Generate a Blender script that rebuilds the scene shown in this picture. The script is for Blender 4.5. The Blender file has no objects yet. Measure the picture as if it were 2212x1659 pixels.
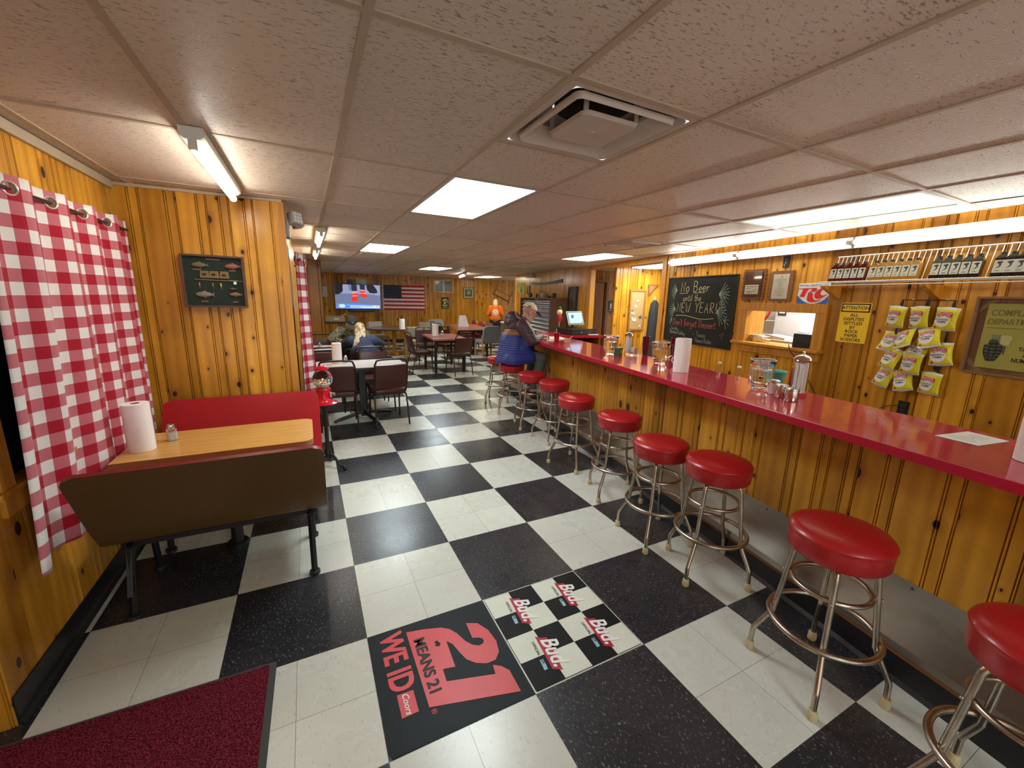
import bpy, bmesh, math, random
from mathutils import Vector, Matrix, Euler
PI = math.pi
R = math.radians
S = bpy.context.scene
COL = S.collection
rnd = random.Random(7)

# ------------------------------------------------------------------ camera
cam = bpy.data.cameras.new('camera')
cam_o = bpy.data.objects.new('camera', cam)
COL.objects.link(cam_o)
cam.sensor_width = 36.0
cam.sensor_fit = 'HORIZONTAL'
cam.lens = 882.86 / 2212 * 36.0
cam.clip_start = 0.02
cam.clip_end = 100
_p, _y, _r = -0.2090, 0.4621, 0.0216
_f = Vector((math.sin(_y) * math.cos(_p), math.cos(_y) * math.cos(_p), math.sin(_p)))
_rt = Vector((math.cos(_y), -math.sin(_y), 0))
_u = _rt.cross(_f)
_rx = math.cos(_r) * _rt + math.sin(_r) * _u
_ux = -math.sin(_r) * _rt + math.cos(_r) * _u
M = Matrix((( _rx.x, _ux.x, -_f.x), (_rx.y, _ux.y, -_f.y), (_rx.z, _ux.z, -_f.z))).to_4x4()
M.translation = Vector((-1.9747, -1.8326, 1.6549))
cam_o.matrix_world = M
S.camera = cam_o

# ------------------------------------------------------------------ world, exposure
w = bpy.data.worlds.new('world')
S.world = w
w.use_nodes = True
w.node_tree.nodes['Background'].inputs[0].default_value = (0.96, 0.97, 0.92, 1)
w.node_tree.nodes['Background'].inputs[1].default_value = 0.48
S.view_settings.view_transform = 'Standard'
S.view_settings.look = 'None'
S.view_settings.gamma = 1
S.view_settings.use_curve_mapping = False
S.view_settings.exposure = 1.95
TUBE = 9.0      # strength of bare fluorescent tubes
PANEL = 6.0     # strength of the lensed ceiling panels

# ------------------------------------------------------------------ constants of the place
H = 2.33
def zc(x):                       # the ceiling sags a little towards the bar
    return 2.325 - 0.011 * x
SQ = 0.6096
TH = R(9.3)                      # the bar side of the building is skewed to the tiles
A_ = Vector((math.sin(TH), math.cos(TH), 0))
N_ = Vector((-math.cos(TH), math.sin(TH), 0))
WX = 2.28
def RW(s, z, off=0.0):           # a point on (or off) the right wall
    p = Vector((WX, 0, 0)) + A_ * s + N_ * off
    return Vector((p.x, p.y, z))
RWROT = -(PI / 2 + TH)
FY = 13.3
def FW(s, z, off=0.0):           # a point on the far wall
    p = Vector((0, FY, 0)) + Vector((math.cos(TH), -math.sin(TH), 0)) * s - Vector((math.sin(TH), math.cos(TH), 0)) * off
    return Vector((p.x, p.y, z))
CT = R(8.4)
CA = Vector((math.sin(CT), math.cos(CT), 0))
CN = Vector((math.cos(CT), -math.sin(CT), 0))
CX = 0.375
CZ = 1.07
def CW(s, off, z=0.0):           # counter frame: s along, off behind the front edge
    p = Vector((CX, 0, 0)) + CA * s + CN * off
    return Vector((p.x, p.y, z))
CROT = -(PI / 2 + CT)

# ------------------------------------------------------------------ materials
MATS = {}
def nodes_of(name):
    m = bpy.data.materials.new(name)
    m.use_nodes = True
    nt = m.node_tree
    return m, nt, nt.nodes['Principled BSDF']
def mat(name, col, rough=0.5, metal=0.0, spec=0.5, coat=0.0, var=0.06, bump=0.0, bscale=60.0, vscale=8.0, trans=0.0, ior=1.45, emit=None, estr=0.0, alpha=1.0):
    if name in MATS: return MATS[name]
    m, nt, b = nodes_of(name)
    N, L = nt.nodes, nt.links
    b.inputs['Roughness'].default_value = rough
    b.inputs['Metallic'].default_value = metal
    b.inputs['Specular IOR Level'].default_value = spec
    b.inputs['Coat Weight'].default_value = coat
    b.inputs['Transmission Weight'].default_value = trans
    b.inputs['IOR'].default_value = ior
    b.inputs['Alpha'].default_value = alpha
    c = (*col, 1)
    tc = N.new('ShaderNodeTexCoord')
    if var > 0 and trans == 0:
        nz = N.new('ShaderNodeTexNoise'); nz.inputs['Scale'].default_value = vscale; nz.inputs['Detail'].default_value = 4
        L.new(tc.outputs['Object'], nz.inputs['Vector'])
        mx = N.new('ShaderNodeMix'); mx.data_type = 'RGBA'
        mx.inputs['A'].default_value = tuple(max(0, v * (1 - var * 2)) for v in col) + (1,)
        mx.inputs['B'].default_value = tuple(min(1, v * (1 + var * 2)) for v in col) + (1,)
        L.new(nz.outputs['Fac'], mx.inputs['Factor'])
        L.new(mx.outputs['Result'], b.inputs['Base Color'])
    else:
        b.inputs['Base Color'].default_value = c
    if bump > 0:
        n2 = N.new('ShaderNodeTexNoise'); n2.inputs['Scale'].default_value = bscale; n2.inputs['Detail'].default_value = 3
        L.new(tc.outputs['Object'], n2.inputs['Vector'])
        bp = N.new('ShaderNodeBump'); bp.inputs['Strength'].default_value = bump; bp.inputs['Distance'].default_value = 0.004
        L.new(n2.outputs['Fac'], bp.inputs['Height']); L.new(bp.outputs['Normal'], b.inputs['Normal'])
    if emit:
        b.inputs['Emission Color'].default_value = (*emit, 1)
        b.inputs['Emission Strength'].default_value = estr
    MATS[name] = m
    return m
def ramp(N, pts):
    r = N.new('ShaderNodeValToRGB')
    el = r.color_ramp.elements
    while len(el) > 1: el.remove(el[-1])
    el[0].position, el[0].color = pts[0][0], (*pts[0][1], 1)
    for p, c in pts[1:]:
        e = el.new(p); e.color = (*c, 1)
    return r
def mth(N, L, op, a, b=None, clamp=False):
    n = N.new('ShaderNodeMath'); n.operation = op; n.use_clamp = clamp
    for i, v in enumerate((a, b)):
        if v is None: continue
        if isinstance(v, (int, float)): n.inputs[i].default_value = v
        else: L.new(v, n.inputs[i])
    return n.outputs[0]
def mixc(N, L, f, a, b):
    n = N.new('ShaderNodeMix'); n.data_type = 'RGBA'
    for k, v in (('Factor', f), ('A', a), ('B', b)):
        if isinstance(v, (int, float)): n.inputs[k].default_value = v
        elif isinstance(v, tuple): n.inputs[k].default_value = (*v, 1)
        else: L.new(v, n.inputs[k])
    return n.outputs['Result']

def pine(name, base=(0.68, 0.325, 0.030), dark=(0.38, 0.142, 0.010), rough=0.30, knots=0.72, kr=1.0):
    """knotty pine boards: UV in metres, per-board tone in the face attribute 'tone'"""
    if name in MATS: return MATS[name]
    m, nt, b = nodes_of(name)
    N, L = nt.nodes, nt.links
    uv = N.new('ShaderNodeUVMap')
    # knots
    mp = N.new('ShaderNodeMapping'); mp.inputs['Scale'].default_value = (5.4, 3.4, 1)
    L.new(uv.outputs[0], mp.inputs[0])
    vo = N.new('ShaderNodeTexVoronoi'); vo.voronoi_dimensions = '2D'; vo.inputs['Scale'].default_value = 1
    L.new(mp.outputs[0], vo.inputs['Vector'])
    sx = N.new('ShaderNodeSeparateColor'); L.new(vo.outputs['Color'], sx.inputs[0])
    on = mth(N, L, 'LESS_THAN', sx.outputs[0], knots)
    rad = mth(N, L, 'MULTIPLY_ADD', mth(N, L, 'POWER', sx.outputs[1], 1.6), 0.085 * kr); rad.node.inputs[2].default_value = 0.018 * kr
    rel = mth(N, L, 'DIVIDE', vo.outputs['Distance'], rad)
    # grain: long streaks bent around the knots
    g = N.new('ShaderNodeMapping'); g.inputs['Scale'].default_value = (15, 0.7, 1)
    L.new(uv.outputs[0], g.inputs[0])
    no = N.new('ShaderNodeTexNoise'); no.noise_dimensions = '2D'; no.inputs['Scale'].default_value = 1; no.inputs['Detail'].default_value = 5; no.inputs['Distortion'].default_value = 0.6
    L.new(g.outputs[0], no.inputs['Vector'])
    wv = N.new('ShaderNodeTexWave'); wv.bands_direction = 'X'; wv.inputs['Scale'].default_value = 4.5; wv.inputs['Distortion'].default_value = 9; wv.inputs['Detail'].default_value = 2; wv.inputs['Detail Scale'].default_value = 0.5
    g2 = N.new('ShaderNodeMapping'); g2.inputs['Scale'].default_value = (1, 0.18, 1)
    L.new(uv.outputs[0], g2.inputs[0]); L.new(g2.outputs[0], wv.inputs['Vector'])
    gr = mth(N, L, 'MULTIPLY_ADD', wv.outputs['Fac'], 0.35); L.new(mth(N, L, 'MULTIPLY', no.outputs['Fac'], 0.65), gr.node.inputs[2])
    grr = mth(N, L, 'SUBTRACT', gr, 0.22, True)
    c0 = mixc(N, L, mth(N, L, 'MULTIPLY', grr, 1.0, True), base, dark)
    at = N.new('ShaderNodeAttribute'); at.attribute_name = 'tone'
    tn = ramp(N, [(0, (0.50, 0.43, 0.34)), (0.5, (1, 1, 1)), (1, (1.2, 1.24, 1.32))])
    L.new(at.outputs['Fac'], tn.inputs[0])
    mu = N.new('ShaderNodeMix'); mu.data_type = 'RGBA'; mu.blend_type = 'MULTIPLY'; mu.inputs['Factor'].default_value = 1
    L.new(c0, mu.inputs['A']); L.new(tn.outputs[0], mu.inputs['B'])
    # blotchy varnish
    bl = N.new('ShaderNodeTexNoise'); bl.noise_dimensions = '2D'; bl.inputs['Scale'].default_value = 2.5; bl.inputs['Detail'].default_value = 3
    L.new(uv.outputs[0], bl.inputs['Vector'])
    blr = ramp(N, [(0.3, (0.82, 0.78, 0.72)), (0.65, (1.05, 1.05, 1.05))]); L.new(bl.outputs['Fac'], blr.inputs[0])
    mu2 = N.new('ShaderNodeMix'); mu2.data_type = 'RGBA'; mu2.blend_type = 'MULTIPLY'; mu2.inputs['Factor'].default_value = 1
    L.new(mu.outputs['Result'], mu2.inputs['A']); L.new(blr.outputs[0], mu2.inputs['B'])
    halo = mth(N, L, 'MULTIPLY', on, mth(N, L, 'SUBTRACT', 1.0, mth(N, L, 'MULTIPLY', rel, 0.30), True))
    c1 = mixc(N, L, mth(N, L, 'MULTIPLY', halo, 0.75), mu2.outputs['Result'], (0.22, 0.07, 0.012))
    core = mth(N, L, 'MULTIPLY', on, mth(N, L, 'LESS_THAN', rel, 1.0))
    c2 = mixc(N, L, core, c1, (0.035, 0.014, 0.006))
    L.new(c2, b.inputs['Base Color'])
    b.inputs['Roughness'].default_value = rough
    b.inputs['Specular IOR Level'].default_value = 0.28
    b.inputs['Coat Weight'].default_value = 0.22
    b.inputs['Coat Roughness'].default_value = 0.18
    bp = N.new('ShaderNodeBump'); bp.inputs['Strength'].default_value = 0.12; bp.inputs['Distance'].default_value = 0.003
    L.new(gr, bp.inputs['Height']); L.new(bp.outputs['Normal'], b.inputs['Normal'])
    MATS[name] = m
    return m

def floor_mat():
    m, nt, b = nodes_of('checker_vinyl')
    N, L = nt.nodes, nt.links
    tc = N.new('ShaderNodeTexCoord')
    sp = N.new('ShaderNodeSeparateXYZ'); L.new(tc.outputs['Object'], sp.inputs[0])
    X = mth(N, L, 'DIVIDE', sp.outputs[0], SQ); Y = mth(N, L, 'DIVIDE', sp.outputs[1], SQ)
    fx = mth(N, L, 'FLOOR', X); fy = mth(N, L, 'FLOOR', Y)
    odd = mth(N, L, 'FLOORED_MODULO', mth(N, L, 'ADD', fx, fy), 2.0)      # 1 -> white square
    # one-foot tiles
    ax = mth(N, L, 'MULTIPLY', X, 2.0); ay = mth(N, L, 'MULTIPLY', Y, 2.0)
    def edge(v):
        f = mth(N, L, 'FRACT', v)
        d = mth(N, L, 'MINIMUM', f, mth(N, L, 'SUBTRACT', 1.0, f))
        return mth(N, L, 'LESS_THAN', d, 0.0035)
    seam = mth(N, L, 'MAXIMUM', edge(ax), edge(ay))
    wn = N.new('ShaderNodeTexWhiteNoise'); wn.noise_dimensions = '2D'
    cb = N.new('ShaderNodeCombineXYZ'); L.new(mth(N, L, 'FLOOR', ax), cb.inputs[0]); L.new(mth(N, L, 'FLOOR', ay), cb.inputs[1])
    L.new(cb.outputs[0], wn.inputs['Vector'])
    # chips in the vinyl
    def chips(scale, lo, sc=(1, 0.55, 1)):
        mp = N.new('ShaderNodeMapping'); mp.inputs['Scale'].default_value = sc; mp.inputs['Rotation'].default_value = (0, 0, 0.6)
        L.new(tc.outputs['Object'], mp.inputs[0])
        n1 = N.new('ShaderNodeTexNoise'); n1.inputs['Scale'].default_value = scale; n1.inputs['Detail'].default_value = 2; n1.inputs['Roughness'].default_value = 0.7
        L.new(mp.outputs[0], n1.inputs['Vector'])
        return mth(N, L, 'GREATER_THAN', n1.outputs['Fac'], lo)
    wc = chips(112, 0.632); dc = chips(90, 0.645)
    dirt = N.new('ShaderNodeTexNoise'); dirt.inputs['Scale'].default_value = 1.6; dirt.inputs['Detail'].default_value = 7; dirt.inputs['Roughness'].default_value = 0.65
    L.new(tc.outputs['Object'], dirt.inputs['Vector'])
    fine = N.new('ShaderNodeTexNoise'); fine.inputs['Scale'].default_value = 24; fine.inputs['Detail'].default_value = 5
    L.new(tc.outputs['Object'], fine.inputs['Vector'])
    wbase = mixc(N, L, wn.outputs['Value'], (0.58, 0.575, 0.50), (0.66, 0.655, 0.575))
    wbase = mixc(N, L, mth(N, L, 'MULTIPLY', mth(N, L, 'SUBTRACT', dirt.outputs['Fac'], 0.42, True), 1.1, True), wbase, (0.42, 0.40, 0.34))
    wbase = mixc(N, L, mth(N, L, 'MULTIPLY', mth(N, L, 'SUBTRACT', fine.outputs['Fac'], 0.5, True), 0.4, True), wbase, (0.45, 0.42, 0.35))
    wbase = mixc(N, L, mth(N, L, 'MULTIPLY', dc, 0.4), wbase, (0.30, 0.27, 0.22))
    kbase = mixc(N, L, wn.outputs['Value'], (0.017, 0.017, 0.021), (0.027, 0.027, 0.032))
    kbase = mixc(N, L, mth(N, L, 'MULTIPLY', mth(N, L, 'SUBTRACT', dirt.outputs['Fac'], 0.45, True), 0.6, True), kbase, (0.07, 0.068, 0.065))
    kbase = mixc(N, L, mth(N, L, 'MULTIPLY', wc, 0.55), kbase, (0.30, 0.30, 0.29))
    col = mixc(N, L, odd, kbase, wbase)
    col = mixc(N, L, mth(N, L, 'MULTIPLY', seam, 0.75), col, (0.05, 0.045, 0.035))
    L.new(col, b.inputs['Base Color'])
    rg = mth(N, L, 'MULTIPLY_ADD', dirt.outputs['Fac'], 0.22); rg.node.inputs[2].default_value = 0.17
    L.new(rg, b.inputs['Roughness'])
    b.inputs['Specular IOR Level'].default_value = 0.5
    bp = N.new('ShaderNodeBump'); bp.inputs['Strength'].default_value = 0.12; bp.inputs['Distance'].default_value = 0.002
    bh = N.new('ShaderNodeTexNoise'); bh.inputs['Scale'].default_value = 9
    L.new(tc.outputs['Object'], bh.inputs['Vector'])
    L.new(mth(N, L, 'SUBTRACT', bh.outputs['Fac'], mth(N, L, 'MULTIPLY', seam, 0.5)), bp.inputs['Height']); L.new(bp.outputs['Normal'], b.inputs['Normal'])
    return m

def ceil_mat():
    m, nt, b = nodes_of('fissured_tile')
    N, L = nt.nodes, nt.links
    tc = N.new('ShaderNodeTexCoord')
    mp = N.new('ShaderNodeMapping'); mp.inputs['Scale'].default_value = (0.32, 1, 1); mp.inputs['Rotation'].default_value = (0, 0, R(8))
    L.new(tc.outputs['Object'], mp.inputs[0])
    n1 = N.new('ShaderNodeTexNoise'); n1.inputs['Scale'].default_value = 125; n1.inputs['Detail'].default_value = 3; n1.inputs['Roughness'].default_value = 0.65
    L.new(mp.outputs[0], n1.inputs['Vector'])
    fis = mth(N, L, 'MULTIPLY', mth(N, L, 'SUBTRACT', n1.outputs['Fac'], 0.57, True), 12.0, True)
    n2 = N.new('ShaderNodeTexNoise'); n2.inputs['Scale'].default_value = 150; n2.inputs['Detail'].default_value = 2
    L.new(tc.outputs['Object'], n2.inputs['Vector'])
    n3 = N.new('ShaderNodeTexNoise'); n3.inputs['Scale'].default_value = 1.2; n3.inputs['Detail'].default_value = 4
    L.new(tc.outputs['Object'], n3.inputs['Vector'])
    at = N.new('ShaderNodeAttribute'); at.attribute_name = 'tone'
    c = mixc(N, L, at.outputs['Fac'], (0.58, 0.49, 0.405), (0.66, 0.57, 0.48))
    c = mixc(N, L, mth(N, L, 'MULTIPLY', n3.outputs['Fac'], 0.35), c, (0.60, 0.50, 0.40))
    c = mixc(N, L, mth(N, L, 'MULTIPLY', fis, 0.75), c, (0.16, 0.11, 0.075))
    L.new(c, b.inputs['Base Color'])
    b.inputs['Roughness'].default_value = 0.42
    b.inputs['Specular IOR Level'].default_value = 0.45
    hgt = mth(N, L, 'SUBTRACT', mth(N, L, 'MULTIPLY', n2.outputs['Fac'], 0.5), fis)
    bp = N.new('ShaderNodeBump'); bp.inputs['Strength'].default_value = 0.55; bp.inputs['Distance'].default_value = 0.004
    L.new(hgt, bp.inputs['Height']); L.new(bp.outputs['Normal'], b.inputs['Normal'])
    return m

def gingham():
    m, nt, b = nodes_of('gingham_cloth')
    N, L = nt.nodes, nt.links
    uv = N.new('ShaderNodeUVMap')
    sp = N.new('ShaderNodeSeparateXYZ'); L.new(uv.outputs[0], sp.inputs[0])
    P = 0.108
    a = mth(N, L, 'GREATER_THAN', mth(N, L, 'FRACT', mth(N, L, 'DIVIDE', sp.outputs[0], P)), 0.5)
    c = mth(N, L, 'GREATER_THAN', mth(N, L, 'FRACT', mth(N, L, 'DIVIDE', sp.outputs[1], P)), 0.5)
    s = mth(N, L, 'MULTIPLY', mth(N, L, 'ADD', a, c), 0.5)
    nz = N.new('ShaderNodeTexNoise'); nz.inputs['Scale'].default_value = 900; L.new(uv.outputs[0], nz.inputs['Vector'])
    s2 = mth(N, L, 'ADD', s, mth(N, L, 'MULTIPLY', mth(N, L, 'SUBTRACT', nz.outputs['Fac'], 0.5), 0.12), True)
    r = ramp(N, [(0, (0.70, 0.665, 0.64)), (0.5, (0.47, 0.125, 0.15)), (1, (0.34, 0.004, 0.020))]); L.new(s2, r.inputs[0])
    L.new(r.outputs[0], b.inputs['Base Color'])
    b.inputs['Roughness'].default_value = 0.85
    b.inputs['Specular IOR Level'].default_value = 0.15
    b.inputs['Sheen Weight'].default_value = 0.2
    return m

def carpet():
    m, nt, b = nodes_of('burgundy_carpet')
    N, L = nt.nodes, nt.links
    tc = N.new('ShaderNodeTexCoord')
    n1 = N.new('ShaderNodeTexNoise'); n1.inputs['Scale'].default_value = 170; n1.inputs['Detail'].default_value = 3
    L.new(tc.outputs['Object'], n1.inputs['Vector'])
    r = ramp(N, [(0.35, (0.035, 0.002, 0.006)), (0.5, (0.13, 0.010, 0.022)), (0.68, (0.25, 0.035, 0.055))]); L.new(n1.outputs['Fac'], r.inputs[0])
    L.new(r.outputs[0], b.inputs['Base Color'])
    b.inputs['Roughness'].default_value = 0.95; b.inputs['Specular IOR Level'].default_value = 0.1
    bp = N.new('ShaderNodeBump'); bp.inputs['Strength'].default_value = 1; bp.inputs['Distance'].default_value = 0.008
    L.new(n1.outputs['Fac'], bp.inputs['Height']); L.new(bp.outputs['Normal'], b.inputs['Normal'])
    return m

def banded(name, axis, bands, rough=0.6, quilt=0.0, soft=0.004, qaxis=None, noise=0.0):
    """colour by height (object coords), optional quilting; bands = [(upto, colour)...]"""
    m, nt, b = nodes_of(name)
    N, L = nt.nodes, nt.links
    tc = N.new('ShaderNodeTexCoord')
    sp = N.new('ShaderNodeSeparateXYZ'); L.new(tc.outputs['Object'], sp.inputs[0])
    v = sp.outputs[axis]
    col = (*bands[-1][1],)
    cur = col
    for upto, c in reversed(bands[:-1]):
        cur = mixc(N, L, mth(N, L, 'LESS_THAN', v, upto), cur, c)
    if isinstance(cur, tuple): b.inputs['Base Color'].default_value = (*cur, 1)
    else: L.new(cur, b.inputs['Base Color'])
    b.inputs['Roughness'].default_value = rough
    if quilt:
        q = sp.outputs[qaxis if qaxis is not None else axis]
        f = mth(N, L, 'ABSOLUTE', mth(N, L, 'SINE', mth(N, L, 'MULTIPLY', q, PI / quilt)))
        nz = N.new('ShaderNodeTexNoise'); nz.inputs['Scale'].default_value = 30; L.new(tc.outputs['Object'], nz.inputs['Vector'])
        bp = N.new('ShaderNodeBump'); bp.inputs['Strength'].default_value = 0.6; bp.inputs['Distance'].default_value = 0.007
        L.new(mth(N, L, 'ADD', mth(N, L, 'POWER', f, 0.6), mth(N, L, 'MULTIPLY', nz.outputs['Fac'], 0.4)), bp.inputs['Height']); L.new(bp.outputs['Normal'], b.inputs['Normal'])
    return m

def camo():
    m, nt, b = nodes_of('camouflage_cloth')
    N, L = nt.nodes, nt.links
    tc = N.new('ShaderNodeTexCoord')
    n1 = N.new('ShaderNodeTexNoise'); n1.inputs['Scale'].default_value = 22; n1.inputs['Detail'].default_value = 3
    L.new(tc.outputs['Object'], n1.inputs['Vector'])
    r = ramp(N, [(0.0, (0.03, 0.032, 0.02)), (0.43, (0.10, 0.10, 0.06)), (0.5, (0.24, 0.21, 0.14)), (0.57, (0.06, 0.055, 0.03))]); r.color_ramp.interpolation = 'CONSTANT'
    L.new(n1.outputs['Fac'], r.inputs[0]); L.new(r.outputs[0], b.inputs['Base Color']); b.inputs['Roughness'].default_value = 0.85
    return m

def laminate(name, c1, c2, rough=0.3, sc=(3, 40, 1)):
    m, nt, b = nodes_of(name)
    N, L = nt.nodes, nt.links
    tc = N.new('ShaderNodeTexCoord')
    mp = N.new('ShaderNodeMapping'); mp.inputs['Scale'].default_value = sc
    L.new(tc.outputs['Object'], mp.inputs[0])
    n1 = N.new('ShaderNodeTexNoise'); n1.inputs['Scale'].default_value = 1; n1.inputs['Detail'].default_value = 6; n1.inputs['Distortion'].default_value = 0.5
    L.new(mp.outputs[0], n1.inputs['Vector'])
    r = ramp(N, [(0.35, c2), (0.6, c1)]); L.new(n1.outputs['Fac'], r.inputs[0])
    L.new(r.outputs[0], b.inputs['Base Color']); b.inputs['Roughness'].default_value = rough
    return m

PINE = pine('knotty_pine')
PINE_D = pine('aged_pine', (0.54, 0.240, 0.017), (0.30, 0.105, 0.007), kr=1.35)
WOODF = laminate('honey_trim', (0.57, 0.25, 0.022), (0.43, 0.165, 0.014), 0.4, (30, 30, 2.0))
VINYL = floor_mat()
TILE = ceil_mat()
GING = gingham()
CARPET = carpet()
GRID = mat('grid_paint', (0.42, 0.33, 0.235), 0.45)
COVE = mat('black_cove', (0.012, 0.012, 0.016), 0.35)
REDV = mat('red_vinyl', (0.40, 0.010, 0.012), 0.33, var=0.05, coat=0.15, bump=0.08, bscale=220)
CHROME = mat('worn_chrome', (0.55, 0.52, 0.46), 0.22, 1.0, var=0.12, vscale=25)
RUSTY = mat('chrome_with_rust', (0.47, 0.40, 0.32), 0.30, 1.0, var=0.25, vscale=14)
RUBBER = mat('tan_rubber', (0.56, 0.45, 0.26), 0.7)
REDTOP = mat('red_worktop', (0.52, 0.020, 0.045), 0.13, var=0.10, vscale=3, coat=0.3)
REDEDGE = mat('red_edge_band', (0.40, 0.008, 0.03), 0.3)
STEEL = mat('brushed_steel', (0.42, 0.39, 0.35), 0.34, 1.0, var=0.10, vscale=5)
BLACK = mat('black_paint', (0.010, 0.010, 0.011), 0.35)
BLACKM = mat('black_plastic', (0.018, 0.018, 0.02), 0.45)
WHITE = mat('white_paint', (0.78, 0.77, 0.74), 0.4)
OFFW = mat('off_white_plastic', (0.62, 0.58, 0.52), 0.4)
PAPER = mat('paper_towel', (0.86, 0.80, 0.77), 0.9, bump=0.35, bscale=90, var=0.02)
CARD = mat('cardboard', (0.40, 0.28, 0.17), 0.8)
GLASS = mat('clear_glass', (0.95, 0.97, 0.96), 0.02, trans=1.0, ior=1.45)
WATER = mat('water', (0.97, 0.98, 0.985), 0.0, trans=1.0, ior=1.15)
CHIPY = mat('chip_bag_yellow', (0.70, 0.60, 0.010), 0.30, bump=0.5, bscale=14, var=0.08)
SILV = mat('bag_silver', (0.62, 0.60, 0.56), 0.3, 0.4)
SIGNY = mat('sign_yellow', (0.86, 0.55, 0.015), 0.45)
INK = mat('black_ink', (0.012, 0.011, 0.01), 0.6, var=0)
REDINK = mat('red_ink', (0.66, 0.025, 0.03), 0.5, var=0)
BLUEINK = mat('blue_ink', (0.03, 0.13, 0.52), 0.5, var=0)
WHITEINK = mat('white_ink', (0.80, 0.79, 0.76), 0.5, var=0)
SLATE = mat('chalkboard_slate', (0.018, 0.018, 0.018), 0.7, spec=0.2, var=0.25, vscale=5)
CHALKY = mat('yellow_chalk', (0.60, 0.52, 0.30), 0.9, var=0)
CHALKW = mat('white_chalk', (0.34, 0.34, 0.32), 0.9, var=0)
CHALKR = mat('red_chalk', (0.52, 0.10, 0.085), 0.9, var=0)
CHALKC = mat('green_chalk', (0.30, 0.42, 0.33), 0.9, var=0)
SKIN = mat('skin', (0.52, 0.26, 0.18), 0.55, var=0.05, vscale=20)
SKIN2 = mat('fair_skin', (0.60, 0.36, 0.26), 0.55, var=0.05, vscale=20)

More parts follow.
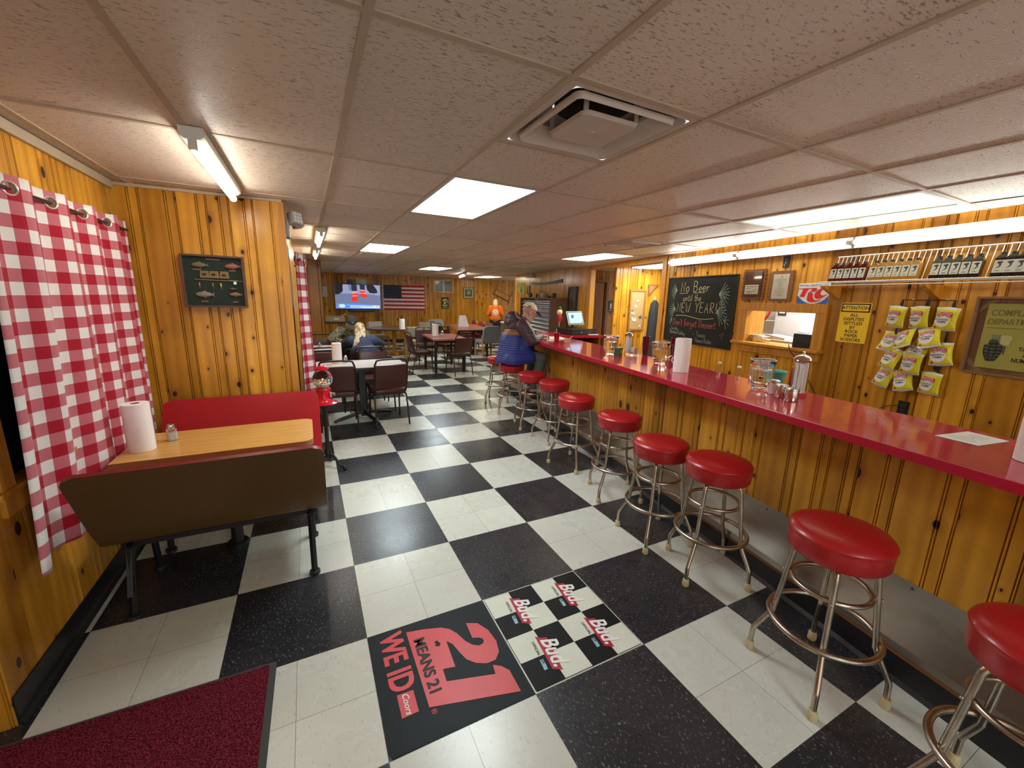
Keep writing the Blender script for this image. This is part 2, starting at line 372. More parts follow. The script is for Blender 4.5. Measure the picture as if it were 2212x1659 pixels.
# ------------------------------------------------------------------ mesh helpers
def setp(o, label=None, cat=None, group=None, kind=None):
    if label: o['label'] = label
    if cat: o['category'] = cat
    if group: o['group'] = group
    if kind: o['kind'] = kind
    return o
def link(name, me, m=None, parent=None, loc=(0, 0, 0), rot=(0, 0, 0)):
    o = bpy.data.objects.new(name, me)
    COL.objects.link(o)
    if m is not None:
        for x in (m if isinstance(m, (list, tuple)) else [m]): me.materials.append(x)
    if parent: o.parent = parent
    o.location = loc; o.rotation_euler = rot
    return o
def thing(name, label, cat, loc=(0, 0, 0), rz=0.0, group=None, rot=None):
    o = bpy.data.objects.new(name, None)
    COL.objects.link(o)
    o.empty_display_size = 0.1
    o.location = loc
    o.rotation_euler = rot if rot else (0, 0, rz)
    return setp(o, label, cat, group)
class MB:
    def __init__(s): s.bm = bmesh.new(); s.mi = 0
    def _tag(s, fs):
        for f in fs: f.material_index = s.mi
    def box(s, c, d, rot=None, bevel=0.0):
        vs = bmesh.ops.create_cube(s.bm, size=1)['verts']
        bmesh.ops.scale(s.bm, vec=Vector(d), verts=vs)
        fs = {f for v in vs for f in v.link_faces}
        if bevel:
            es = list({e for v in vs for e in v.link_edges})
            r = bmesh.ops.bevel(s.bm, geom=es, offset=bevel, segments=2, affect='EDGES', profile=0.7)
            vs = list({v for f in r['faces'] for v in f.verts} | {v for v in vs if v.is_valid})
            fs = {f for v in vs for f in v.link_faces}
        if rot is not None: bmesh.ops.rotate(s.bm, cent=(0, 0, 0), matrix=Euler(rot).to_matrix(), verts=vs)
        bmesh.ops.translate(s.bm, vec=Vector(c), verts=vs)
        s._tag(fs); return s
    def span(s, a, b, bevel=0.0):
        a, b = Vector(a), Vector(b)
        return s.box((a + b) / 2, [abs(v) for v in (b - a)], bevel=bevel)
    def cyl(s, p0, p1, r0, r1=None, n=20, cap=True):
        p0, p1 = Vector(p0), Vector(p1); r1 = r0 if r1 is None else r1
        d = p1 - p0
        vs = bmesh.ops.create_cone(s.bm, cap_ends=cap, segments=n, radius1=r0, radius2=r1, depth=d.length)['verts']
        q = Vector((0, 0, 1)).rotation_difference(d.normalized()).to_matrix()
        bmesh.ops.rotate(s.bm, cent=(0, 0, 0), matrix=q, verts=vs)
        bmesh.ops.translate(s.bm, vec=(p0 + p1) / 2, verts=vs)
        s._tag({f for v in vs for f in v.link_faces}); return s
    def tube(s, pts, r, n=10, closed=False, cap=True):
        pts = [Vector(p) for p in pts]; m = len(pts); rings = []
        up = None
        for i, p in enumerate(pts):
            a = pts[i - 1] if (i > 0 or closed) else p
            b = pts[(i + 1) % m] if (i < m - 1 or closed) else p
            t = (b - a).normalized()
            if up is None:
                up = Vector((0, 0, 1)) if abs(t.z) < 0.9 else Vector((1, 0, 0))
            x = t.cross(up).normalized(); up = x.cross(t).normalized()
            rr = r[i] if isinstance(r, (list, tuple)) else r
            rings.append([s.bm.verts.new(p + x * (rr * math.cos(2 * PI * k / n)) + up * (rr * math.sin(2 * PI * k / n))) for k in range(n)])
        fs = []
        for i in range(m if closed else m - 1):
            A, B = rings[i], rings[(i + 1) % m]
            sh = 0
            if closed and i == m - 1:
                sh = min(range(n), key=lambda k: (A[0].co - B[k].co).length)
            for k in range(n):
                fs.append(s.bm.faces.new((A[k], A[(k + 1) % n], B[(k + 1 + sh) % n], B[(k + sh) % n])))
        if cap and not closed:
            fs.append(s.bm.faces.new(rings[0][::-1])); fs.append(s.bm.faces.new(rings[-1]))
        s._tag(fs); return s
    def lathe(s, prof, n=32, c=(0, 0, 0), flute=0, famp=0.0, cap=True):
        c = Vector(c); rings = []
        for (r, z) in prof:
            rings.append([s.bm.verts.new(c + Vector(((r + famp * r * (math.cos(flute * 2 * PI * k / n) if flute else 0)) * math.cos(2 * PI * k / n), (r + famp * r * (math.cos(flute * 2 * PI * k / n) if flute else 0)) * math.sin(2 * PI * k / n), z))) for k in range(n)])
        fs = []
        for A, B in zip(rings, rings[1:]):
            for k in range(n): fs.append(s.bm.faces.new((A[k], A[(k + 1) % n], B[(k + 1) % n], B[k])))
        if cap:
            if prof[0][0] > 1e-5: fs.append(s.bm.faces.new(rings[0][::-1]))
            if prof[-1][0] > 1e-5: fs.append(s.bm.faces.new(rings[-1]))
        s._tag(fs); return s
    def ell(s, c, r, rot=None, u=20, v=14):
        vs = bmesh.ops.create_uvsphere(s.bm, u_segments=u, v_segments=v, radius=1)['verts']
        bmesh.ops.scale(s.bm, vec=Vector(r), verts=vs)
        if rot is not None: bmesh.ops.rotate(s.bm, cent=(0, 0, 0), matrix=Euler(rot).to_matrix(), verts=vs)
        bmesh.ops.translate(s.bm, vec=Vector(c), verts=vs)
        s._tag({f for w_ in vs for f in w_.link_faces}); return s
    def prism(s, poly, y0, y1, plane='xz'):
        """polygon in the xz plane (or xy) pushed from y0 to y1 (or z0 to z1)"""
        mk = (lambda p, t: Vector((p[0], t, p[1]))) if plane == 'xz' else ((lambda p, t: Vector((p[0], p[1], t))) if plane == 'xy' else (lambda p, t: Vector((t, p[0], p[1]))))
        a = [s.bm.verts.new(mk(p, y0)) for p in poly]; b = [s.bm.verts.new(mk(p, y1)) for p in poly]
        fs = [s.bm.faces.new(a), s.bm.faces.new(b[::-1])]
        for i in range(len(poly)):
            j = (i + 1) % len(poly); fs.append(s.bm.faces.new((a[j], a[i], b[i], b[j])))
        s._tag(fs); return s
    def ribbon(s, pts, wd, y=0.0):
        """flat stroke in the local xz plane facing -y"""
        pts = [Vector((p[0], 0, p[1])) for p in pts]; L_, R_ = [], []
        for i, p in enumerate(pts):
            a = pts[max(0, i - 1)]; b = pts[min(len(pts) - 1, i + 1)]
            t = (b - a); t = t.normalized() if t.length > 1e-9 else Vector((1, 0, 0))
            nn = Vector((-t.z, 0, t.x)) * wd / 2
            L_.append(s.bm.verts.new(p + nn + Vector((0, y, 0)))); R_.append(s.bm.verts.new(p - nn + Vector((0, y, 0))))
        s._tag([s.bm.faces.new((R_[i], R_[i + 1], L_[i + 1], L_[i])) for i in range(len(pts) - 1)]); return s
    def quad(s, a, b, c, d):
        s._tag([s.bm.faces.new([s.bm.verts.new(Vector(p)) for p in (a, b, c, d)])]); return s
    def build(s, name, m, parent=None, smooth=False, loc=(0, 0, 0), rot=(0, 0, 0), angle=40, uvxz=False):
        bmesh.ops.recalc_face_normals(s.bm, faces=s.bm.faces[:])
        if uvxz:
            uvl = s.bm.loops.layers.uv.new('UVMap')
            for f in s.bm.faces:
                for l in f.loops:
                    q = l.vert.co
                    ax = max(range(3), key=lambda k: abs(f.normal[k]))
                    l[uvl].uv = ((q.x, q.z), (q.x, q.z), (q.x, q.y))[1] if ax == 1 else ((q.y, q.z) if ax == 0 else (q.x, q.y))
        me = bpy.data.meshes.new(name); s.bm.to_mesh(me); s.bm.free()
        o = link(name, me, m, parent, loc, rot)
        if smooth:
            me.shade_smooth()
            try: me.set_sharp_from_angle(angle=R(angle))
            except Exception: pass
        return o
def copy_tree(o, parent=None, n=None):
    c = o.copy(); COL.objects.link(c)
    if parent: c.parent = parent
    for ch in list(o.children): copy_tree(ch, c)
    return c
def place_copy(o, loc, rz=None, label=None, group=None, rot=None):
    c = copy_tree(o); c.location = loc
    if rz is not None: c.rotation_euler = (0, 0, rz)
    if rot is not None: c.rotation_euler = rot
    if label: c['label'] = label
    if group: c['group'] = group
    return c
def rrect(x0, z0, x1, z1, r, n=5):
    out = []
    for cx, cz, a0 in ((x1 - r, z0 + r, -90), (x1 - r, z1 - r, 0), (x0 + r, z1 - r, 90), (x0 + r, z0 + r, 180)):
        for i in range(n + 1):
            a = R(a0 + 90 * i / n); out.append((cx + r * math.cos(a), cz + r * math.sin(a)))
    return out
def smoothpath(pts, n=6):
    pts = [Vector(p) for p in pts]; out = []
    P = [pts[0]] + pts + [pts[-1]]
    for i in range(1, len(P) - 2):
        for k in range(n):
            t = k / n
            a, b, c, d = P[i - 1], P[i], P[i + 1], P[i + 2]
            out.append(0.5 * ((2 * b) + (-a + c) * t + (2 * a - 5 * b + 4 * c - d) * t * t + (-a + 3 * b - 3 * c + d) * t ** 3))
    out.append(pts[-1]); return out
def text(body, size, m, parent, name='lettering', loc=(0, 0, 0), rot=(PI / 2, 0, 0), bold=0.0, ext=0.0006, shear=0.0, sx=1.0, align='CENTER', line=1.0, space=1.0):
    cu = bpy.data.curves.new(name, 'FONT'); cu.body = body; cu.size = size; cu.extrude = ext; cu.offset = min(bold, 0.006) * size
    cu.align_x = align; cu.align_y = 'CENTER'; cu.shear = shear; cu.space_line = line; cu.space_character = space; cu.resolution_u = 3
    t = bpy.data.objects.new('tmp', cu); COL.objects.link(t)
    dg = bpy.context.evaluated_depsgraph_get()
    me = bpy.data.meshes.new_from_object(t.evaluated_get(dg))
    bpy.data.objects.remove(t); bpy.data.curves.remove(cu)
    if sx != 1.0:
        for v in me.vertices: v.co.x *= sx
    if bold > 0.0075:                                  # thicken the strokes with shifted copies in the same mesh
        e = (bold - 0.006) * size; b_ = bmesh.new()
        for k, (ax, ay) in enumerate(((-1, -1), (1, -1), (1, 1), (-1, 1), (0, 0))):
            n0 = len(b_.verts); b_.from_mesh(me); b_.verts.ensure_lookup_table()
            for v in b_.verts[n0:]: v.co.x += ax * e; v.co.y += ay * e; v.co.z += k * 0.00002
        b_.to_mesh(me); b_.free()
    me.materials.clear()
    me.name = name
    return link(name, me, m, parent, loc, rot)
def remeshed(name, caps, m, parent, voxel=0.012, smooth=4, loc=(0, 0, 0), rot=(0, 0, 0), keep=None):
    """grow one continuous skin around tapered capsules ('c', p0, r0, p1, r1) and ellipsoids ('e', c, r, rot)"""
    bm = bmesh.new()
    for c in caps:
        if c[0] == 'c':
            pts = []
            for p, r in ((c[1], c[2]), (c[3], c[4])):
                b2 = bmesh.new(); bmesh.ops.create_icosphere(b2, subdivisions=2, radius=r)
                pts += [v.co + Vector(p) for v in b2.verts]; b2.free()
            vs = [bm.verts.new(q) for q in pts]
            h = bmesh.ops.convex_hull(bm, input=vs)
            bad = list({g for g in h['geom_interior'] + h['geom_unused'] if isinstance(g, bmesh.types.BMVert) and g.is_valid})
            bmesh.ops.delete(bm, geom=bad, context='VERTS')
        else:
            vs = bmesh.ops.create_icosphere(bm, subdivisions=3, radius=1)['verts']
            bmesh.ops.scale(bm, vec=Vector(c[2]), verts=vs)
            if len(c) > 3 and c[3]: bmesh.ops.rotate(bm, cent=(0, 0, 0), matrix=Euler(c[3]).to_matrix(), verts=vs)
            bmesh.ops.translate(bm, vec=Vector(c[1]), verts=vs)
    me = bpy.data.meshes.new('tmp'); bm.to_mesh(me); bm.free()
    t = bpy.data.objects.new('tmp', me); COL.objects.link(t)
    md = t.modifiers.new('r', 'REMESH'); md.mode = 'VOXEL'; md.voxel_size = voxel; md.use_smooth_shade = True
    if smooth:
        sm = t.modifiers.new('s', 'SMOOTH'); sm.iterations = smooth; sm.factor = 0.5
    dg = bpy.context.evaluated_depsgraph_get()
    out = bpy.data.meshes.new_from_object(t.evaluated_get(dg))
    bpy.data.objects.remove(t)
    if keep:
        b3 = bmesh.new(); b3.from_mesh(out)
        bmesh.ops.delete(b3, geom=[v for v in b3.verts if not keep(v.co)], context='VERTS')
        b3.to_mesh(out); b3.free()
    out.name = name; out.materials.clear(); out.shade_smooth()
    return link(name, out, m, parent, loc, rot)

def planks(L_, z0, z1, holes=(), seed=0, wmin=0.12, wmax=0.25, th=0.06, name='wall', m=None, loc=(0, 0, 0), rz=0.0, parent=None, groove=True):
    """knotty pine boarding: local x 0..L, front face at y=0 looking -y; two double grooves at each joint"""
    rr = random.Random(seed)
    bm = bmesh.new(); uvl = bm.loops.layers.uv.new('UVMap')
    tl = bm.faces.layers.float.new('tone')
    G = 0.0065; D = 0.011
    x = 0.0; prof = []                       # (x, depth, plank id)
    segs = []                                # (x0,d0,x1,d1,plank)
    pid = 0; tones = []; offs = []
    while x < L_ - 1e-6:
        wd = rr.uniform(wmin, wmax)
        x1 = min(L_, x + wd)
        if L_ - x1 < 0.06: x1 = L_
        tones.append(min(1, max(0, rr.gauss(0.5, 0.2)))); offs.append((rr.uniform(0, 40), rr.uniform(0, 40)))
        def groovev(c):
            segs.append((c - G / 2, 0, c, D, pid)); segs.append((c, D, c + G / 2, 0, pid))
        if groove and x1 - x > 0.1:
            b0 = x1 - 0.056
            cs = [b0 - 0.012, b0, x1 - 0.012, x1 - G / 2]
            cur = x
            for c in cs:
                segs.append((cur, 0, c - G / 2, 0, pid)); groovev(c); cur = c + G / 2
            if x1 - cur > 1e-5: segs.append((cur, 0, x1, 0, pid))
        else:
            segs.append((x, 0, x1, 0, pid))
        x = x1; pid += 1
    cuts = sorted({h[0] for h in holes} | {h[1] for h in holes})
    out = []
    for (a, d0, b, d1, p) in segs:
        xs = [a] + [c for c in cuts if a + 1e-6 < c < b - 1e-6] + [b]
        for u0, u1 in zip(xs, xs[1:]):
            t0 = (u0 - a) / (b - a); t1 = (u1 - a) / (b - a)
            out.append((u0, d0 + (d1 - d0) * t0, u1, d0 + (d1 - d0) * t1, p))
    def ivs(xm):
        iv = [(z0, z1)]
        for h in holes:
            if h[0] < xm < h[1]:
                nv = []
                for a, b in iv:
                    if h[2] > a: nv.append((a, min(b, h[2])))
                    if h[3] < b: nv.append((max(a, h[3]), b))
                iv = [q for q in nv if q[1] - q[0] > 1e-4]
        return iv
    for (u0, d0, u1, d1, p) in out:
        for a, b in ivs((u0 + u1) / 2):
            f = bm.faces.new([bm.verts.new(q) for q in ((u0, d0, a), (u1, d1, a), (u1, d1, b), (u0, d0, b))])
            f[tl] = tones[p]
            for l, (uu, vv) in zip(f.loops, ((u0, a), (u1, a), (u1, b), (u0, b))): l[uvl].uv = (uu + offs[p][0], vv + offs[p][1])
    # backing slab, closed at the holes
    xs = [0.0] + [c for c in cuts if 0 < c < L_] + [L_]
    for u0, u1 in zip(xs, xs[1:]):
        for a, b in ivs((u0 + u1) / 2):
            vs = [bm.verts.new(q) for q in ((u0, 0.0, a), (u1, 0.0, a), (u1, 0.0, b), (u0, 0.0, b), (u0, th, a), (u1, th, a), (u1, th, b), (u0, th, b))]
            for q in ((5, 4, 7, 6), (0, 4, 5, 1), (3, 2, 6, 7), (1, 5, 6, 2), (4, 0, 3, 7)):
                f = bm.faces.new([vs[k] for k in q]); f[tl] = 0.4
                for l in f.loops: l[uvl].uv = (l.vert.co.x + l.vert.co.y, l.vert.co.z + 5)
    me = bpy.data.meshes.new(name); bm.to_mesh(me); bm.free()
    return link(name, me, m or PINE, parent, loc, (0, 0, rz))
def board(name, x0, z0, x1, z1, y0, y1, parent=None, m=None, loc=(0, 0, 0), rz=0.0):
    return MB().span((x0, y0, z0), (x1, y1, z1), bevel=0.003).build(name, m or WOODF, parent, loc=loc, rot=(0, 0, rz))

# ================================================================== SETTING
def structure(o): return setp(o, kind='structure')
fl = MB().quad((-6, -5, 0), (7.5, -5, 0), (7.5, 15, 0), (-6, 15, 0)).build('floor', VINYL)
structure(fl)

# ---- ceiling of lay-in tiles, open where lights and vents sit
XL = [-1.7864 + SQ * i for i in range(-5, 15)]
YL = [-0.61 + 1.215 * k for k in range(-4, 13)]
PANELS = [(-2, 8), (-3, 6), (1, 1), (1, 4), (4, 7), (8, 9), (5, 0), (6, 3), (1, -3)]           # (column, row)
VENTS = [(1, 0, 0), (5, 2, 0), (1, 5, 0), (5, 6, 0), (3, 9, 0)]               # (column, row, half)
def crow(k): return -0.61 + 1.215 * k
def ccol(i): return -1.7864 + SQ * i
bm = bmesh.new(); tl = bm.faces.layers.float.new('tone')
cr = random.Random(3)
bars = MB()
for i in range(-5, 14):
    for k in range(-4, 12):
        x0, x1, y0, y1 = ccol(i), ccol(i + 1), crow(k), crow(k + 1)
        if (i, k) in PANELS: continue
        ym = (y0 + y1) / 2
        half = i in (0,) and k >= 1 or (i, k) in [(1, 0), (1, 5), (5, 2), (5, 6), (3, 9)] or (i == 1 and k == 3)
        cells = [(y0, ym), (ym, y1)] if half else [(y0, y1)]
        for h, (a, b) in enumerate(cells):
            if half and (i, k, h) in VENTS: continue
            f = bm.faces.new([bm.verts.new((x, y, zc(x))) for x, y in ((x0, a), (x0, b), (x1, b), (x1, a))])
            f[tl] = min(1, max(0, cr.gauss(0.5, 0.25)))
        if half: bars.box(((x0 + x1) / 2, ym, zc((x0 + x1) / 2) - 0.002), (SQ, 0.022, 0.006), rot=(0, R(0.63), 0))
for i in range(-5, 15):
    x = ccol(i); bars.box((x, (crow(-4) + crow(12)) / 2, zc(x) - 0.002), (0.024, crow(12) - crow(-4), 0.008))
for k in range(-4, 13):
    y = crow(k)
    for i in range(-5, 14): bars.box(((ccol(i) + ccol(i + 1)) / 2, y, zc(ccol(i) + SQ / 2) - 0.002), (SQ, 0.024, 0.0065), rot=(0, R(0.63), 0))
me = bpy.data.meshes.new('ceiling'); bm.to_mesh(me); bm.free()
structure(link('ceiling', me, TILE))
structure(bars.build('trim_1', GRID))

# ---- lights
DIFF = mat('lens_cool', (0.8, 0.85, 0.85), 0.4, emit=(0.84, 0.97, 1.0), estr=PANEL, var=0)
DIFFG = mat('lens_greenish', (0.8, 0.85, 0.7), 0.4, emit=(0.90, 1.0, 0.68), estr=PANEL * 0.05 * 1.05, var=0)
DIFFY = mat('lens_warm', (0.8, 0.8, 0.65), 0.4, emit=(1.0, 0.97, 0.70), estr=PANEL * 0.8, var=0)
TUBEW = mat('tube_glow', (0.9, 0.9, 0.85), 0.4, emit=(1.0, 0.96, 0.86), estr=TUBE, var=0)
TUBEC = mat('tube_glow_cool', (0.9, 0.9, 0.85), 0.4, emit=(0.97, 0.98, 0.90), estr=TUBE * 0.62, var=0)
def panel(i, k, m, label):
    x0, x1, y0, y1 = ccol(i), ccol(i + 1), crow(k), crow(k + 1)
    xm = (x0 + x1) / 2; t = thing('ceiling_light', label, 'ceiling light', (xm, (y0 + y1) / 2, zc(xm)), group='lensed light panels in the ceiling grid', rot=(0, R(0.63), 0))
    hx, hy = SQ / 2 - 0.012, (y1 - y0) / 2 - 0.012
    f = MB()
    for sx in (-1, 1): f.box((sx * (hx - 0.012), 0, -0.001), (0.024, hy * 2, 0.01))
    for sy in (-1, 1): f.box((0, sy * (hy - 0.012), -0.001), (hx * 2 - 0.048, 0.024, 0.01))
    f.build('frame', mat('lamp_frame', (0.5, 0.5, 0.47), 0.4), t)
    MB().box((0, 0, 0.004), (hx * 2 - 0.046, hy * 2 - 0.046, 0.004)).build('diffuser', m, t)
panel(1, 1, DIFF, 'large cool white light panel nearest the camera, just past the square vent')
panel(1, 4, DIFF, 'cool white light panel over the white dining table')
panel(4, 7, DIFF, 'bluish white light panel over the small red table')
panel(8, 9, DIFFY, 'far light panel over the long red table by the far wall')
panel(5, 0, DIFFG, 'greenish light panel beside the bar wall, above the wire shelf')
panel(6, 3, DIFFY, 'yellowish light panel over the far end of the bar')
panel(-2, 8, DIFF, 'added unseen light panel in the den behind the pine pier')  # added out of view to brighten the far room
panel(-3, 6, DIFF, 'added fill light panel deep in the den, hidden by the aisle wall')  # second hidden panel, also put in to lift the far room
panel(1, -3, DIFF, 'added cool white fill panel, unseen behind the camera')  # extra panel out of frame, added as fill from behind
def strip_light(label, p, rz, length=1.22, tubem=TUBEW, wall=False, group='bare fluorescent strip lights'):
    """a bare-tube strip; local x along, z down from the ceiling (or -y out of a wall)"""
    t = thing('strip_light', label, 'strip light', p, rz, group)
    b = MB(); h = MB(); tb = MB(); hl = length / 2
    if not wall:
        b.prism([(-0.046, 0), (0.046, 0), (0.046, -0.035), (0.026, -0.05), (-0.026, -0.05), (-0.046, -0.035)], -hl, hl, 'yz')
        HB = [((sx * (hl - 0.012), 0, -0.068), (0.02, 0.034, 0.045)) for sx in (-1, 1)]
        tb.cyl((-hl + 0.02, 0, -0.075), (hl - 0.02, 0, -0.075), 0.019)
    else:
        b.span((-hl, -0.06, -0.045), (hl, 0, 0.045))
        HB = [((sx * (hl - 0.012), -0.082, 0), (0.022, 0.045, 0.036)) for sx in (-1, 1)]
        tb.cyl((-hl + 0.02, -0.087, 0), (hl - 0.02, -0.087, 0), 0.020)
    b.build('housing', mat('lamp_housing', (0.62, 0.60, 0.55), 0.4), t)
    for c_, d_ in HB: MB().box(c_, d_, bevel=0.003).build('tube_holder', OFFW, t)
    tb.build('fluorescent_tube', tubem, t, smooth=True)
    return t
strip_light('fluorescent strip light on the ceiling above the booth', (-2.37, 1.125, zc(-2.37) - 0.004), PI / 2, 1.17)
strip_light('fluorescent strip light on the ceiling past the booth wall, first of two in line', (-1.78, 3.80, zc(-1.7) - 0.004), PI / 2)
strip_light('fluorescent strip light over the camouflage jacket diner, second of two in line', (-1.775, 6.0, zc(-1.7) - 0.004), PI / 2)
strip_light('small fluorescent strip light before the far wall window', (2.15, 9.85, zc(2.15) - 0.004), R(78), 1.22)
for i, (a, b) in enumerate(((2.546, 1.392), (1.372, 0.171), (0.151, -1.05))):
    strip_light(['fluorescent tube light on the bar wall above the chalkboard', 'fluorescent tube light on the bar wall above the framed plaques', 'fluorescent tube light on the bar wall above the bottle shelf'][i],
                RW((a + b) / 2, 2.172, 0.004), RWROT, a - b, TUBEC, wall=True, group='tube lights in a row on the bar wall')
strip_light('fluorescent tube light on the bar wall beside the camera', RW(-1.68, 2.172, 0.004), RWROT, 1.2, TUBEC, wall=True, group='tube lights in a row on the bar wall')

# ---- air vents
VENTM = mat('vent_enamel', (0.50, 0.42, 0.36), 0.6)
DARK = mat('duct_dark', (0.012, 0.010, 0.010), 0.8)
def frustum(mb, a, b, za, zb, r=0.03):
    A = rrect(-a, -a, a, a, min(r, a * 0.3)); B = rrect(-b, -b, b, b, min(r, b * 0.3))
    va = [mb.bm.verts.new((p[0], p[1], za)) for p in A]; vb = [mb.bm.verts.new((p[0], p[1], zb)) for p in B]
    n = len(A)
    for k in range(n): mb.bm.faces.new((va[k], va[(k + 1) % n], vb[(k + 1) % n], vb[k]))
def vent(i, k, h, label, kind='square'):
    x0, x1 = ccol(i), ccol(i + 1); y0 = crow(k) + h * 0.6075; y1 = y0 + 0.6075
    xm = (x0 + x1) / 2
    t = thing('ceiling_vent', label, 'vent', (xm, (y0 + y1) / 2, zc(xm) - 0.001), group='square ceiling vents', rot=(0, R(0.63), 0))
    f = MB(); frustum(f, 0.296, 0.262, -0.001, -0.003, 0.004); frustum(f, 0.262, 0.185, -0.003, 0.075); frustum(f, 0.185, 0.13, 0.075, 0.10)
    f.build('flange', VENTM, t, smooth=True)
    MB().cyl((0, 0, 0.085), (0, 0, 0.12), 0.16, n=32).build('duct', DARK, t)
    r = MB(); frustum(r, 0.232, 0.226, 0.008, -0.014); frustum(r, 0.226, 0.165, -0.014, 0.03); frustum(r, 0.165, 0.160, 0.03, 0.042)
    r.build('louver_ring', VENTM, t, smooth=True)
    c = MB(); frustum(c, 0.135, 0.128, 0.004, -0.010)
    c.bm.faces.new([c.bm.verts.new((p[0], p[1], -0.010)) for p in rrect(-0.128, -0.128, 0.128, 0.128, 0.03)])
    c.ell((0, 0, -0.010), (0.012, 0.012, 0.003))
    c.build('center_plate', VENTM, t)
    for a in (45, 135, 225, 315): MB().box((0.17 * math.cos(R(a)), 0.17 * math.sin(R(a)), 0.045), (0.02, 0.006, 0.09)).build('bracket', VENTM, t)
vent(1, 0, 0, 'large square ceiling vent nearest the camera')
vent(5, 2, 0, 'square ceiling vent beside the chalkboard wall')
vent(1, 5, 0, 'square ceiling vent behind the light panel over the white table')
vent(5, 6, 0, 'square ceiling vent over the small red table, beyond the bar')
vent(3, 9, 0, 'farthest square ceiling vent, before the flag wall')

# ---- walls: left nook
wl = planks(1.84, 0, 2.42, holes=[(0.27, 1.72, 0.88, 1.72)], seed=11, name='wall_left', loc=(-3.09, 0.13, 0), rz=PI / 2); structure(wl)
structure(planks(0.698, 0, 2.42, seed=12, name='wall_entry', loc=(-3.79, 0.124, 0), rz=0))
structure(planks(4.2, 0, 2.42, seed=13, name='wall_entry_side', loc=(-3.79, -4.07, 0), rz=PI / 2))
structure(planks(0.985, 0, 2.42, seed=21, wmin=0.13, wmax=0.22, name='wall_nook', loc=(-3.09, 1.97, 0), rz=0))
structure(planks(6.15, 0, 2.42, seed=15, name='wall_aisle', loc=(-2.105, 1.975, 0), rz=PI / 2))
structure(planks(0.455, 0, 2.42, seed=5, wmin=0.15, wmax=0.22, name='wall_pier', loc=(-2.105, 8.05, 0), rz=0))
structure(planks(0.30, 0, 2.42, seed=17, name='wall_pier_end', loc=(-1.65, 8.06, 0), rz=PI / 2))
structure(planks(2.4, 0, 2.42, seed=18, name='wall_pier_back', loc=(-1.65, 8.35, 0), rz=PI))
structure(planks(6.6, 0, 2.42, seed=19, name='wall_den', loc=(-4.0, 8.35, 0), rz=PI / 2))
structure(planks(0.7, 0, 0.985, seed=44, name='wall_half', loc=(-1.65, 8.46, 0), rz=0))
structure(planks(11.5, 0, 2.5, holes=[(4.5 - 0.76, 4.5 - 0.03, 1.86, 2.17), (4.5 + 2.21, 4.5 + 2.84, 1.78, 2.2)], seed=22, wmin=0.10, wmax=0.19, name='wall_far', m=PINE_D, loc=FW(-4.5, 0), rz=-TH))
structure(planks(4.95, 0, 2.42, seed=23, name='wall_right_far', m=PINE, loc=RW(10.02, 0), rz=RWROT, wmin=0.10, wmax=0.19))
structure(planks(6.45, 0, 2.42, holes=[(2.75 - 1.184, 2.75 - 0.408, 1.228, 1.566)], seed=31, wmin=0.13, wmax=0.26, name='wall_right', loc=RW(2.75, 0), rz=RWROT))

# short return at the near end of the far corner
structure(planks(1.2, 0, 2.42, seed=36, name='wall_far_corner', m=PINE_D, loc=RW(10.02, 0, 0.0), rz=RWROT + PI / 2 + PI, wmin=0.10, wmax=0.16)) if False else None
# alcove with the restroom door
def side_wall(s, off0, off1, name, seed, holes=(), m=PINE):
    p = RW(s, 0, -off0)                              # faces the camera; x runs away from the room
    return structure(planks(off1 - off0, 0, 2.42, holes=holes, seed=seed, name=name, m=m, loc=p, rz=-TH, wmin=0.11, wmax=0.2))
side_wall(4.70, 0.38, 1.5, 'wall_alcove', 41)
side_wall(6.0, -0.02 + 0.07, 1.5, 'wall_corridor', 42, holes=[(0.46, 0.87, 0.0, 2.03)], m=PINE_D)
structure(planks(2.2, 0, 2.42, seed=43, name='wall_alcove_back', loc=RW(4.75, 0, -1.45), rz=RWROT))
structure(MB().span((-0.02, -0.004, 2.215), (2.36, 0.08, 2.32)).build('trim_2', WOODF, loc=RW(5.09, 0), rot=(0, 0, RWROT)))
structure(board('trim_3', 0, 0, 0.10, 2.33, -0.014, 0.075, loc=RW(2.79, 0), rz=RWROT))
structure(board('trim_4', 0, 0, 0.11, 2.31, -0.012, 0.09, loc=RW(5.10, 0), rz=RWROT - 0.0))
structure(board('trim_5', 0, 0, 0.05, 2.33, -0.012, 0.03, loc=(-2.130, 1.967, 0), rz=0))
# wall / ceiling mouldings
structure(board('trim_6', 0, 0, 1.84, 0.05, -0.02, 0.0, loc=(-3.09, 0.13, zc(-3.09) - 0.055), rz=PI / 2, m=GRID))
structure(board('trim_7', 0.02, 0, 1.0, 0.02, -0.016, 0.0, loc=(-3.09, 1.97, zc(-2.6) - 0.026), rz=0, m=GRID))
# black cove skirting
structure(MB().prism([(0, 0), (-0.02, 0), (-0.008, 0.02), (-0.006, 0.125), (0, 0.125)], 0, 1.84, 'yz').build('baseboard_left', COVE, loc=(-3.09, 0.13, 0), rot=(0, 0, PI / 2)))
structure(MB().prism([(0, 0), (-0.02, 0), (-0.008, 0.02), (-0.006, 0.125), (0, 0.125)], 0, 0.96, 'yz').build('baseboard_nook', COVE, loc=(-3.09, 1.97, 0)))
structure(MB().prism([(0, 0), (-0.02, 0), (-0.008, 0.02), (-0.006, 0.125), (0, 0.125)], 0, 6.0, 'yz').build('baseboard_aisle', COVE, loc=(-2.105, 1.99, 0), rot=(0, 0, PI / 2)))
structure(MB().prism([(0, 0), (-0.02, 0), (-0.008, 0.02), (-0.006, 0.10), (0, 0.10)], 0, 11.5, 'yz').build('baseboard_far', COVE, loc=FW(-4.5, 0), rot=(0, 0, -TH)))

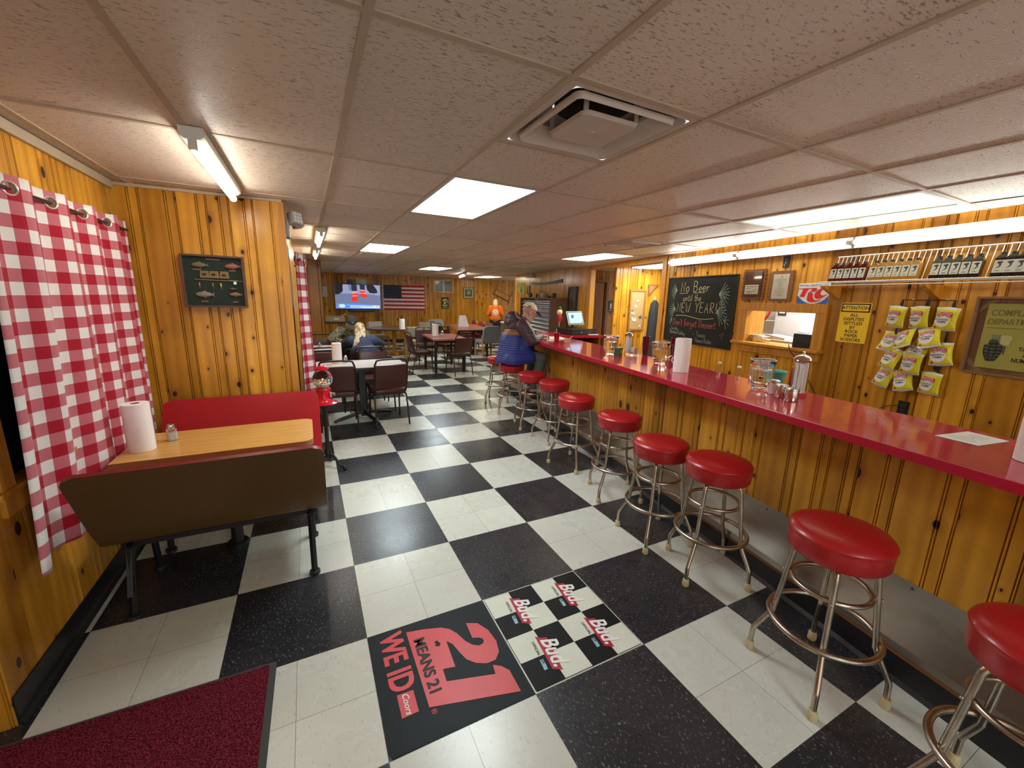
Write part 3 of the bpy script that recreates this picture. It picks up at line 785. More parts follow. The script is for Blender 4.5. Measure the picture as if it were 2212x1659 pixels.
# ---- windows
NIGHT = mat('night_glass', (0.015, 0.016, 0.018), 0.05, var=0.3, vscale=2)
DUSK = mat('grey_pane', (0.10, 0.11, 0.11), 0.12, var=0.4, vscale=5)
VIN = mat('vinyl_sash', (0.55, 0.52, 0.45), 0.4)
def win_case(name, x0, z0, x1, z1, cw, loc, rz, apron=True, sill=0.06):
    t = thing(name, None, None, loc, rz); setp(t, kind='structure')
    MB().span((x0 - cw, -0.02, z0), (x0, 0.0, z1 + cw), bevel=0.003).build('casing', WOODF, t)
    MB().span((x1, -0.02, z0), (x1 + cw, 0.0, z1 + cw), bevel=0.003).build('casing', WOODF, t)
    MB().span((x0, -0.021, z1), (x1, 0.0, z1 + cw), bevel=0.003).build('casing', WOODF, t)
    MB().span((x0 - cw - 0.03, -sill, z0 - 0.025), (x1 + cw + 0.03, 0.0, z0), bevel=0.005).build('sill', WOODF, t)
    if apron: MB().span((x0 - cw, -0.02, z0 - 0.105), (x1 + cw, 0.0, z0 - 0.026), bevel=0.003).build('apron', WOODF, t)
    return t
t = win_case('window_1', 0.27, 0.88, 1.72, 1.72, 0.085, (-3.09, 0.13, 0), PI / 2, sill=0.028)
MB().span((0.27, 0.045, 0.88), (1.72, 0.052, 1.72)).build('pane', NIGHT, t)
for nm, lc, x0, z0, x1, z1 in (('window_2', FW(0, 0), 2.21, 1.78, 2.84, 2.2), ('window_3', FW(0, 0), -0.76, 1.86, -0.03, 2.17)):
    t = win_case(nm, x0, z0, x1, z1, 0.07, lc, -TH, apron=False, sill=0.035)
    s = MB(); xm = (x0 + x1) / 2 + 0.02
    for a, b in (((x0, 0.02, z0), (x0 + 0.03, 0.05, z1)), ((x1 - 0.03, 0.02, z0), (x1, 0.05, z1)), ((xm - 0.03, 0.015, z0), (xm + 0.03, 0.05, z1)), ((x0, 0.02, z0), (x1, 0.05, z0 + 0.025)), ((x0, 0.02, z1 - 0.025), (x1, 0.05, z1))): s.span(a, b)
    s.build('sash', VIN, t)
    MB().span((x0, 0.045, z0), (xm, 0.05, z1)).build('pane', DUSK, t); MB().span((xm, 0.035, z0), (x1, 0.04, z1)).build('pane', DUSK, t)
# pass-through to the kitchen, with what one sees of the kitchen
t = thing('window_4', None, None, RW(2.75, 0), RWROT); setp(t, kind='structure')
X = lambda s: 2.75 - s
MB().span((X(1.314), -0.028, 1.566), (X(0.305), 0.0, 1.652), bevel=0.003).build('casing', WOODF, t)
MB().span((X(1.30), -0.026, 1.228), (X(1.184), 0.0, 1.566), bevel=0.003).build('casing', WOODF, t)
MB().span((X(0.408), -0.026, 1.228), (X(0.305), 0.0, 1.566), bevel=0.003).build('casing', WOODF, t)
MB().span((X(1.31), -0.085, 1.198), (X(0.29), 0.24, 1.226), bevel=0.005).build('sill', WOODF, t)
MB().span((X(1.27), -0.03, 1.115), (X(0.31), 0.0, 1.197), bevel=0.003).build('apron', WOODF, t)
MB().span((X(1.184) - 0.02, 0.06, 1.226), (X(1.184), 0.24, 1.566)).build('jamb', WOODF, t)
MB().span((X(0.408), 0.06, 1.226), (X(0.408) + 0.02, 0.24, 1.566)).build('jamb', WOODF, t)
BLOCK = mat('painted_block', (0.66, 0.65, 0.62), 0.55, bump=0.3, bscale=40)
kb = MB()
for r_ in range(11):
    for c_ in range(-2, 9):
        x0 = c_ * 0.4 + (0.2 if r_ % 2 else 0); kb.box((x0 + 0.2, 1.56, 0.1 + 0.2 * r_), (0.394, 0.06, 0.194), bevel=0.006)
structure(kb.build('wall_kitchen', BLOCK, loc=RW(2.75, 0), rot=(0, 0, RWROT)))
structure(MB().span((0.13, 0.1, 2.3), (3.2, 1.6, 2.32)).build('ceiling_kitchen', mat('kitchen_ceiling', (0.7, 0.7, 0.67), 0.6), loc=RW(2.75, 0), rot=(0, 0, RWROT)))
structure(MB().span((0.09, 0.07, 0.0), (0.13, 1.6, 2.3)).build('wall_kitchen_side', BLOCK, loc=RW(2.75, 0), rot=(0, 0, RWROT)))
structure(MB().span((3.2, 0.07, 0.0), (3.25, 1.6, 2.3)).build('wall_kitchen_end', BLOCK, loc=RW(2.75, 0), rot=(0, 0, RWROT)))
o = MB().box((1.9, 0.85, 2.285), (0.6, 0.6, 0.02)).build('kitchen_light', mat('kitchen_lamp', (0.9, 0.9, 0.9), emit=(0.95, 1.0, 1.0), estr=14.0, var=0), loc=RW(2.75, 0), rot=(0, 0, RWROT))
setp(o, 'square white light on the kitchen ceiling behind the serving window', 'ceiling light')
# restroom door
t = thing('door_1', None, None, RW(6.0, 0, -0.05), -TH); setp(t, kind='structure')
MB().span((0.40, -0.02, 0), (0.46, 0.0, 2.09)).build('casing', PINE_D, t); MB().span((0.87, -0.02, 0), (0.93, 0.0, 2.09)).build('casing', PINE_D, t); MB().span((0.46, -0.02, 2.03), (0.87, 0.0, 2.09)).build('casing', PINE_D, t)
MB().span((0.46, 0.01, 0.01), (0.79, 0.045, 2.02)).build('door_leaf', laminate('door_veneer', (0.30, 0.13, 0.035), (0.24, 0.10, 0.025), 0.5, (20, 20, 1)), t)
MB().span((0.79, 0.012, 0.01), (0.81, 0.05, 2.02)).build('door_edge', WOODF, t)
structure(MB().span((0.3, 0.5, 0), (1.3, 0.52, 2.4)).build('wall_restroom', mat('dark_room', (0.03, 0.025, 0.02), 0.8), loc=RW(6.0, 0, -0.05), rot=(0, 0, -TH)))
lamp = thing('ceiling_light', 'white light panel in the alcove beside the bar wall', 'ceiling light', RW(3.9, 2.262, -0.85), RWROT, group='lensed light panels in the ceiling grid')
MB().box((0, 0, 0.01), (1.24, 0.56, 0.03)).build('frame', OFFW, lamp); MB().box((0, 0, -0.012), (1.2, 0.52, 0.014)).build('diffuser', DIFF, lamp)

# ================================================================== BAR COUNTER
bc = thing('bar_counter', 'long knotty pine bar counter with a steel foot ledge along the stools', 'counter', CW(4.6, 0), CROT)
planks(7.7, 0.372, 1.027, seed=52, wmin=0.13, wmax=0.27, name='front_panel', m=PINE_D, loc=(0, 0.285, 0), parent=bc)
MB().prism([(0.283, 0.374), (0.283, 0.180), (0.083, 0.180), (0.083, 0.146), (0.080, 0.146), (0.080, 0.183), (0.279, 0.183), (0.279, 0.378)], 0, 7.7, 'yz').build('steel_ledge', STEEL, bc)
MB().span((0, 0.088, 0.122), (7.7, 0.283, 0.145)).build('ledge_board', mat('stained_edge', (0.24, 0.10, 0.03), 0.6), bc)
MB().prism([(0.283, 0), (0.070, 0), (0.084, 0.02), (0.090, 0.121), (0.283, 0.121)], 0, 7.7, 'yz').build('cove_base', COVE, bc)
sc_ = MB()
for k in range(10):
    for zz, yy in ((0.163, 0.079), (0.352, 0.278)): sc_.cyl((0.35 + 0.77 * k, yy, zz), (0.35 + 0.77 * k, yy - 0.002, zz), 0.006, n=10)
sc_.build('screw', mat('screw_dark', (0.12, 0.11, 0.10), 0.4, 0.8), bc)
MB().span((0, 0.62, 0.02), (7.7, 0.64, 1.025)).build('back_panel', WOODF, bc)
planks(0.36, 0.0, 1.027, seed=55, name='end_panel', m=PINE_D, loc=(-0.003, 0.645, 0), rz=-PI / 2, parent=bc)
wt = thing('countertop', 'glossy red worktop running the length of the bar', 'countertop', CW(4.68, 0), CROT)
MB().prism([(0.008, CZ - 0.001), (0.68, CZ - 0.001), (0.68, CZ - 0.04), (0.008, CZ - 0.04)], 0, 7.8, 'yz').build('laminate', REDTOP, wt)
MB().prism([(0.0, CZ - 0.003), (0.002, CZ), (0.0085, CZ), (0.0085, CZ - 0.041), (0.0, CZ - 0.041)], 0, 7.8, 'yz').build('edge_band', REDEDGE, wt)
# the return that carries the till
rc = thing('till_counter', 'short return of the bar with open shelves, carrying the till', 'counter', CW(3.88, 0.69), CROT + PI / 2)
MB().span((0.74, 0.03, 0), (0.78, 0.58, 1.028)).build('end_panel', PINE_D, rc)
MB().span((0.02, 0.55, 0), (0.735, 0.58, 1.028)).build('back_panel', BLACKM, rc)
MB().span((0.02, 0.05, 0.86), (0.735, 0.545, 0.885)).build('shelf', mat('cream_shelf', (0.62, 0.55, 0.38), 0.5), rc)
MB().span((0.02, 0.03, 0.35), (0.735, 0.545, 0.375)).build('shelf', BLACKM, rc)
rt = thing('till_worktop', 'short red worktop under the till', 'countertop', CW(3.87, 0.69), CROT + PI / 2)
MB().prism(rrect(0.0, 0.0, 0.80, 0.63, 0.02), CZ - 0.04, CZ - 0.001, 'xy').build('laminate', REDTOP, rt)
MB().span((0.015, -0.006, CZ - 0.041), (0.79, -0.0005, CZ - 0.001)).build('edge_band', REDEDGE, rt)

# ================================================================== BAR STOOLS
def stool():
    t = thing('bar_stool', '', 'stool', (0, 0, 0), group='red vinyl bar stools along the counter')
    prof = [(0.02, 0.626), (0.150, 0.626), (0.172, 0.628), (0.178, 0.636), (0.180, 0.700), (0.182, 0.712), (0.1845, 0.716), (0.1825, 0.720), (0.180, 0.723), (0.172, 0.733), (0.15, 0.741), (0.10, 0.747), (0.05, 0.7495), (0.0, 0.750)]
    c = MB().lathe(prof, n=56)
    c.box((0.1795, 0.0, 0.672), (0.003, 0.003, 0.074))
    c.build('seat', REDV, t, smooth=True, angle=60)
    MB().cyl((0, 0, 0.606), (0, 0, 0.626), 0.105, n=24).cyl((0, 0, 0.59), (0, 0, 0.606), 0.03, n=16).build('swivel_plate', mat('swivel_dark', (0.05, 0.045, 0.04), 0.4, 0.6), t)
    for k in range(4):
        a = PI / 2 * k
        pts = smoothpath([(0.05, 0, 0.613), (0.115, 0, 0.611), (0.140, 0, 0.588), (0.148, 0, 0.54), (0.178, 0, 0.285), (0.186, 0, 0.245), (0.238, 0, 0.135), (0.247, 0, 0.105), (0.250, 0, 0.03)], 4)
        l = MB().tube(pts, 0.0115, n=12).build('leg', RUSTY, t, smooth=True, rot=(0, 0, a))
        MB().lathe([(0.012, 0.045), (0.016, 0.044), (0.018, 0.035), (0.020, 0.006), (0.016, 0.0), (0.0, 0.0)][::-1], n=16, c=(0.250, 0, 0)).build('foot_cap', RUBBER, l, smooth=True)
    ring = lambda r, z, n=56: [(r * math.cos(2 * PI * k / n), r * math.sin(2 * PI * k / n), z) for k in range(n)]
    MB().tube(ring(0.140, 0.475), 0.0105, n=10, closed=True).build('upper_ring', RUSTY, t, smooth=True)
    MB().tube(ring(0.200, 0.275), 0.0125, n=12, closed=True).build('foot_ring', RUSTY, t, smooth=True)
    rv = MB()
    for k in range(4):
        a = PI / 2 * k
        rv.ell((0.170 * math.cos(a), 0.170 * math.sin(a), 0.475), (0.006, 0.006, 0.006), u=8, v=6)
    rv.build('rivet', CHROME, t, smooth=True)
    return t
STOOLS = [(-0.14, -1.66, 40, 1.0, 'red bar stool closest to the camera, cut off by the picture edge'),
          (-0.033, -1.062, 28, 1.0, 'nearest whole red bar stool, standing alone with a bright patch on its seat'),
          (0.165, -0.332, 14, 1.0, 'second whole red bar stool from the camera, with a stitched seam on its side'),
          (0.135, 0.088, 35, 0.975, 'red bar stool standing close behind the one with the side seam'),
          (0.312, 0.718, 20, 0.972, 'fourth whole red bar stool from the camera, below the paper towel roll on the bar'),
          (0.350, 1.398, 62, 0.968, 'fifth whole red bar stool from the camera, with a pale worn seat'),
          (0.560, 2.145, 48, 0.965, 'third red bar stool before the seated man, counting towards the camera'),
          (0.565, 2.690, 30, 0.965, 'empty red bar stool next to the man, on the camera side'),
          (0.620, 3.400, 20, 0.97, 'red bar stool the man in the blue jacket sits on'),
          (0.740, 4.120, 12, 0.97, 'last red bar stool, just beyond the seated man')]
st0 = stool()
for i, (x, y, a, zs, lb) in enumerate(STOOLS):
    o = st0 if i == 0 else copy_tree(st0)
    o.location = (x, y, 0); o.rotation_euler = (0, 0, R(a)); o.scale = (1, 1, zs); o['label'] = lb

# ================================================================== BOOTH
BROWN = mat('brown_laminate', (0.085, 0.042, 0.011), 0.42, var=0.12, vscale=30)
REDL = mat('red_laminate', (0.36, 0.006, 0.010), 0.33, var=0.08, vscale=6)
MAPLE = laminate('maple_laminate', (0.66, 0.36, 0.10), (0.54, 0.27, 0.065), 0.28, (4, 55, 1))
def bench(name, label, y0, flip):
    """bent plywood bench; local y runs from its back towards the table"""
    t = thing(name, label, 'bench', (-2.468 if not flip else -2.455, y0, 0), PI if flip else 0)
    pr_ = smoothpath([(0.0, 0.858), (0.08, 0.70), (0.17, 0.52), (0.225, 0.43), (0.262, 0.385), (0.32, 0.372), (0.42, 0.385), (0.58, 0.418), (0.66, 0.430), (0.675, 0.420)], 6)
    hw = 0.517 if not flip else 0.51; th = 0.02; rows = []
    tot = 0; acc = [0]
    for a, b in zip(pr_, pr_[1:]): tot += (Vector(b) - Vector(a)).length; acc.append(tot)
    bm = bmesh.new()
    O, I = [], []
    for i, p in enumerate(pr_):
        a = Vector(pr_[max(0, i - 1)]); b = Vector(pr_[min(len(pr_) - 1, i + 1)])
        tg = (b - a).normalized(); nn = Vector((tg.y, -tg.x))            # points away from the sitter
        if nn.x > 0 and nn.y > 0: nn = -nn
        d = min(acc[i], tot - acc[i]); r = 0.055
        w_ = hw - (r - math.sqrt(max(0, r * r - (r - d) ** 2)) if d < r else 0)
        nx = 10
        O.append([bm.verts.new((-w_ + 2 * w_ * k / nx, p[0] - tg.y * -0 + (-tg.y) * -th * 0 + nn.x * 0, p[1])) for k in range(nx + 1)])
        q = Vector(p) + Vector((-tg.y, tg.x)) * th if (-tg.y) > 0 or tg.x > 0 else Vector(p) - Vector((-tg.y, tg.x)) * th
        I.append([bm.verts.new((-w_ + 2 * w_ * k / nx, q[0], q[1])) for k in range(nx + 1)])
    n = len(O)
    for i in range(n - 1):
        for k in range(10):
            f = bm.faces.new((O[i][k], O[i][k + 1], O[i + 1][k + 1], O[i + 1][k])); f.material_index = 0
            f = bm.faces.new((I[i][k + 1], I[i][k], I[i + 1][k], I[i + 1][k + 1])); f.material_index = 1
        for k in (0, 10):
            f = bm.faces.new((O[i][k], O[i + 1][k], I[i + 1][k], I[i][k])); f.material_index = 2
    for i in (0, n - 1):
        for k in range(10):
            f = bm.faces.new((O[i][k + 1], O[i][k], I[i][k], I[i][k + 1])); f.material_index = 2
    bmesh.ops.recalc_face_normals(bm, faces=bm.faces[:])
    me = bpy.data.meshes.new('shell'); bm.to_mesh(me); bm.free()
    o = link('shell', me, [BROWN, REDL, mat('red_brown_edge', (0.20, 0.012, 0.010), 0.4)], t); me.shade_smooth()
    me.set_sharp_from_angle(angle=R(50))
    MB().span((-0.46, 0.295, 0.340), (0.46, 0.325, 0.367)).span((-0.46, 0.56, 0.375), (0.46, 0.59, 0.405)).build('rail', BLACK, t)
    for sx in (-1, 1):
        l = MB(); x = sx * 0.42
        l.tube([(x, 0.275, 0.36), (x, 0.185, 0.0)], 0.017, n=4)
        if sx * (-1 if flip else 1) < 0: l.prism([(0.185, 0.12), (0.27, 0.36), (0.42, 0.365), (0.30, 0.30), (0.24, 0.16)], x - 0.012, x + 0.012, 'yz')
        l.tube([(x, 0.25, 0.355), (x, 0.60, 0.385)], 0.016, n=4).tube([(x, 0.58, 0.38), (x, 0.62, 0.0)], 0.018, n=4)
        lo = l.build('leg', BLACK, t)
        for yy in (0.185, 0.62): MB().cyl((x, yy, 0), (x, yy, 0.02), 0.03, n=12).build('foot_pad', BLACKM, lo)
    if flip is False:
        MB().box((0.435, 0.128, 0.662), (0.004, 0.004, 0.022), rot=(0.5, 0.35, 0)).build('scratch', WHITEINK, t)
    return t
bench('booth_bench', 'booth bench nearest the camera, its brown back turned to us', 0.448, False)
bench('booth_bench', 'red booth bench standing against the pine nook wall', 1.868, True)
bt = thing('booth_table', 'maple topped booth table beside the gingham curtain', 'table', (-2.5, 1.16, 0))
out = [(-0.475, -0.26)] + [(0.5 - 0.06 + 0.06 * math.sin(a), -0.26 + 0.06 - 0.06 * math.cos(a)) for a in [PI / 2 * k / 6 for k in range(7)]] + [(0.5 - 0.06 + 0.06 * math.cos(a), 0.26 - 0.06 + 0.06 * math.sin(a)) for a in [PI / 2 * k / 6 for k in range(7)]] + [(-0.475, 0.26)]
MB().prism(out, 0.748, 0.750, 'xy').build('table_top', MAPLE, bt)
MB().prism([(x * 0.999, y * 0.999) for x, y in out], 0.715, 0.7479, 'xy').build('table_edge', mat('tan_edge', (0.36, 0.19, 0.07), 0.4), bt)
MB().cyl((0, 0, 0.03), (0, 0, 0.69), 0.035, n=16).box((0, 0, 0.7025), (0.4, 0.4, 0.02)).build('pedestal', BLACK, bt, smooth=False)
MB().cyl((0, 0, 0), (0, 0, 0.03), 0.06, n=28).build('base', BLACK, bt)

# ---- paper towel rolls
def towel(name_label, loc, h=0.275, r=0.058, tail=None, rz=0):
    t = thing('paper_towel_roll', name_label, 'paper towel roll', loc, rz, group='paper towel rolls')
    MB().lathe([(0.021, 0.0), (r, 0.0), (r + 0.001, h * 0.5), (r, h), (0.021, h), (0.021, h - 0.08), (0.0, h - 0.08)], n=40).build('roll', PAPER, t, smooth=True)
    MB().lathe([(0.020, h - 0.078), (0.0195, h + 0.0005), (0.0215, h + 0.0005)], n=24, cap=False).build('core', CARD, t, smooth=True)
    if tail: MB().prism([(-r - 0.001, -0.01), (-r - 0.003, 0.028), (-r + 0.002, 0.055), (-r + 0.004, 0.055), (-r - 0.0005, 0.028), (-r + 0.001, -0.01)], 0.0, h, 'xy').build('loose_sheet', PAPER, t)
    return t
towel('paper towel roll on the booth table', (-2.885, 1.10, 0.751), 0.275, 0.062)
towel('paper towel roll on the red bar counter near the chalkboard', (0.82, 0.585, CZ + 0.001), 0.28, 0.060, True, R(30))
towel('paper towel roll at the picture edge, on the near end of the bar', (0.525, -1.400, CZ + 0.001), 0.28, 0.060)
towel('paper towel roll on the white dining table', (-1.665, 4.02, 0.751), 0.265, 0.06, True, R(-60))
towel('paper towel roll on the small red table', (0.60, 7.32, 0.751), 0.27, 0.072, True, R(120))
towel('printed paper towel roll on the round wooden table', (0.30, 9.5, 0.751), 0.27, 0.075)
# salt shakers
SALT = mat('salt', (0.80, 0.78, 0.72), 0.9)
def shaker(label, loc, rz=0.0, fill=SALT, sc=1.0):
    t = thing('salt_shaker', label, 'shaker', loc, rz, group='glass salt and pepper shakers')
    MB().prism(rrect(-0.019, -0.019, 0.019, 0.019, 0.007, 3), 0.0, 0.062, 'xy').build('jar', mat('shaker_glass', (0.9, 0.93, 0.92), 0.03, trans=0.9), t)
    MB().prism(rrect(-0.0165, -0.0165, 0.0165, 0.0165, 0.006, 3), 0.003, 0.042, 'xy').build('salt', fill, t)
    MB().lathe([(0.0, 0.0625), (0.017, 0.0625), (0.0175, 0.075), (0.015, 0.083), (0.008, 0.087), (0.0, 0.0875)], n=20).build('cap', CHROME, t, smooth=True)
    t.scale = (sc, sc, sc)
    return t
PEP = mat('pepper', (0.06, 0.05, 0.045), 0.9)
shaker('glass salt shaker beside the towel roll on the booth table', (-2.775, 1.225, 0.751), 0.5, sc=1.2)
shaker('salt shaker beside the towel roll on the white dining table', (-1.565, 4.0, 0.751), 0.2)
shaker('pepper shaker behind the salt on the white dining table', (-1.555, 4.09, 0.751), 0.7, PEP)
shaker('salt shaker on the small red table', (0.75, 7.25, 0.751), 0.2, sc=1.4)
shaker('salt shaker on the diners\' white table', (-1.83, 5.65, 0.751), 0.2, sc=1.2)

# ---- gumball machine on its cast-iron stand
gm = thing('gumball_machine', 'red gumball machine on a black cast iron stand, behind the booth', 'gumball machine', (-1.895, 2.27, 0))
GR = mat('gumball_red', (0.55, 0.008, 0.02), 0.2)
MB().lathe([(0.055, 0.64), (0.115, 0.645), (0.118, 0.652), (0.085, 0.662), (0.072, 0.675), (0.062, 0.70), (0.060, 0.75), (0.066, 0.785), (0.062, 0.79), (0.0, 0.79)], n=36).build('body', GR, gm, smooth=True)
MB().lathe([(0.0, 0.966), (0.058, 0.966), (0.060, 0.974), (0.045, 0.990), (0.030, 1.0), (0.012, 1.004), (0.0, 1.005)], n=32).build('lid', GR, gm, smooth=True)
gg = []
for k in range(15):
    a = -PI / 2 + PI * (k + 1.6) / 17.2; gg.append((0.088 * math.cos(a), 0.879 + 0.088 * math.sin(a)))
MB().lathe(gg, n=40, cap=False).build('globe', mat('thin_glass', (0.95, 0.97, 0.96), 0.02, trans=1.0, ior=1.10), gm, smooth=True)
MB().lathe([(0.0, 0.79), (0.050, 0.792), (0.052, 0.80), (0.044, 0.806), (0.0, 0.806)], n=30).build('collar', CHROME, gm, smooth=True)
GC = [mat('gumball_' + n, c, 0.25, var=0) for n, c in (('yellow', (0.75, 0.55, 0.03)), ('green', (0.10, 0.45, 0.08)), ('blue', (0.05, 0.20, 0.60)), ('white', (0.75, 0.72, 0.68)), ('scarlet', (0.60, 0.03, 0.03)), ('orange', (0.75, 0.25, 0.02)))]
g2 = random.Random(5)
gb = MB(); n_ = 0
for _ in range(900):
    p = Vector((g2.uniform(-0.08, 0.08), g2.uniform(-0.08, 0.08), g2.uniform(-0.075, -0.012)))
    if p.length > 0.078 or n_ >= 170: continue
    if p.length < 0.045 and p.z < -0.022: continue
    gb.mi = n_ % 6; n_ += 1
    vs = bmesh.ops.create_icosphere(gb.bm, subdivisions=1, radius=0.0078)['verts']
    bmesh.ops.translate(gb.bm, vec=p + Vector((0, 0, 0.879)), verts=vs); gb._tag({f for v in vs for f in v.link_faces})
gb.mi = 3; gb.lathe([(0.0, 0.807), (0.045, 0.815), (0.062, 0.835), (0.062, 0.852), (0.0, 0.856)], n=24)
o = gb.build('gumballs', GC, gm, smooth=True); setp(o, kind='stuff')
MB().box((0.060, -0.03, 0.73), (0.02, 0.03, 0.05), bevel=0.004).cyl((0.07, -0.035, 0.735), (0.095, -0.045, 0.735), 0.016, n=14).build('coin_dial', CHROME, gm)
MB().lathe([(0.0, 0.635), (0.05, 0.635), (0.04, 0.61), (0.018, 0.58), (0.018, 0.20), (0.028, 0.16), (0.035, 0.12), (0.02, 0.09), (0.0, 0.09)][::-1], n=20).build('pole', BLACK, gm, smooth=True)
for k in range(3):
    MB().tube(smoothpath([(0.0, 0, 0.13), (0.06, 0, 0.125), (0.10, 0, 0.07), (0.13, 0, 0.035), (0.17, 0, 0.03), (0.185, 0, 0.012)], 5), 0.013, n=10).ell((0.175, 0, 0.012), (0.024, 0.018, 0.012), u=10, v=8).build('claw_foot', BLACK, gm, smooth=True, rot=(0, 0, R(-40 + 120 * k)))

# ---- curtains
def curtain(label, L_, z0, z1, loc, rz, lam, amp, rings, cat='curtain', phase=0.0, rod=None, flare=1.0, skew=0.0):
    t = thing('curtain', label, cat, loc, rz)
    n = int(L_ / 0.0125); nz = 30; bm = bmesh.new(); uvl = bm.loops.layers.uv.new('UVMap')
    V, U = [], []
    r2 = random.Random(len(label))
    ph = [r2.uniform(-0.5, 0.5) for _ in range(40)]
    for j in range(nz + 1):
        z = z1 + (z0 - z1) * j / nz; row = []; us = []; u = 0; prev = None
        k_ = j / nz
        for i in range(n + 1):
            x = L_ * i / n
            a = 2 * PI * x / lam + phase
            y = amp * (0.85 + 0.35 * k_ * flare) * math.sin(a + 0.5 * k_ * math.sin(a * 0.37 + 1.0)) + 0.008 * k_ * math.sin(2.3 * a + 1.3)
            y = max(-amp * 1.25, min(amp * 1.25, y))
            xx = x + 0.018 * k_ * math.sin(a * 0.5 + 2) - skew * k_ ** 1.4 * (1 - x / L_)
            p = Vector((xx, y, z + 0.004 * math.sin(a * 1.1)))
            q = Vector((x, amp * math.sin(a), 0))
            if prev is not None: u += (q - prev).length
            prev = q; row.append(bm.verts.new(p)); us.append(u)
        V.append(row); U.append(us)
    for j in range(nz):
        for i in range(n):
            f = bm.faces.new((V[j + 1][i], V[j + 1][i + 1], V[j][i + 1], V[j][i]))
            for l, (jj, ii) in zip(f.loops, ((j + 1, i), (j + 1, i + 1), (j, i + 1), (j, i))): l[uvl].uv = (U[jj][ii], V[jj][ii].co.z)
            f.smooth = True
    me = bpy.data.meshes.new('cloth'); bm.to_mesh(me); bm.free()
    o = link('cloth', me, GING, t)
    md = o.modifiers.new('thick', 'SOLIDIFY'); md.thickness = 0.003; md.offset = 0
    for x in rings:
        a = 2 * PI * x / lam + phase; y = amp * 0.9 * math.sin(a); sl = amp * 2 * PI / lam * math.cos(a)
        ang = math.atan(sl)
        rr_ = MB(); m = 22
        rr_.tube([(0.026 * math.cos(2 * PI * k / m), 0, 0.026 * math.sin(2 * PI * k / m)) for k in range(m)], 0.0055, n=8, closed=True)
        g = rr_.build('grommet', mat('grommet_nickel', (0.62, 0.58, 0.52), 0.25, 0.8), t, smooth=True, loc=(x, y, z1 - 0.055), rot=(0, 0, ang))
        MB().cyl((0, -0.0022, 0), (0, 0.0022, 0), 0.021, n=20).build('grommet_eye', mat('rod_gap', (0.10, 0.035, 0.012), 0.6), g)
    return t
CU = curtain('red and white gingham curtain over the booth window', 1.50, 0.53, 2.10, (-3.026, 0.42, 0), PI / 2, 0.31, 0.031, [0.26, 0.57, 0.88, 1.19, 1.44], phase=PI - 2 * PI * 0.26 / 0.31, skew=0.17)
rd = thing('curtain_rod', 'dark metal curtain rod above the booth window', 'curtain rod', (-3.028, 0.25, 2.045), PI / 2)
MB().cyl((0, 0, 0), (1.69, 0, 0), 0.008, n=12).build('rod', mat('dark_rod', (0.05, 0.03, 0.02), 0.35, 0.7), rd)
for x in (0.02, 1.675): MB().box((x, 0.032, 0), (0.012, 0.06, 0.02)).build('bracket', mat('dark_rod', (0.05, 0.03, 0.02)), rd)
curtain('gingham curtain hanging edge-on beside the gumball machine', 1.1, 0.55, 2.0, (-2.0, 2.36, 0), PI / 2, 0.26, 0.045, [0.03, 0.16, 0.29, 0.42, 0.55, 0.68], phase=0.6)
rd = thing('curtain_rod', 'curtain rod above the aisle window, behind the gumball machine', 'curtain rod', (-2.0, 2.33, 1.945), PI / 2)
MB().cyl((0, 0, 0), (1.2, 0, 0), 0.008, n=12).build('rod', mat('dark_rod', (0.05, 0.03, 0.02)), rd)
MB().box((1.15, 0.03, 0), (0.012, 0.075, 0.02)).build('bracket', mat('dark_rod', (0.05, 0.03, 0.02)), rd)

# ---- entrance mat and floor signs
mt = thing('door_mat', 'burgundy entrance mat with a grey rubber border', 'mat', (-2.66, -0.46, 0), R(-1.0))
MB().prism(rrect(-0.84, -0.9, 0.435, 0.50, 0.01, 2), 0.0, 0.006, 'xy').build('rubber_border', mat('grey_rubber', (0.055, 0.052, 0.045), 0.7), mt)
MB().prism(rrect(-0.81, -0.87, 0.408, 0.483, 0.005, 2), 0.004, 0.013, 'xy').build('pile', CARPET, mt)
# "21 MEANS 21" square: text runs towards the camera (-Y), its top towards the bar (+X)
D1 = mat('decal_charcoal', (0.016, 0.020, 0.022), 0.5, spec=0.15, var=0.2, vscale=6)
DR = mat('decal_red', (0.62, 0.035, 0.045), 0.42, var=0.08, vscale=10)
fd = thing('floor_sign', 'worn black floor sign with large red numerals 21', 'floor sign', (-2.5 * SQ, -0.5 * SQ, 0), -PI / 2)
h_ = SQ / 2 - 0.003
MB().prism([(-h_, h_), (h_, h_), (h_, -h_ + 0.012), (h_ - 0.015, -h_ + 0.004), (h_ - 0.03, -h_), (-h_, -h_)], 0.0, 0.0022, 'xy').build('backing', D1, fd)
def arc(cx, cy, rx, ry, a0, a1, n=16): return [(cx + rx * math.cos(R(a0 + (a1 - a0) * k / n)), cy + ry * math.sin(R(a0 + (a1 - a0) * k / n))) for k in range(n + 1)]
num = [(-0.2545, -0.1252), (-0.2375, -0.0411), (-0.2109, 0.042), (-0.1826, 0.0792), (-0.1404, 0.1042), (-0.0812, 0.1256), (-0.0468, 0.1477), (-0.0282, 0.1752), (-0.0304, 0.1985), (-0.045, 0.2087), (-0.062, 0.2064), (-0.0741, 0.1898), (-0.0837, 0.163), (-0.185, 0.1665), (-0.1605, 0.2201), (-0.0956, 0.253), (-0.0183, 0.2632), (0.0437, 0.2496), (0.0786, 0.2166), (0.0787, 0.1726), (0.0562, 0.1286), (0.0201, 0.0959), (-0.0332, 0.0782), (-0.0905, 0.0635), (-0.12, 0.0409), (0.0342, 0.0359), (0.0225, -0.0191), (0.0878, -0.0217), (0.1454, 0.1869), (0.098, 0.1945), (0.121, 0.2279), (0.1561, 0.2518), (0.2661, 0.2524), (0.1696, -0.1205)]
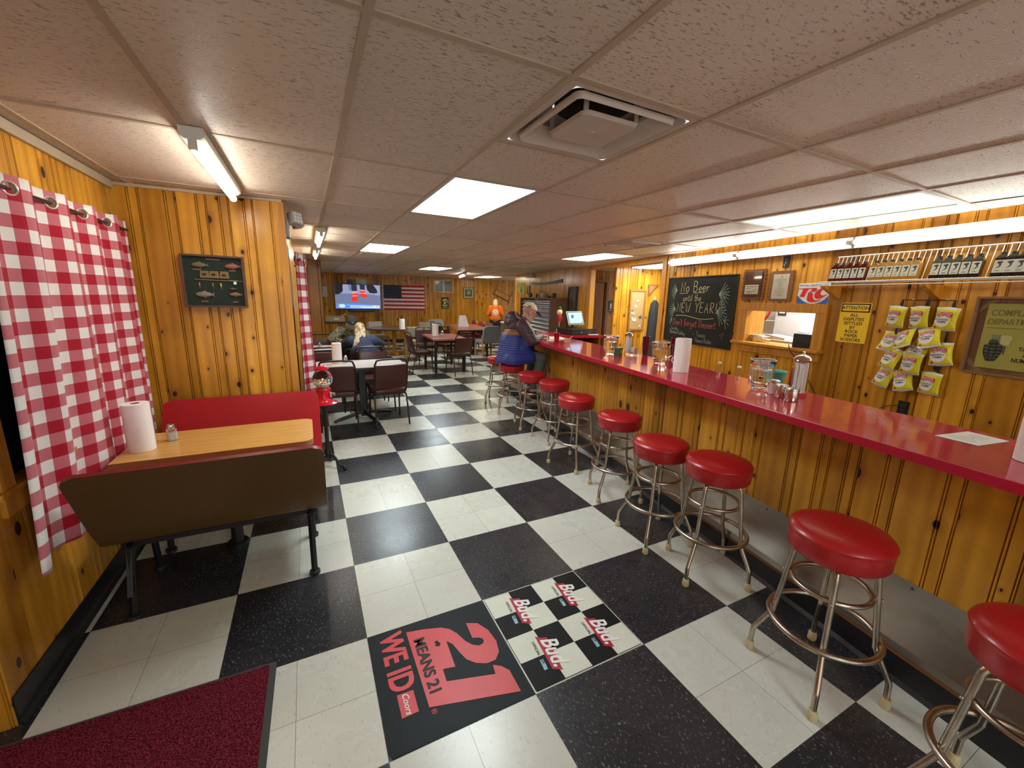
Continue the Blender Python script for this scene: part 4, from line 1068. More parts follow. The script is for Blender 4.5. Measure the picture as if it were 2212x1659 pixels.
MB().prism(num, 0.0024, 0.0034, 'xy').build('numeral', DR, fd)
MB().prism([(-0.142, 0.0), (-0.118, 0.012), (-0.105, 0.004), (-0.112, -0.016), (-0.125, -0.010), (-0.138, -0.014)], 0.0036, 0.0040, 'xy').build('scuff', D1, fd)
FLAT = (0, 0, 0)
text('MEANS 21', 0.072, INK, fd, 'lettering', (-0.033, -0.080, 0.0042), FLAT, 0.028, 0.0004, sx=1.0)
text('WE ID', 0.145, DR, fd, 'lettering', (-0.112, -0.205, 0.003), FLAT, 0.028, 0.0004, sx=0.80)
MB().prism([(0.062, -0.231), (0.169, -0.231), (0.167, -0.163), (0.065, -0.163)], 0.0024, 0.0034, 'xy').build('brand_patch', DR, fd)
text('Coors', 0.038, WHITEINK, fd, 'lettering', (0.114, -0.200, 0.0042), FLAT, 0.008, 0.0003, shear=0.35)
text('®', 0.03, DR, fd, 'lettering', (0.194, -0.108, 0.003), FLAT, 0.0, 0.0003)
bd = thing('floor_sign', 'checkered beer sign on the floor beside the black 21 sign', 'floor sign', (-1.5 * SQ, -0.5 * SQ, 0), -PI / 2)
BWH = mat('decal_cream', (0.68, 0.68, 0.58), 0.4, var=0.05); BBK = mat('decal_black', (0.012, 0.012, 0.012), 0.5, spec=0.15, var=0.2)
MB().prism(rrect(-h_ + 0.004, -h_ + 0.004, h_ - 0.004, h_ - 0.004, 0.006, 2), 0.0, 0.0016, 'xy').build('backing', BBK, bd)
ck = MB(); q_ = (2 * h_ - 0.012) / 4
for a in range(4):
    for b in range(4):
        if (a + b) % 2 == 0:
            cx, cy = -h_ + 0.006 + q_ * (a + 0.5), -h_ + 0.006 + q_ * (b + 0.5)
            ck.box((cx, cy, 0.0018), (q_, q_, 0.0012))
ck.build('white_square', BWH, bd)
BUR = mat('beer_red', (0.42, 0.012, 0.04), 0.4)
for sx in (-1, 1):
    for sy in (-1, 1):
        cx, cy = sx * q_, sy * q_
        MB().prism([(cx - 0.108, cy - 0.014), (cx + 0.085, cy - 0.030), (cx + 0.108, cy + 0.012), (cx - 0.080, cy + 0.038), (cx - 0.088, cy + 0.012)], 0.0026, 0.0032, 'xy').build('ribbon', BUR, bd)
        text('Bud.', 0.115, WHITEINK, bd, 'lettering', (cx + 0.004, cy + 0.026, 0.0042), (0, 0, R(-5)), 0.018, 0.0003, shear=0.30, sx=0.80)
        text('OFFICIAL BEER', 0.020, INK, bd, 'lettering', (cx - 0.02, cy - 0.046, 0.0034), (0, 0, R(-4)), 0.006, 0.0002)
        MB().prism([(cx + 0.02, cy - 0.060), (cx + 0.075, cy - 0.066), (cx + 0.075, cy - 0.048), (cx + 0.02, cy - 0.040)], 0.0026, 0.0030, 'xy').build('blue_tab', mat('tab_blue', (0.30, 0.48, 0.60), 0.4), bd)

# ================================================================== DINING FURNITURE
MAROON = mat('maroon_vinyl', (0.055, 0.012, 0.009), 0.32, var=0.12, vscale=20, bump=0.1, bscale=150)
BRTUBE = mat('brown_tube', (0.030, 0.018, 0.013), 0.25, 0.3)
GREYTOP = mat('grey_laminate', (0.60, 0.56, 0.53), 0.3, var=0.06, vscale=12)
REDTAB = mat('rust_laminate', (0.36, 0.085, 0.060), 0.3, var=0.08)
def stack_chair():
    """front towards +y"""
    t = thing('stack_chair', '', 'chair', (0, 0, 0), group='brown vinyl stacking chairs')
    w_ = 0.20
    bp = [(-w_ + 0.015, -0.175, 0.44), (-w_, -0.20, 0.56), (-w_, -0.245, 0.77), (-w_ + 0.012, -0.257, 0.83), (-w_ + 0.06, -0.266, 0.872)]
    path = smoothpath(bp + [(-x, y, z) for x, y, z in bp[::-1]], 5)
    MB().tube(path, 0.011, n=10).build('back_frame', BRTUBE, t, smooth=True)
    MB().box((0, 0, 0), (0.385, 0.028, 0.31), rot=(R(11), 0, 0), bevel=0.011).build('backrest', MAROON, t, smooth=True, loc=(0, -0.222, 0.655))
    MB().box((0, 0, 0), (0.40, 0.40, 0.055), bevel=0.022).build('seat', MAROON, t, smooth=True, loc=(0, 0.02, 0.452))
    MB().box((0, 0.02, 0.417), (0.37, 0.37, 0.014)).build('seat_pan', BRTUBE, t)
    for sx in (-1, 1):
        MB().tube(smoothpath([(sx * 0.178, 0.04, 0.405), (sx * 0.19, -0.12, 0.40), (sx * 0.20, -0.165, 0.37), (sx * 0.208, -0.255, 0.01)], 4), 0.011, n=10).build('leg', BRTUBE, t, smooth=True)
        MB().tube(smoothpath([(sx * 0.178, 0.0, 0.405), (sx * 0.185, 0.15, 0.40), (sx * 0.19, 0.185, 0.37), (sx * 0.20, 0.225, 0.01)], 4), 0.011, n=10).build('leg', BRTUBE, t, smooth=True)
    return t
ch0 = stack_chair(); used = []
def chair(x, y, deg, label):
    o = ch0 if not used else copy_tree(ch0)
    used.append(1); o.location = (x, y, 0); o.rotation_euler = (0, 0, R(deg)); o['label'] = label
    return o
chair(-1.70, 3.60, -3, 'brown vinyl chair at the near white table, behind the gumball machine')
chair(-1.105, 3.56, 3, 'brown vinyl chair at the near white table, its whole back facing us')
chair(-1.12, 4.36, 183, 'brown vinyl chair across the near white table, facing the camera')
chair(-1.20, 4.93, 4, 'brown vinyl chair the blonde diner sits on')
chair(-1.78, 4.98, -4, 'brown vinyl chair beside the blonde diner, next to the curtain')
chair(-1.78, 4.42, 176, 'brown vinyl chair across the near white table, by the wall')
chair(-1.80, 6.62, 180, 'empty brown vinyl chair beside the diner in camouflage')
chair(-1.25, 6.72, 184, 'brown vinyl chair under the diner in camouflage')
chair(0.17, 7.02, -84, 'dark stacking chair at the left end of the small red table, seen from the side')
chair(0.86, 6.44, 8, 'dark stacking chair in front of the small red table, its back to us')
chair(0.58, 8.10, 176, 'dark stacking chair behind the small red table, by the towel roll')
chair(1.14, 8.14, 192, 'dark stacking chair behind the small red table, nearer the bar')
chair(1.64, 9.72, -84, 'dark stacking chair at the side of the long red table')
chair(1.68, 10.5, -86, 'dark stacking chair farther along the side of the long red table')
def pedestal_table(name, label, x, y, lx, ly, rz, top, edge):
    t = thing(name, label, 'table', (x, y, 0), rz)
    MB().prism(rrect(-lx / 2, -ly / 2, lx / 2, ly / 2, 0.03), 0.747, 0.750, 'xy').build('table_top', top, t)
    MB().prism(rrect(-lx / 2 + 0.001, -ly / 2 + 0.001, lx / 2 - 0.001, ly / 2 - 0.001, 0.03), 0.718, 0.7469, 'xy').build('table_edge', edge, t)
    MB().box((0, 0, 0.37), (0.075, 0.075, 0.66)).box((0, 0, 0.705), (0.5, 0.4, 0.024)).build('column', BLACK, t)
    for k in range(4):
        a = R(20 + 90 * k)
        MB().tube(smoothpath([(0.02, 0, 0.10), (0.12, 0, 0.075), (0.36, 0, 0.035), (0.40, 0, 0.012)], 4), [0.026] * 8 + [0.02] * 4 + [0.016], n=8).build('base_leg', BLACK, t, smooth=True, rot=(0, 0, a))
    return t
KE = mat('black_edge', (0.02, 0.018, 0.017), 0.4)
pedestal_table('dining_table', 'near white topped dining table on a black column', -1.385, 3.86, 1.08, 0.66, 0, GREYTOP, KE)
pedestal_table('dining_table', 'white topped dining table the two diners share', -1.40, 5.80, 1.10, 0.68, 0, GREYTOP, KE)
def leg_table(label, x, y, lx, ly, rz, top, edge):
    t = thing('dining_table', label, 'table', (x, y, 0), rz)
    MB().prism(rrect(-lx / 2, -ly / 2, lx / 2, ly / 2, 0.02), 0.746, 0.750, 'xy').build('table_top', top, t)
    MB().prism(rrect(-lx / 2 + 0.001, -ly / 2 + 0.001, lx / 2 - 0.001, ly / 2 - 0.001, 0.02), 0.715, 0.7459, 'xy').build('table_edge', edge, t)
    for sx in (-1, 1):
        for sy in (-1, 1): MB().cyl((sx * (lx / 2 - 0.06), sy * (ly / 2 - 0.08), 0), (sx * (lx / 2 - 0.06), sy * (ly / 2 - 0.08), 0.715), 0.030, n=14).build('leg', BLACK, t, smooth=True)
    MB().span((-lx / 2 + 0.09, -ly / 2 + 0.07, 0.66), (lx / 2 - 0.09, -ly / 2 + 0.09, 0.714)).span((-lx / 2 + 0.09, ly / 2 - 0.09, 0.66), (lx / 2 - 0.09, ly / 2 - 0.07, 0.714)).build('apron', BLACK, t)
    return t
leg_table('small red topped table on four black legs', 0.79, 7.27, 0.76, 1.26, R(-3), REDTAB, REDTAB)
leg_table('long red topped table near the far wall', 2.37, 10.1, 0.95, 2.0, R(-8), REDTAB, mat('pale_edge', (0.45, 0.25, 0.18), 0.5))
rt_ = thing('round_table', 'round wooden table with a dark edge, below the flag', 'table', (0.17, 10.0, 0))
MB().lathe([(0.0, 0.718), (0.74, 0.718), (0.752, 0.73), (0.752, 0.743), (0.745, 0.7475)], n=56).build('table_edge', KE, rt_, smooth=True)
MB().cyl((0, 0, 0.7476), (0, 0, 0.750), 0.744, n=56).build('table_top', laminate('walnut_laminate', (0.20, 0.095, 0.04), (0.13, 0.055, 0.022), 0.28), rt_)
MB().cyl((0, 0, 0.08), (0, 0, 0.717), 0.05, n=16).build('column', WOODF, rt_)
MB().box((0, 0, 0.04), (0.8, 0.07, 0.08), bevel=0.01).box((0, 0, 0.04), (0.07, 0.8, 0.08), bevel=0.01).build('base', WOODF, rt_)
OAK = laminate('oak', (0.40, 0.23, 0.09), (0.32, 0.17, 0.06), 0.45, (20, 20, 2)); BEIGE = mat('beige_cloth', (0.42, 0.36, 0.27), 0.85); GREYC = mat('grey_cloth', (0.20, 0.205, 0.22), 0.85); DUSTY = mat('dusty_red_cloth', (0.36, 0.085, 0.08), 0.8)
def oak_chair(x, y, deg, label, pad=BEIGE, first=[None]):
    if first[0] is not None:
        o = copy_tree(first[0]); o.location = (x, y, 0); o.rotation_euler = (0, 0, R(deg)); o['label'] = label; return o
    t = thing('oak_chair', label, 'chair', (x, y, 0), R(deg), group='oak chairs round the wooden table'); first[0] = t
    for sx in (-1, 1):
        MB().tube([(sx * 0.225, -0.25, 0.0), (sx * 0.225, -0.225, 0.45), (sx * 0.225, -0.29, 0.84)], 0.026, n=4).build('leg', OAK, t)
        MB().span((sx * 0.225 - 0.02, 0.2, 0), (sx * 0.225 + 0.02, 0.24, 0.43)).build('leg', OAK, t)
    MB().span((-0.20, -0.25, 0.385), (0.20, -0.215, 0.43)).span((-0.20, 0.205, 0.385), (0.20, 0.235, 0.43)).span((-0.24, -0.20, 0.385), (-0.21, 0.2, 0.43)).span((0.21, -0.20, 0.385), (0.24, 0.2, 0.43)).span((-0.21, -0.20, 0.12), (0.21, -0.18, 0.16)).build('seat_frame', OAK, t)
    MB().box((0, 0, 0.455), (0.44, 0.44, 0.05), bevel=0.018).build('seat', pad, t, smooth=True)
    MB().box((0, 0, 0), (0.40, 0.05, 0.26), rot=(R(9), 0, 0), bevel=0.015).build('backrest', pad, t, smooth=True, loc=(0, -0.262, 0.72))
    return t
oak_chair(0.52, 9.12, -4, 'oak chair with its beige back to us, in front of the round table')
oak_chair(-0.60, 9.45, -72, 'oak chair at the left of the round table, turned sideways')
oak_chair(-0.12, 10.95, 190, 'oak chair behind the round table, under the flag')
oak_chair(0.98, 10.62, 116, 'oak chair at the right of the round table, half hidden by its rim')
def arm_chair(x, y, deg, label, pad, legs, first={}):
    t = thing('upholstered_chair', label, 'chair', (x, y, 0), R(deg))
    out_ = rrect(-0.26, 0.0, 0.26, 0.46, 0.11, 7)
    MB().prism(out_, -0.03, 0.03, 'xz').build('backrest', pad, t, loc=(0, -0.25, 0.42), rot=(R(10), 0, 0))
    MB().box((0, 0.02, 0.43), (0.50, 0.48, 0.10), bevel=0.03).build('seat', pad, t, smooth=True)
    for sx in (-1, 1):
        MB().tube([(sx * 0.25, -0.30, 0.0), (sx * 0.25, -0.24, 0.40), (sx * 0.265, -0.24, 0.60)], 0.022, n=4).build('leg', legs, t)
        MB().tube([(sx * 0.25, 0.24, 0.0), (sx * 0.25, 0.21, 0.40)], 0.022, n=4).build('leg', legs, t)
    return t
arm_chair(2.50, 8.80, 4, 'grey rounded chair back facing us at the near end of the long red table', GREYC, OAK)
arm_chair(1.85, 11.55, 170, 'pale grey rounded chair at the far end of the long red table', mat('pale_grey_cloth', (0.33, 0.32, 0.29), 0.85), OAK)
for i, (y, lb) in enumerate(((9.75, 'nearest dusty red chair along the right of the long red table'), (10.45, 'middle dusty red chair along the right of the long red table'), (11.15, 'farthest dusty red chair along the right of the long red table'))):
    arm_chair(2.65 + 0.05 * (y - 9.75), y, 84, lb, DUSTY, BLACK)
# white table-tent / folded card on the long table
tt = thing('folded_card', 'tall white folded card standing on the long red table', 'card', (2.27, 10.1, 0.751))
MB().prism([(-0.16, 0), (0.16, 0), (0.06, 0.33), (-0.13, 0.33)], -0.05, 0.05).build('card', WHITE, tt)
# little post cabinet
pc = thing('post_cabinet', 'narrow weathered wood stand with a white top, beyond the seated man', 'stand', (3.60, 9.80, 0), R(-9))
MB().span((-0.16, -0.16, 0), (0.16, 0.16, 0.86)).build('body', mat('weathered_wood', (0.20, 0.135, 0.075), 0.7, var=0.2, vscale=12), pc)
MB().span((-0.18, -0.18, 0.862), (0.18, 0.18, 0.905), bevel=0.006).build('top', WHITE, pc)
bkt = thing('side_table', 'black side table in front of the person in orange', 'table', (4.75, 11.75, 0), R(-9))
MB().span((-0.35, -0.25, 0.70), (0.35, 0.25, 0.74)).build('top', BLACKM, bkt)
for sx in (-1, 1):
    for sy in (-1, 1): MB().span((sx * 0.31 - 0.02, sy * 0.21 - 0.02, 0), (sx * 0.31 + 0.02, sy * 0.21 + 0.02, 0.699)).build('leg', BLACKM, bkt)
o = MB().lathe([(0.0, 0), (0.10, 0.0), (0.13, 0.10), (0.12, 0.17), (0.0, 0.20)], n=20).build('cooking_pot', mat('grey_pot', (0.12, 0.12, 0.13), 0.4, 0.5), smooth=True, loc=(4.62, 11.72, 0.742)); setp(o, 'grey pot on the black side table, next to the person in orange', 'pot')
# shelf ledge and carton on the half wall by the pier
lg = thing('wall_ledge', 'dark ledge capping the half wall by the pine pier', 'ledge', (-1.30, 8.47, 0.985))
MB().span((-0.35, -0.06, 0.0), (0.37, 0.12, 0.04), bevel=0.005).build('ledge', BLACKM, lg)
cb = thing('cardboard_carton', 'open cardboard carton on the dark ledge by the pier', 'box', (-1.39, 8.51, 1.026), 0)
MB().span((-0.21, -0.09, 0), (0.18, 0.09, 0.006)).span((-0.21, -0.09, 0.006), (-0.205, 0.09, 0.12)).span((0.175, -0.09, 0.006), (0.18, 0.09, 0.12)).span((-0.205, -0.09, 0.006), (0.175, -0.085, 0.12)).span((-0.205, 0.085, 0.006), (0.175, 0.09, 0.12)).build('box', CARD, cb)
MB().box((0.24, -0.085, 0.15), (0.14, 0.006, 0.06), rot=None).build('flap', CARD, cb) if False else MB().prism([(0.10, 0.125), (0.21, 0.16), (0.22, 0.185), (0.13, 0.15)], -0.088, -0.082).build('flap', OFFW, cb)
MB().box((0.0, -0.0925, 0.06), (0.11, 0.003, 0.03)).build('sticker', WHITE, cb)

# ================================================================== THINGS ON THE WALLS
def framed(name, label, cat, loc, rz, w_, h, fw, fm, inner, depth=0.02, mat_w=0.0, group=None, yaw=None):
    t = thing(name, label, cat, loc, rz, group)
    f = MB()
    f.span((-w_ / 2, -depth, h / 2 - fw), (w_ / 2, 0, h / 2), bevel=0.002).span((-w_ / 2, -depth, -h / 2), (w_ / 2, 0, -h / 2 + fw), bevel=0.002)
    f.span((-w_ / 2, -depth, -h / 2 + fw), (-w_ / 2 + fw, 0, h / 2 - fw), bevel=0.002).span((w_ / 2 - fw, -depth, -h / 2 + fw), (w_ / 2, 0, h / 2 - fw), bevel=0.002)
    f.build('frame', fm, t)
    MB().span((-w_ / 2 + fw, -depth * 0.5, -h / 2 + fw), (w_ / 2 - fw, -0.001, h / 2 - fw)).build('panel', inner, t)
    return t
# shadow box with fishing things
sbx = framed('shadow_box', 'dark green shadow box of fish and lures on the pine nook wall', 'shadow box', (-2.572, 1.969, 1.722), 0, 0.385, 0.375, 0.014, mat('mahogany', (0.10, 0.040, 0.020), 0.4), mat('green_felt', (0.012, 0.025, 0.016), 0.8), 0.05)
sbx.rotation_euler = (0, R(0.5), 0)
def fish(x, z, L_, m, flip=1, nm='fish'):
    b = MB(); b.ell((x, -0.033, z), (L_ / 2 * 0.82, 0.009, L_ * 0.155), u=16, v=10)
    b.prism([(x + flip * L_ * 0.36, z), (x + flip * L_ * 0.52, z + L_ * 0.14), (x + flip * L_ * 0.47, z), (x + flip * L_ * 0.52, z - L_ * 0.14)], -0.036, -0.031)
    b.prism([(x - L_ * 0.14, z + L_ * 0.13), (x + L_ * 0.06, z + L_ * 0.23), (x + L_ * 0.20, z + L_ * 0.10)], -0.035, -0.031).prism([(x - 0.01, z - L_ * 0.13), (x + L_ * 0.08, z - L_ * 0.21), (x + L_ * 0.10, z - L_ * 0.11)], -0.035, -0.031)
    b.build(nm, m, sbx, smooth=True, angle=60)
fish(-0.085, 0.115, 0.11, mat('fish_olive', (0.14, 0.12, 0.06), 0.5)); fish(0.115, 0.115, 0.115, mat('fish_pink', (0.26, 0.09, 0.06), 0.5))
fish(-0.075, -0.095, 0.125, mat('fish_silver', (0.20, 0.18, 0.13), 0.5)); fish(0.118, -0.090, 0.09, mat('fish_bronze', (0.22, 0.13, 0.06), 0.5)); fish(0.105, -0.05, 0.06, mat('fish_dark', (0.08, 0.06, 0.035), 0.5))
BOOKM = mat('fly_book', (0.20, 0.13, 0.045), 0.6)
b = MB()
for x in (-0.058, 0.0, 0.062): b.prism([(x - 0.030, 0.025), (x + 0.030, 0.025), (x + 0.026, 0.075), (x - 0.024, 0.075)], -0.034, -0.028)
b.build('fly_wallet', BOOKM, sbx)
b = MB()
for x, z in ((-0.06, 0.05), (-0.005, 0.05), (0.06, 0.048)): b.ell((x, -0.036, z), (0.014, 0.004, 0.008), u=8, v=6)
b.build('fly', mat('fly_dark', (0.03, 0.02, 0.012), 0.8), sbx)
MB().tube([(-0.12, -0.032, 0.012), (0.17, -0.032, 0.008)], 0.0022, n=6).tube([(0.09, -0.033, 0.010), (0.14, -0.033, 0.0095)], 0.004, n=8).build('rod', mat('rod_cork', (0.35, 0.22, 0.10), 0.6), sbx)
MB().cyl((0.125, -0.038, -0.006), (0.125, -0.028, -0.006), 0.011, n=14).build('reel', CHROME, sbx)
for x, c in ((-0.095, (0.6, 0.12, 0.10)), (-0.015, (0.3, 0.2, 0.05)), (0.035, (0.7, 0.5, 0.03))): MB().ell((x, -0.034, -0.022), (0.005, 0.004, 0.014), u=8, v=6).cyl((x, -0.034, -0.05), (x, -0.034, -0.034), 0.0012, n=6).build('lure', mat('lure_%d' % int(c[0] * 100), c, 0.3), sbx)
b = MB()
for x, z, w_ in ((0.0, 0.158, 0.085), (-0.10, 0.083, 0.05), (0.115, 0.083, 0.04), (-0.075, -0.145, 0.04), (0.115, -0.145, 0.035)): b.box((x, -0.029, z), (w_, 0.002, 0.009))
b.build('brass_tag', mat('tag_brown', (0.22, 0.11, 0.04), 0.5), sbx)
# emergency light
em = thing('emergency_light', 'grey twin-head emergency light on the corner of the pine nook wall', 'emergency light', (-2.103, 2.10, 2.185), PI / 2)
MB().span((-0.10, -0.05, -0.10), (0.10, 0.0, 0.03), bevel=0.012).build('housing', mat('grey_abs', (0.30, 0.29, 0.26), 0.45), em)
for x, rz_ in ((-0.03, -0.9), (0.10, 0.3)):
    l = MB().box((0, -0.035, 0), (0.085, 0.07, 0.095), bevel=0.012).build('lamp_head', mat('grey_abs', (0.3, 0.29, 0.26)), em, loc=(x, -0.07, 0.035), rot=(-0.25, 0.1, rz_))
    g = MB()
    for a in range(3):
        for c in range(3): g.box((-0.024 + 0.024 * a, -0.0735, -0.028 + 0.028 * c), (0.019, 0.004, 0.022))
    g.build('lens', mat('lamp_lens', (0.62, 0.62, 0.60), 0.2), l)
MB().cyl((0.03, -0.053, -0.075), (0.03, -0.049, -0.075), 0.006, n=10).build('indicator', mat('red_led', (0.7, 0.05, 0.03), 0.3), em)
framed('framed_picture', 'narrow framed picture on the aisle wall beside the emergency light', 'picture', (-2.104, 2.30, 1.80), PI / 2, 0.16, 0.50, 0.02, mat('grey_frame', (0.22, 0.19, 0.15), 0.4), mat('pale_print', (0.5, 0.47, 0.4), 0.4), 0.022)

# chalkboard ------------------------------------------------------------
GLY = {
 'N': ('0,0 0,10 5,0 5,10', 6), 'B': ('0,0 0,10 3,10 4.5,8.5 3,5.6 0,5.2 3.5,5 5,2.6 3.5,0 0,0', 6), 'o': ('2,5 .4,4 0,2.3 .8,.3 2.4,0 3.8,1.2 3.9,3.2 3,4.8 2,5', 5), 'e': ('.3,2.6 3.6,2.9 3.2,4.6 2,5 .6,4.2 0,2.2 .8,.4 2.2,0 3.6,.8', 4.6),
 'r': ('0,5 .2,0|.2,3 1.4,4.7 2.8,4.8', 3.4), 'u': ('0,5 .2,1.2 1.4,0 3,1 3.4,5 3.5,0', 4.6), 'n': ('0,5 .2,0|.2,3.2 1.6,5 3,4.4 3.3,0', 4.5), 't': ('1.4,9 1.4,.8 2.4,0 3.2,.6|0,6 3,6.3', 3.8), 'i': ('.4,5 .4,0|.4,7 .5,7.4', 1.9), 'l': ('.4,10 .4,0', 1.8), 'h': ('0,10 0,0|0,3.4 1.6,5 3,4.2 3.1,0', 4.4),
 'E': ('4,10 0,10 0,0 4.2,0|0,5.2 3.4,5.2', 5.2), 'W': ('0,10 1.6,0 3.2,7 4.8,0 6.6,10', 7.4), 'Y': ('0,10 2.5,5.4 5,10|2.5,5.4 2.5,0', 5.6), 'A': ('0,0 2.6,10 5,0|1,3.8 4.2,3.8', 6), 'R': ('0,0 0,10 3.4,9.6 4,7.4 3,5.4 0,5 4.4,0', 5.6), '!': ('.6,10 .4,3|.4,.8 .4,0', 2), 'D': ('0,0 0,10 3.4,8.6 4.8,5 3.4,1.2 0,0', 6), "'": ('.6,10 .3,7.6', 1.4),
 'f': ('3.4,9.4 2,10 1,8.6 1,-2|-.2,5 2.8,5', 3.6), 'g': ('3.3,4.6 1.6,5 .2,3.4 .6,1 2.4,.6 3.4,2.2 3.4,-2.6 1.8,-4 .2,-3', 4.5), 's': ('3,4.6 1.2,5 .2,3.8 2.8,1.8 2.4,.2 0,.2', 3.9), 'S': ('4,9 2,10 .2,8.4 1,6 3.6,4 4,1.6 2,0 0,1', 5.2), 'c': ('3.2,4.4 1.6,5 .2,3.4 .4,1 1.8,0 3.4,.6', 4.2), 'b': ('0,10 0,0 2.6,.2 3.6,2.4 2.6,4.8 0,4', 4.6), 'd': ('3.4,10 3.4,0|3.4,4.2 1.6,5 .1,3 .6,.5 2.2,0 3.4,1.2', 4.6), 'a': ('3.2,4.6 1.2,5 0,2.6 .8,.2 2.6,.4 3.3,4.8 3.5,0', 4.6), 'P': ('0,0 0,10 3.4,9.6 4.4,7.4 3,5 0,4.8', 5.2), 'T': ('0,10 6,10|3,10 3,0', 6.4), 'x': ('0,5 3.4,0|3.2,5 0,0', 4.2), '-': ('0,4 3,4', 4), ' ': ('', 3.4), 'p': ('0,5 0,-4|0,4 2,5 3.5,3 2.2,.4 0,.8', 4.6)}
def hand(mb, s, x, z, hgt, wd, slope=0.0, seed=0, slant=0.05, sp=1.0):
    r2 = random.Random(seed); k = hgt / 10
    for c in s:
        g, adv = GLY[c]
        for st in g.split('|'):
            if not st: continue
            pts = [tuple(map(float, q.split(','))) for q in st.split()]
            P = [Vector((px, py, 0)) for px, py in pts]
            if len(P) > 2 and c not in 'NEWYATRx': P = smoothpath(P, 3)
            jit = r2.uniform(-0.25, 0.25)
            mb.ribbon([(x + (p.x + p.y * slant) * k, z + slope * (x + p.x * k) + (p.y + jit) * k) for p in P], wd)
        x += adv * k * sp * r2.uniform(0.95, 1.08)
    return x
cbd = thing('chalkboard', 'black chalkboard with a handwritten no beer notice and dessert list', 'chalkboard', RW(1.985, 1.532), RWROT)
hw, hh = 0.605, 0.43
MB().span((-hw, -0.014, -hh), (hw, -0.002, hh)).build('board', SLATE, cbd)
f = MB()
for a, b in (((-hw - 0.006, -0.02, hh), (hw + 0.006, 0, hh + 0.010)), ((-hw - 0.006, -0.02, -hh - 0.010), (hw + 0.006, 0, -hh)), ((-hw - 0.008, -0.02, -hh), (-hw, 0, hh)), ((hw, -0.02, -hh), (hw + 0.008, 0, hh))): f.span(a, b)
f.build('frame', mat('board_frame', (0.03, 0.026, 0.022), 0.4), cbd)
def chalk(name, m, fn):
    mb = MB(); fn(mb)
    return mb.build(name, m, cbd, loc=(0, -0.0146, 0))
def writing(mb):
    hand(mb, 'No', -0.34, 0.245, 0.125, 0.0075, seed=1, sp=1.25); hand(mb, 'Beer', -0.10, 0.245, 0.125, 0.0075, seed=2, sp=1.2)
    mb.ribbon([(-0.36, 0.222), (-0.20, 0.228)], 0.005); mb.ribbon([(-0.10, 0.228), (0.10, 0.234)], 0.005)
    hand(mb, 'until the', -0.28, 0.125, 0.085, 0.006, seed=3, sp=1.2)
    hand(mb, 'NEW', -0.385, -0.025, 0.125, 0.0075, seed=4, sp=1.25); hand(mb, 'YEAR!', -0.04, -0.02, 0.125, 0.0075, seed=5, sp=1.2)
    mb.ribbon([(-0.40 + 0.7 * k / 20, -0.075 + 0.014 * math.sin(k / 20 * 2 * PI) - 0.035 * k / 20 + 0.03 * (k / 20) ** 3) for k in range(21)], 0.006)
def fans(mb):
    for cx, cz, sgn, n, L_ in ((-0.42, 0.265, -1, 8, 0.12), (-0.42, 0.01, -1, 8, 0.13), (0.345, 0.215, 1, 9, 0.17), (0.335, 0.0, 1, 9, 0.17), (-0.47, -0.14, -1, 4, 0.06), (0.47, -0.10, 1, 4, 0.09)):
        for k in range(n):
            a = R(-62 + 125 * k / (n - 1))
            mb.ribbon([(cx + sgn * L_ * t_ * math.cos(a * (0.7 + 0.3 * t_)), cz + L_ * t_ * math.sin(a) - 0.02 * t_ * t_) for t_ in (0.0, 0.35, 0.7, 1.0)], 0.005)
def scribble(mb):
    hand(mb, 'Scribs', -0.47, -0.275, 0.055, 0.004, seed=8, sp=1.1)
    hand(mb, 'Banana Pudding', -0.49, -0.345, 0.05, 0.004, slope=-0.05, seed=9)
    hand(mb, '- Texas', -0.03, -0.33, 0.065, 0.004, seed=10, slope=-0.02, sp=1.15); hand(mb, 'Peanut Butter', 0.03, -0.40, 0.05, 0.0035, seed=11)
    for z in (0.20, 0.03): mb.ribbon([(0.44 + 0.03 * math.sin(t_) ** 3, z + 0.045 * (math.cos(t_) * 0.8 - 0.3 * math.cos(2 * t_))) for t_ in [2 * PI * k / 16 for k in range(17)]], 0.004)
    mb.ribbon([(0.385 + (0.028 if k % 2 == 0 else 0.011) * math.sin(k * PI / 5), 0.11 + (0.028 if k % 2 == 0 else 0.011) * math.cos(k * PI / 5)) for k in range(11)], 0.004)
chalk('yellow_chalk_writing', CHALKY, writing); chalk('green_chalk_fans', CHALKC, fans)
chalk('red_chalk_writing', CHALKR, lambda mb: (hand(mb, "Don't forget Dessert", -0.44, -0.205, 0.085, 0.0065, seed=7, slope=-0.01, sp=1.13), mb.ribbon([(0.43, -0.28), (0.50, -0.24)], 0.004), mb.ribbon([(0.44, -0.31), (0.49, -0.26), (0.47, -0.33)], 0.004)))
chalk('white_chalk_writing', CHALKW, scribble)
# two plaques
MAH = mat('walnut_plaque', (0.20, 0.075, 0.025), 0.3, var=0.2, vscale=10); PARCH = mat('parchment', (0.55, 0.52, 0.40), 0.6)
def plaque_outline(w_, h, wav):
    pts = []
    n = 24
    for k in range(n): pts.append((-w_ / 2 + w_ * k / n, -h / 2 + wav * (math.sin(k * 1.9) * 0.5)))
    for k in range(n): pts.append((w_ / 2 + wav * math.sin(k * 2.3) * 0.5, -h / 2 + h * k / n))
    for k in range(n): pts.append((w_ / 2 - w_ * k / n, h / 2 + wav * math.sin(k * 2.1) * 0.5))
    for k in range(n): pts.append((-w_ / 2 + wav * math.sin(k * 1.7) * 0.5, h / 2 - h * k / n))
    return pts
p1 = thing('wall_plaque', 'glazed wooden plaque with a small certificate, next to the chalkboard', 'plaque', RW(1.158, 1.845), RWROT)
MB().prism(plaque_outline(0.285, 0.325, 0.012), -0.022, 0.0).build('wood_back', MAH, p1)
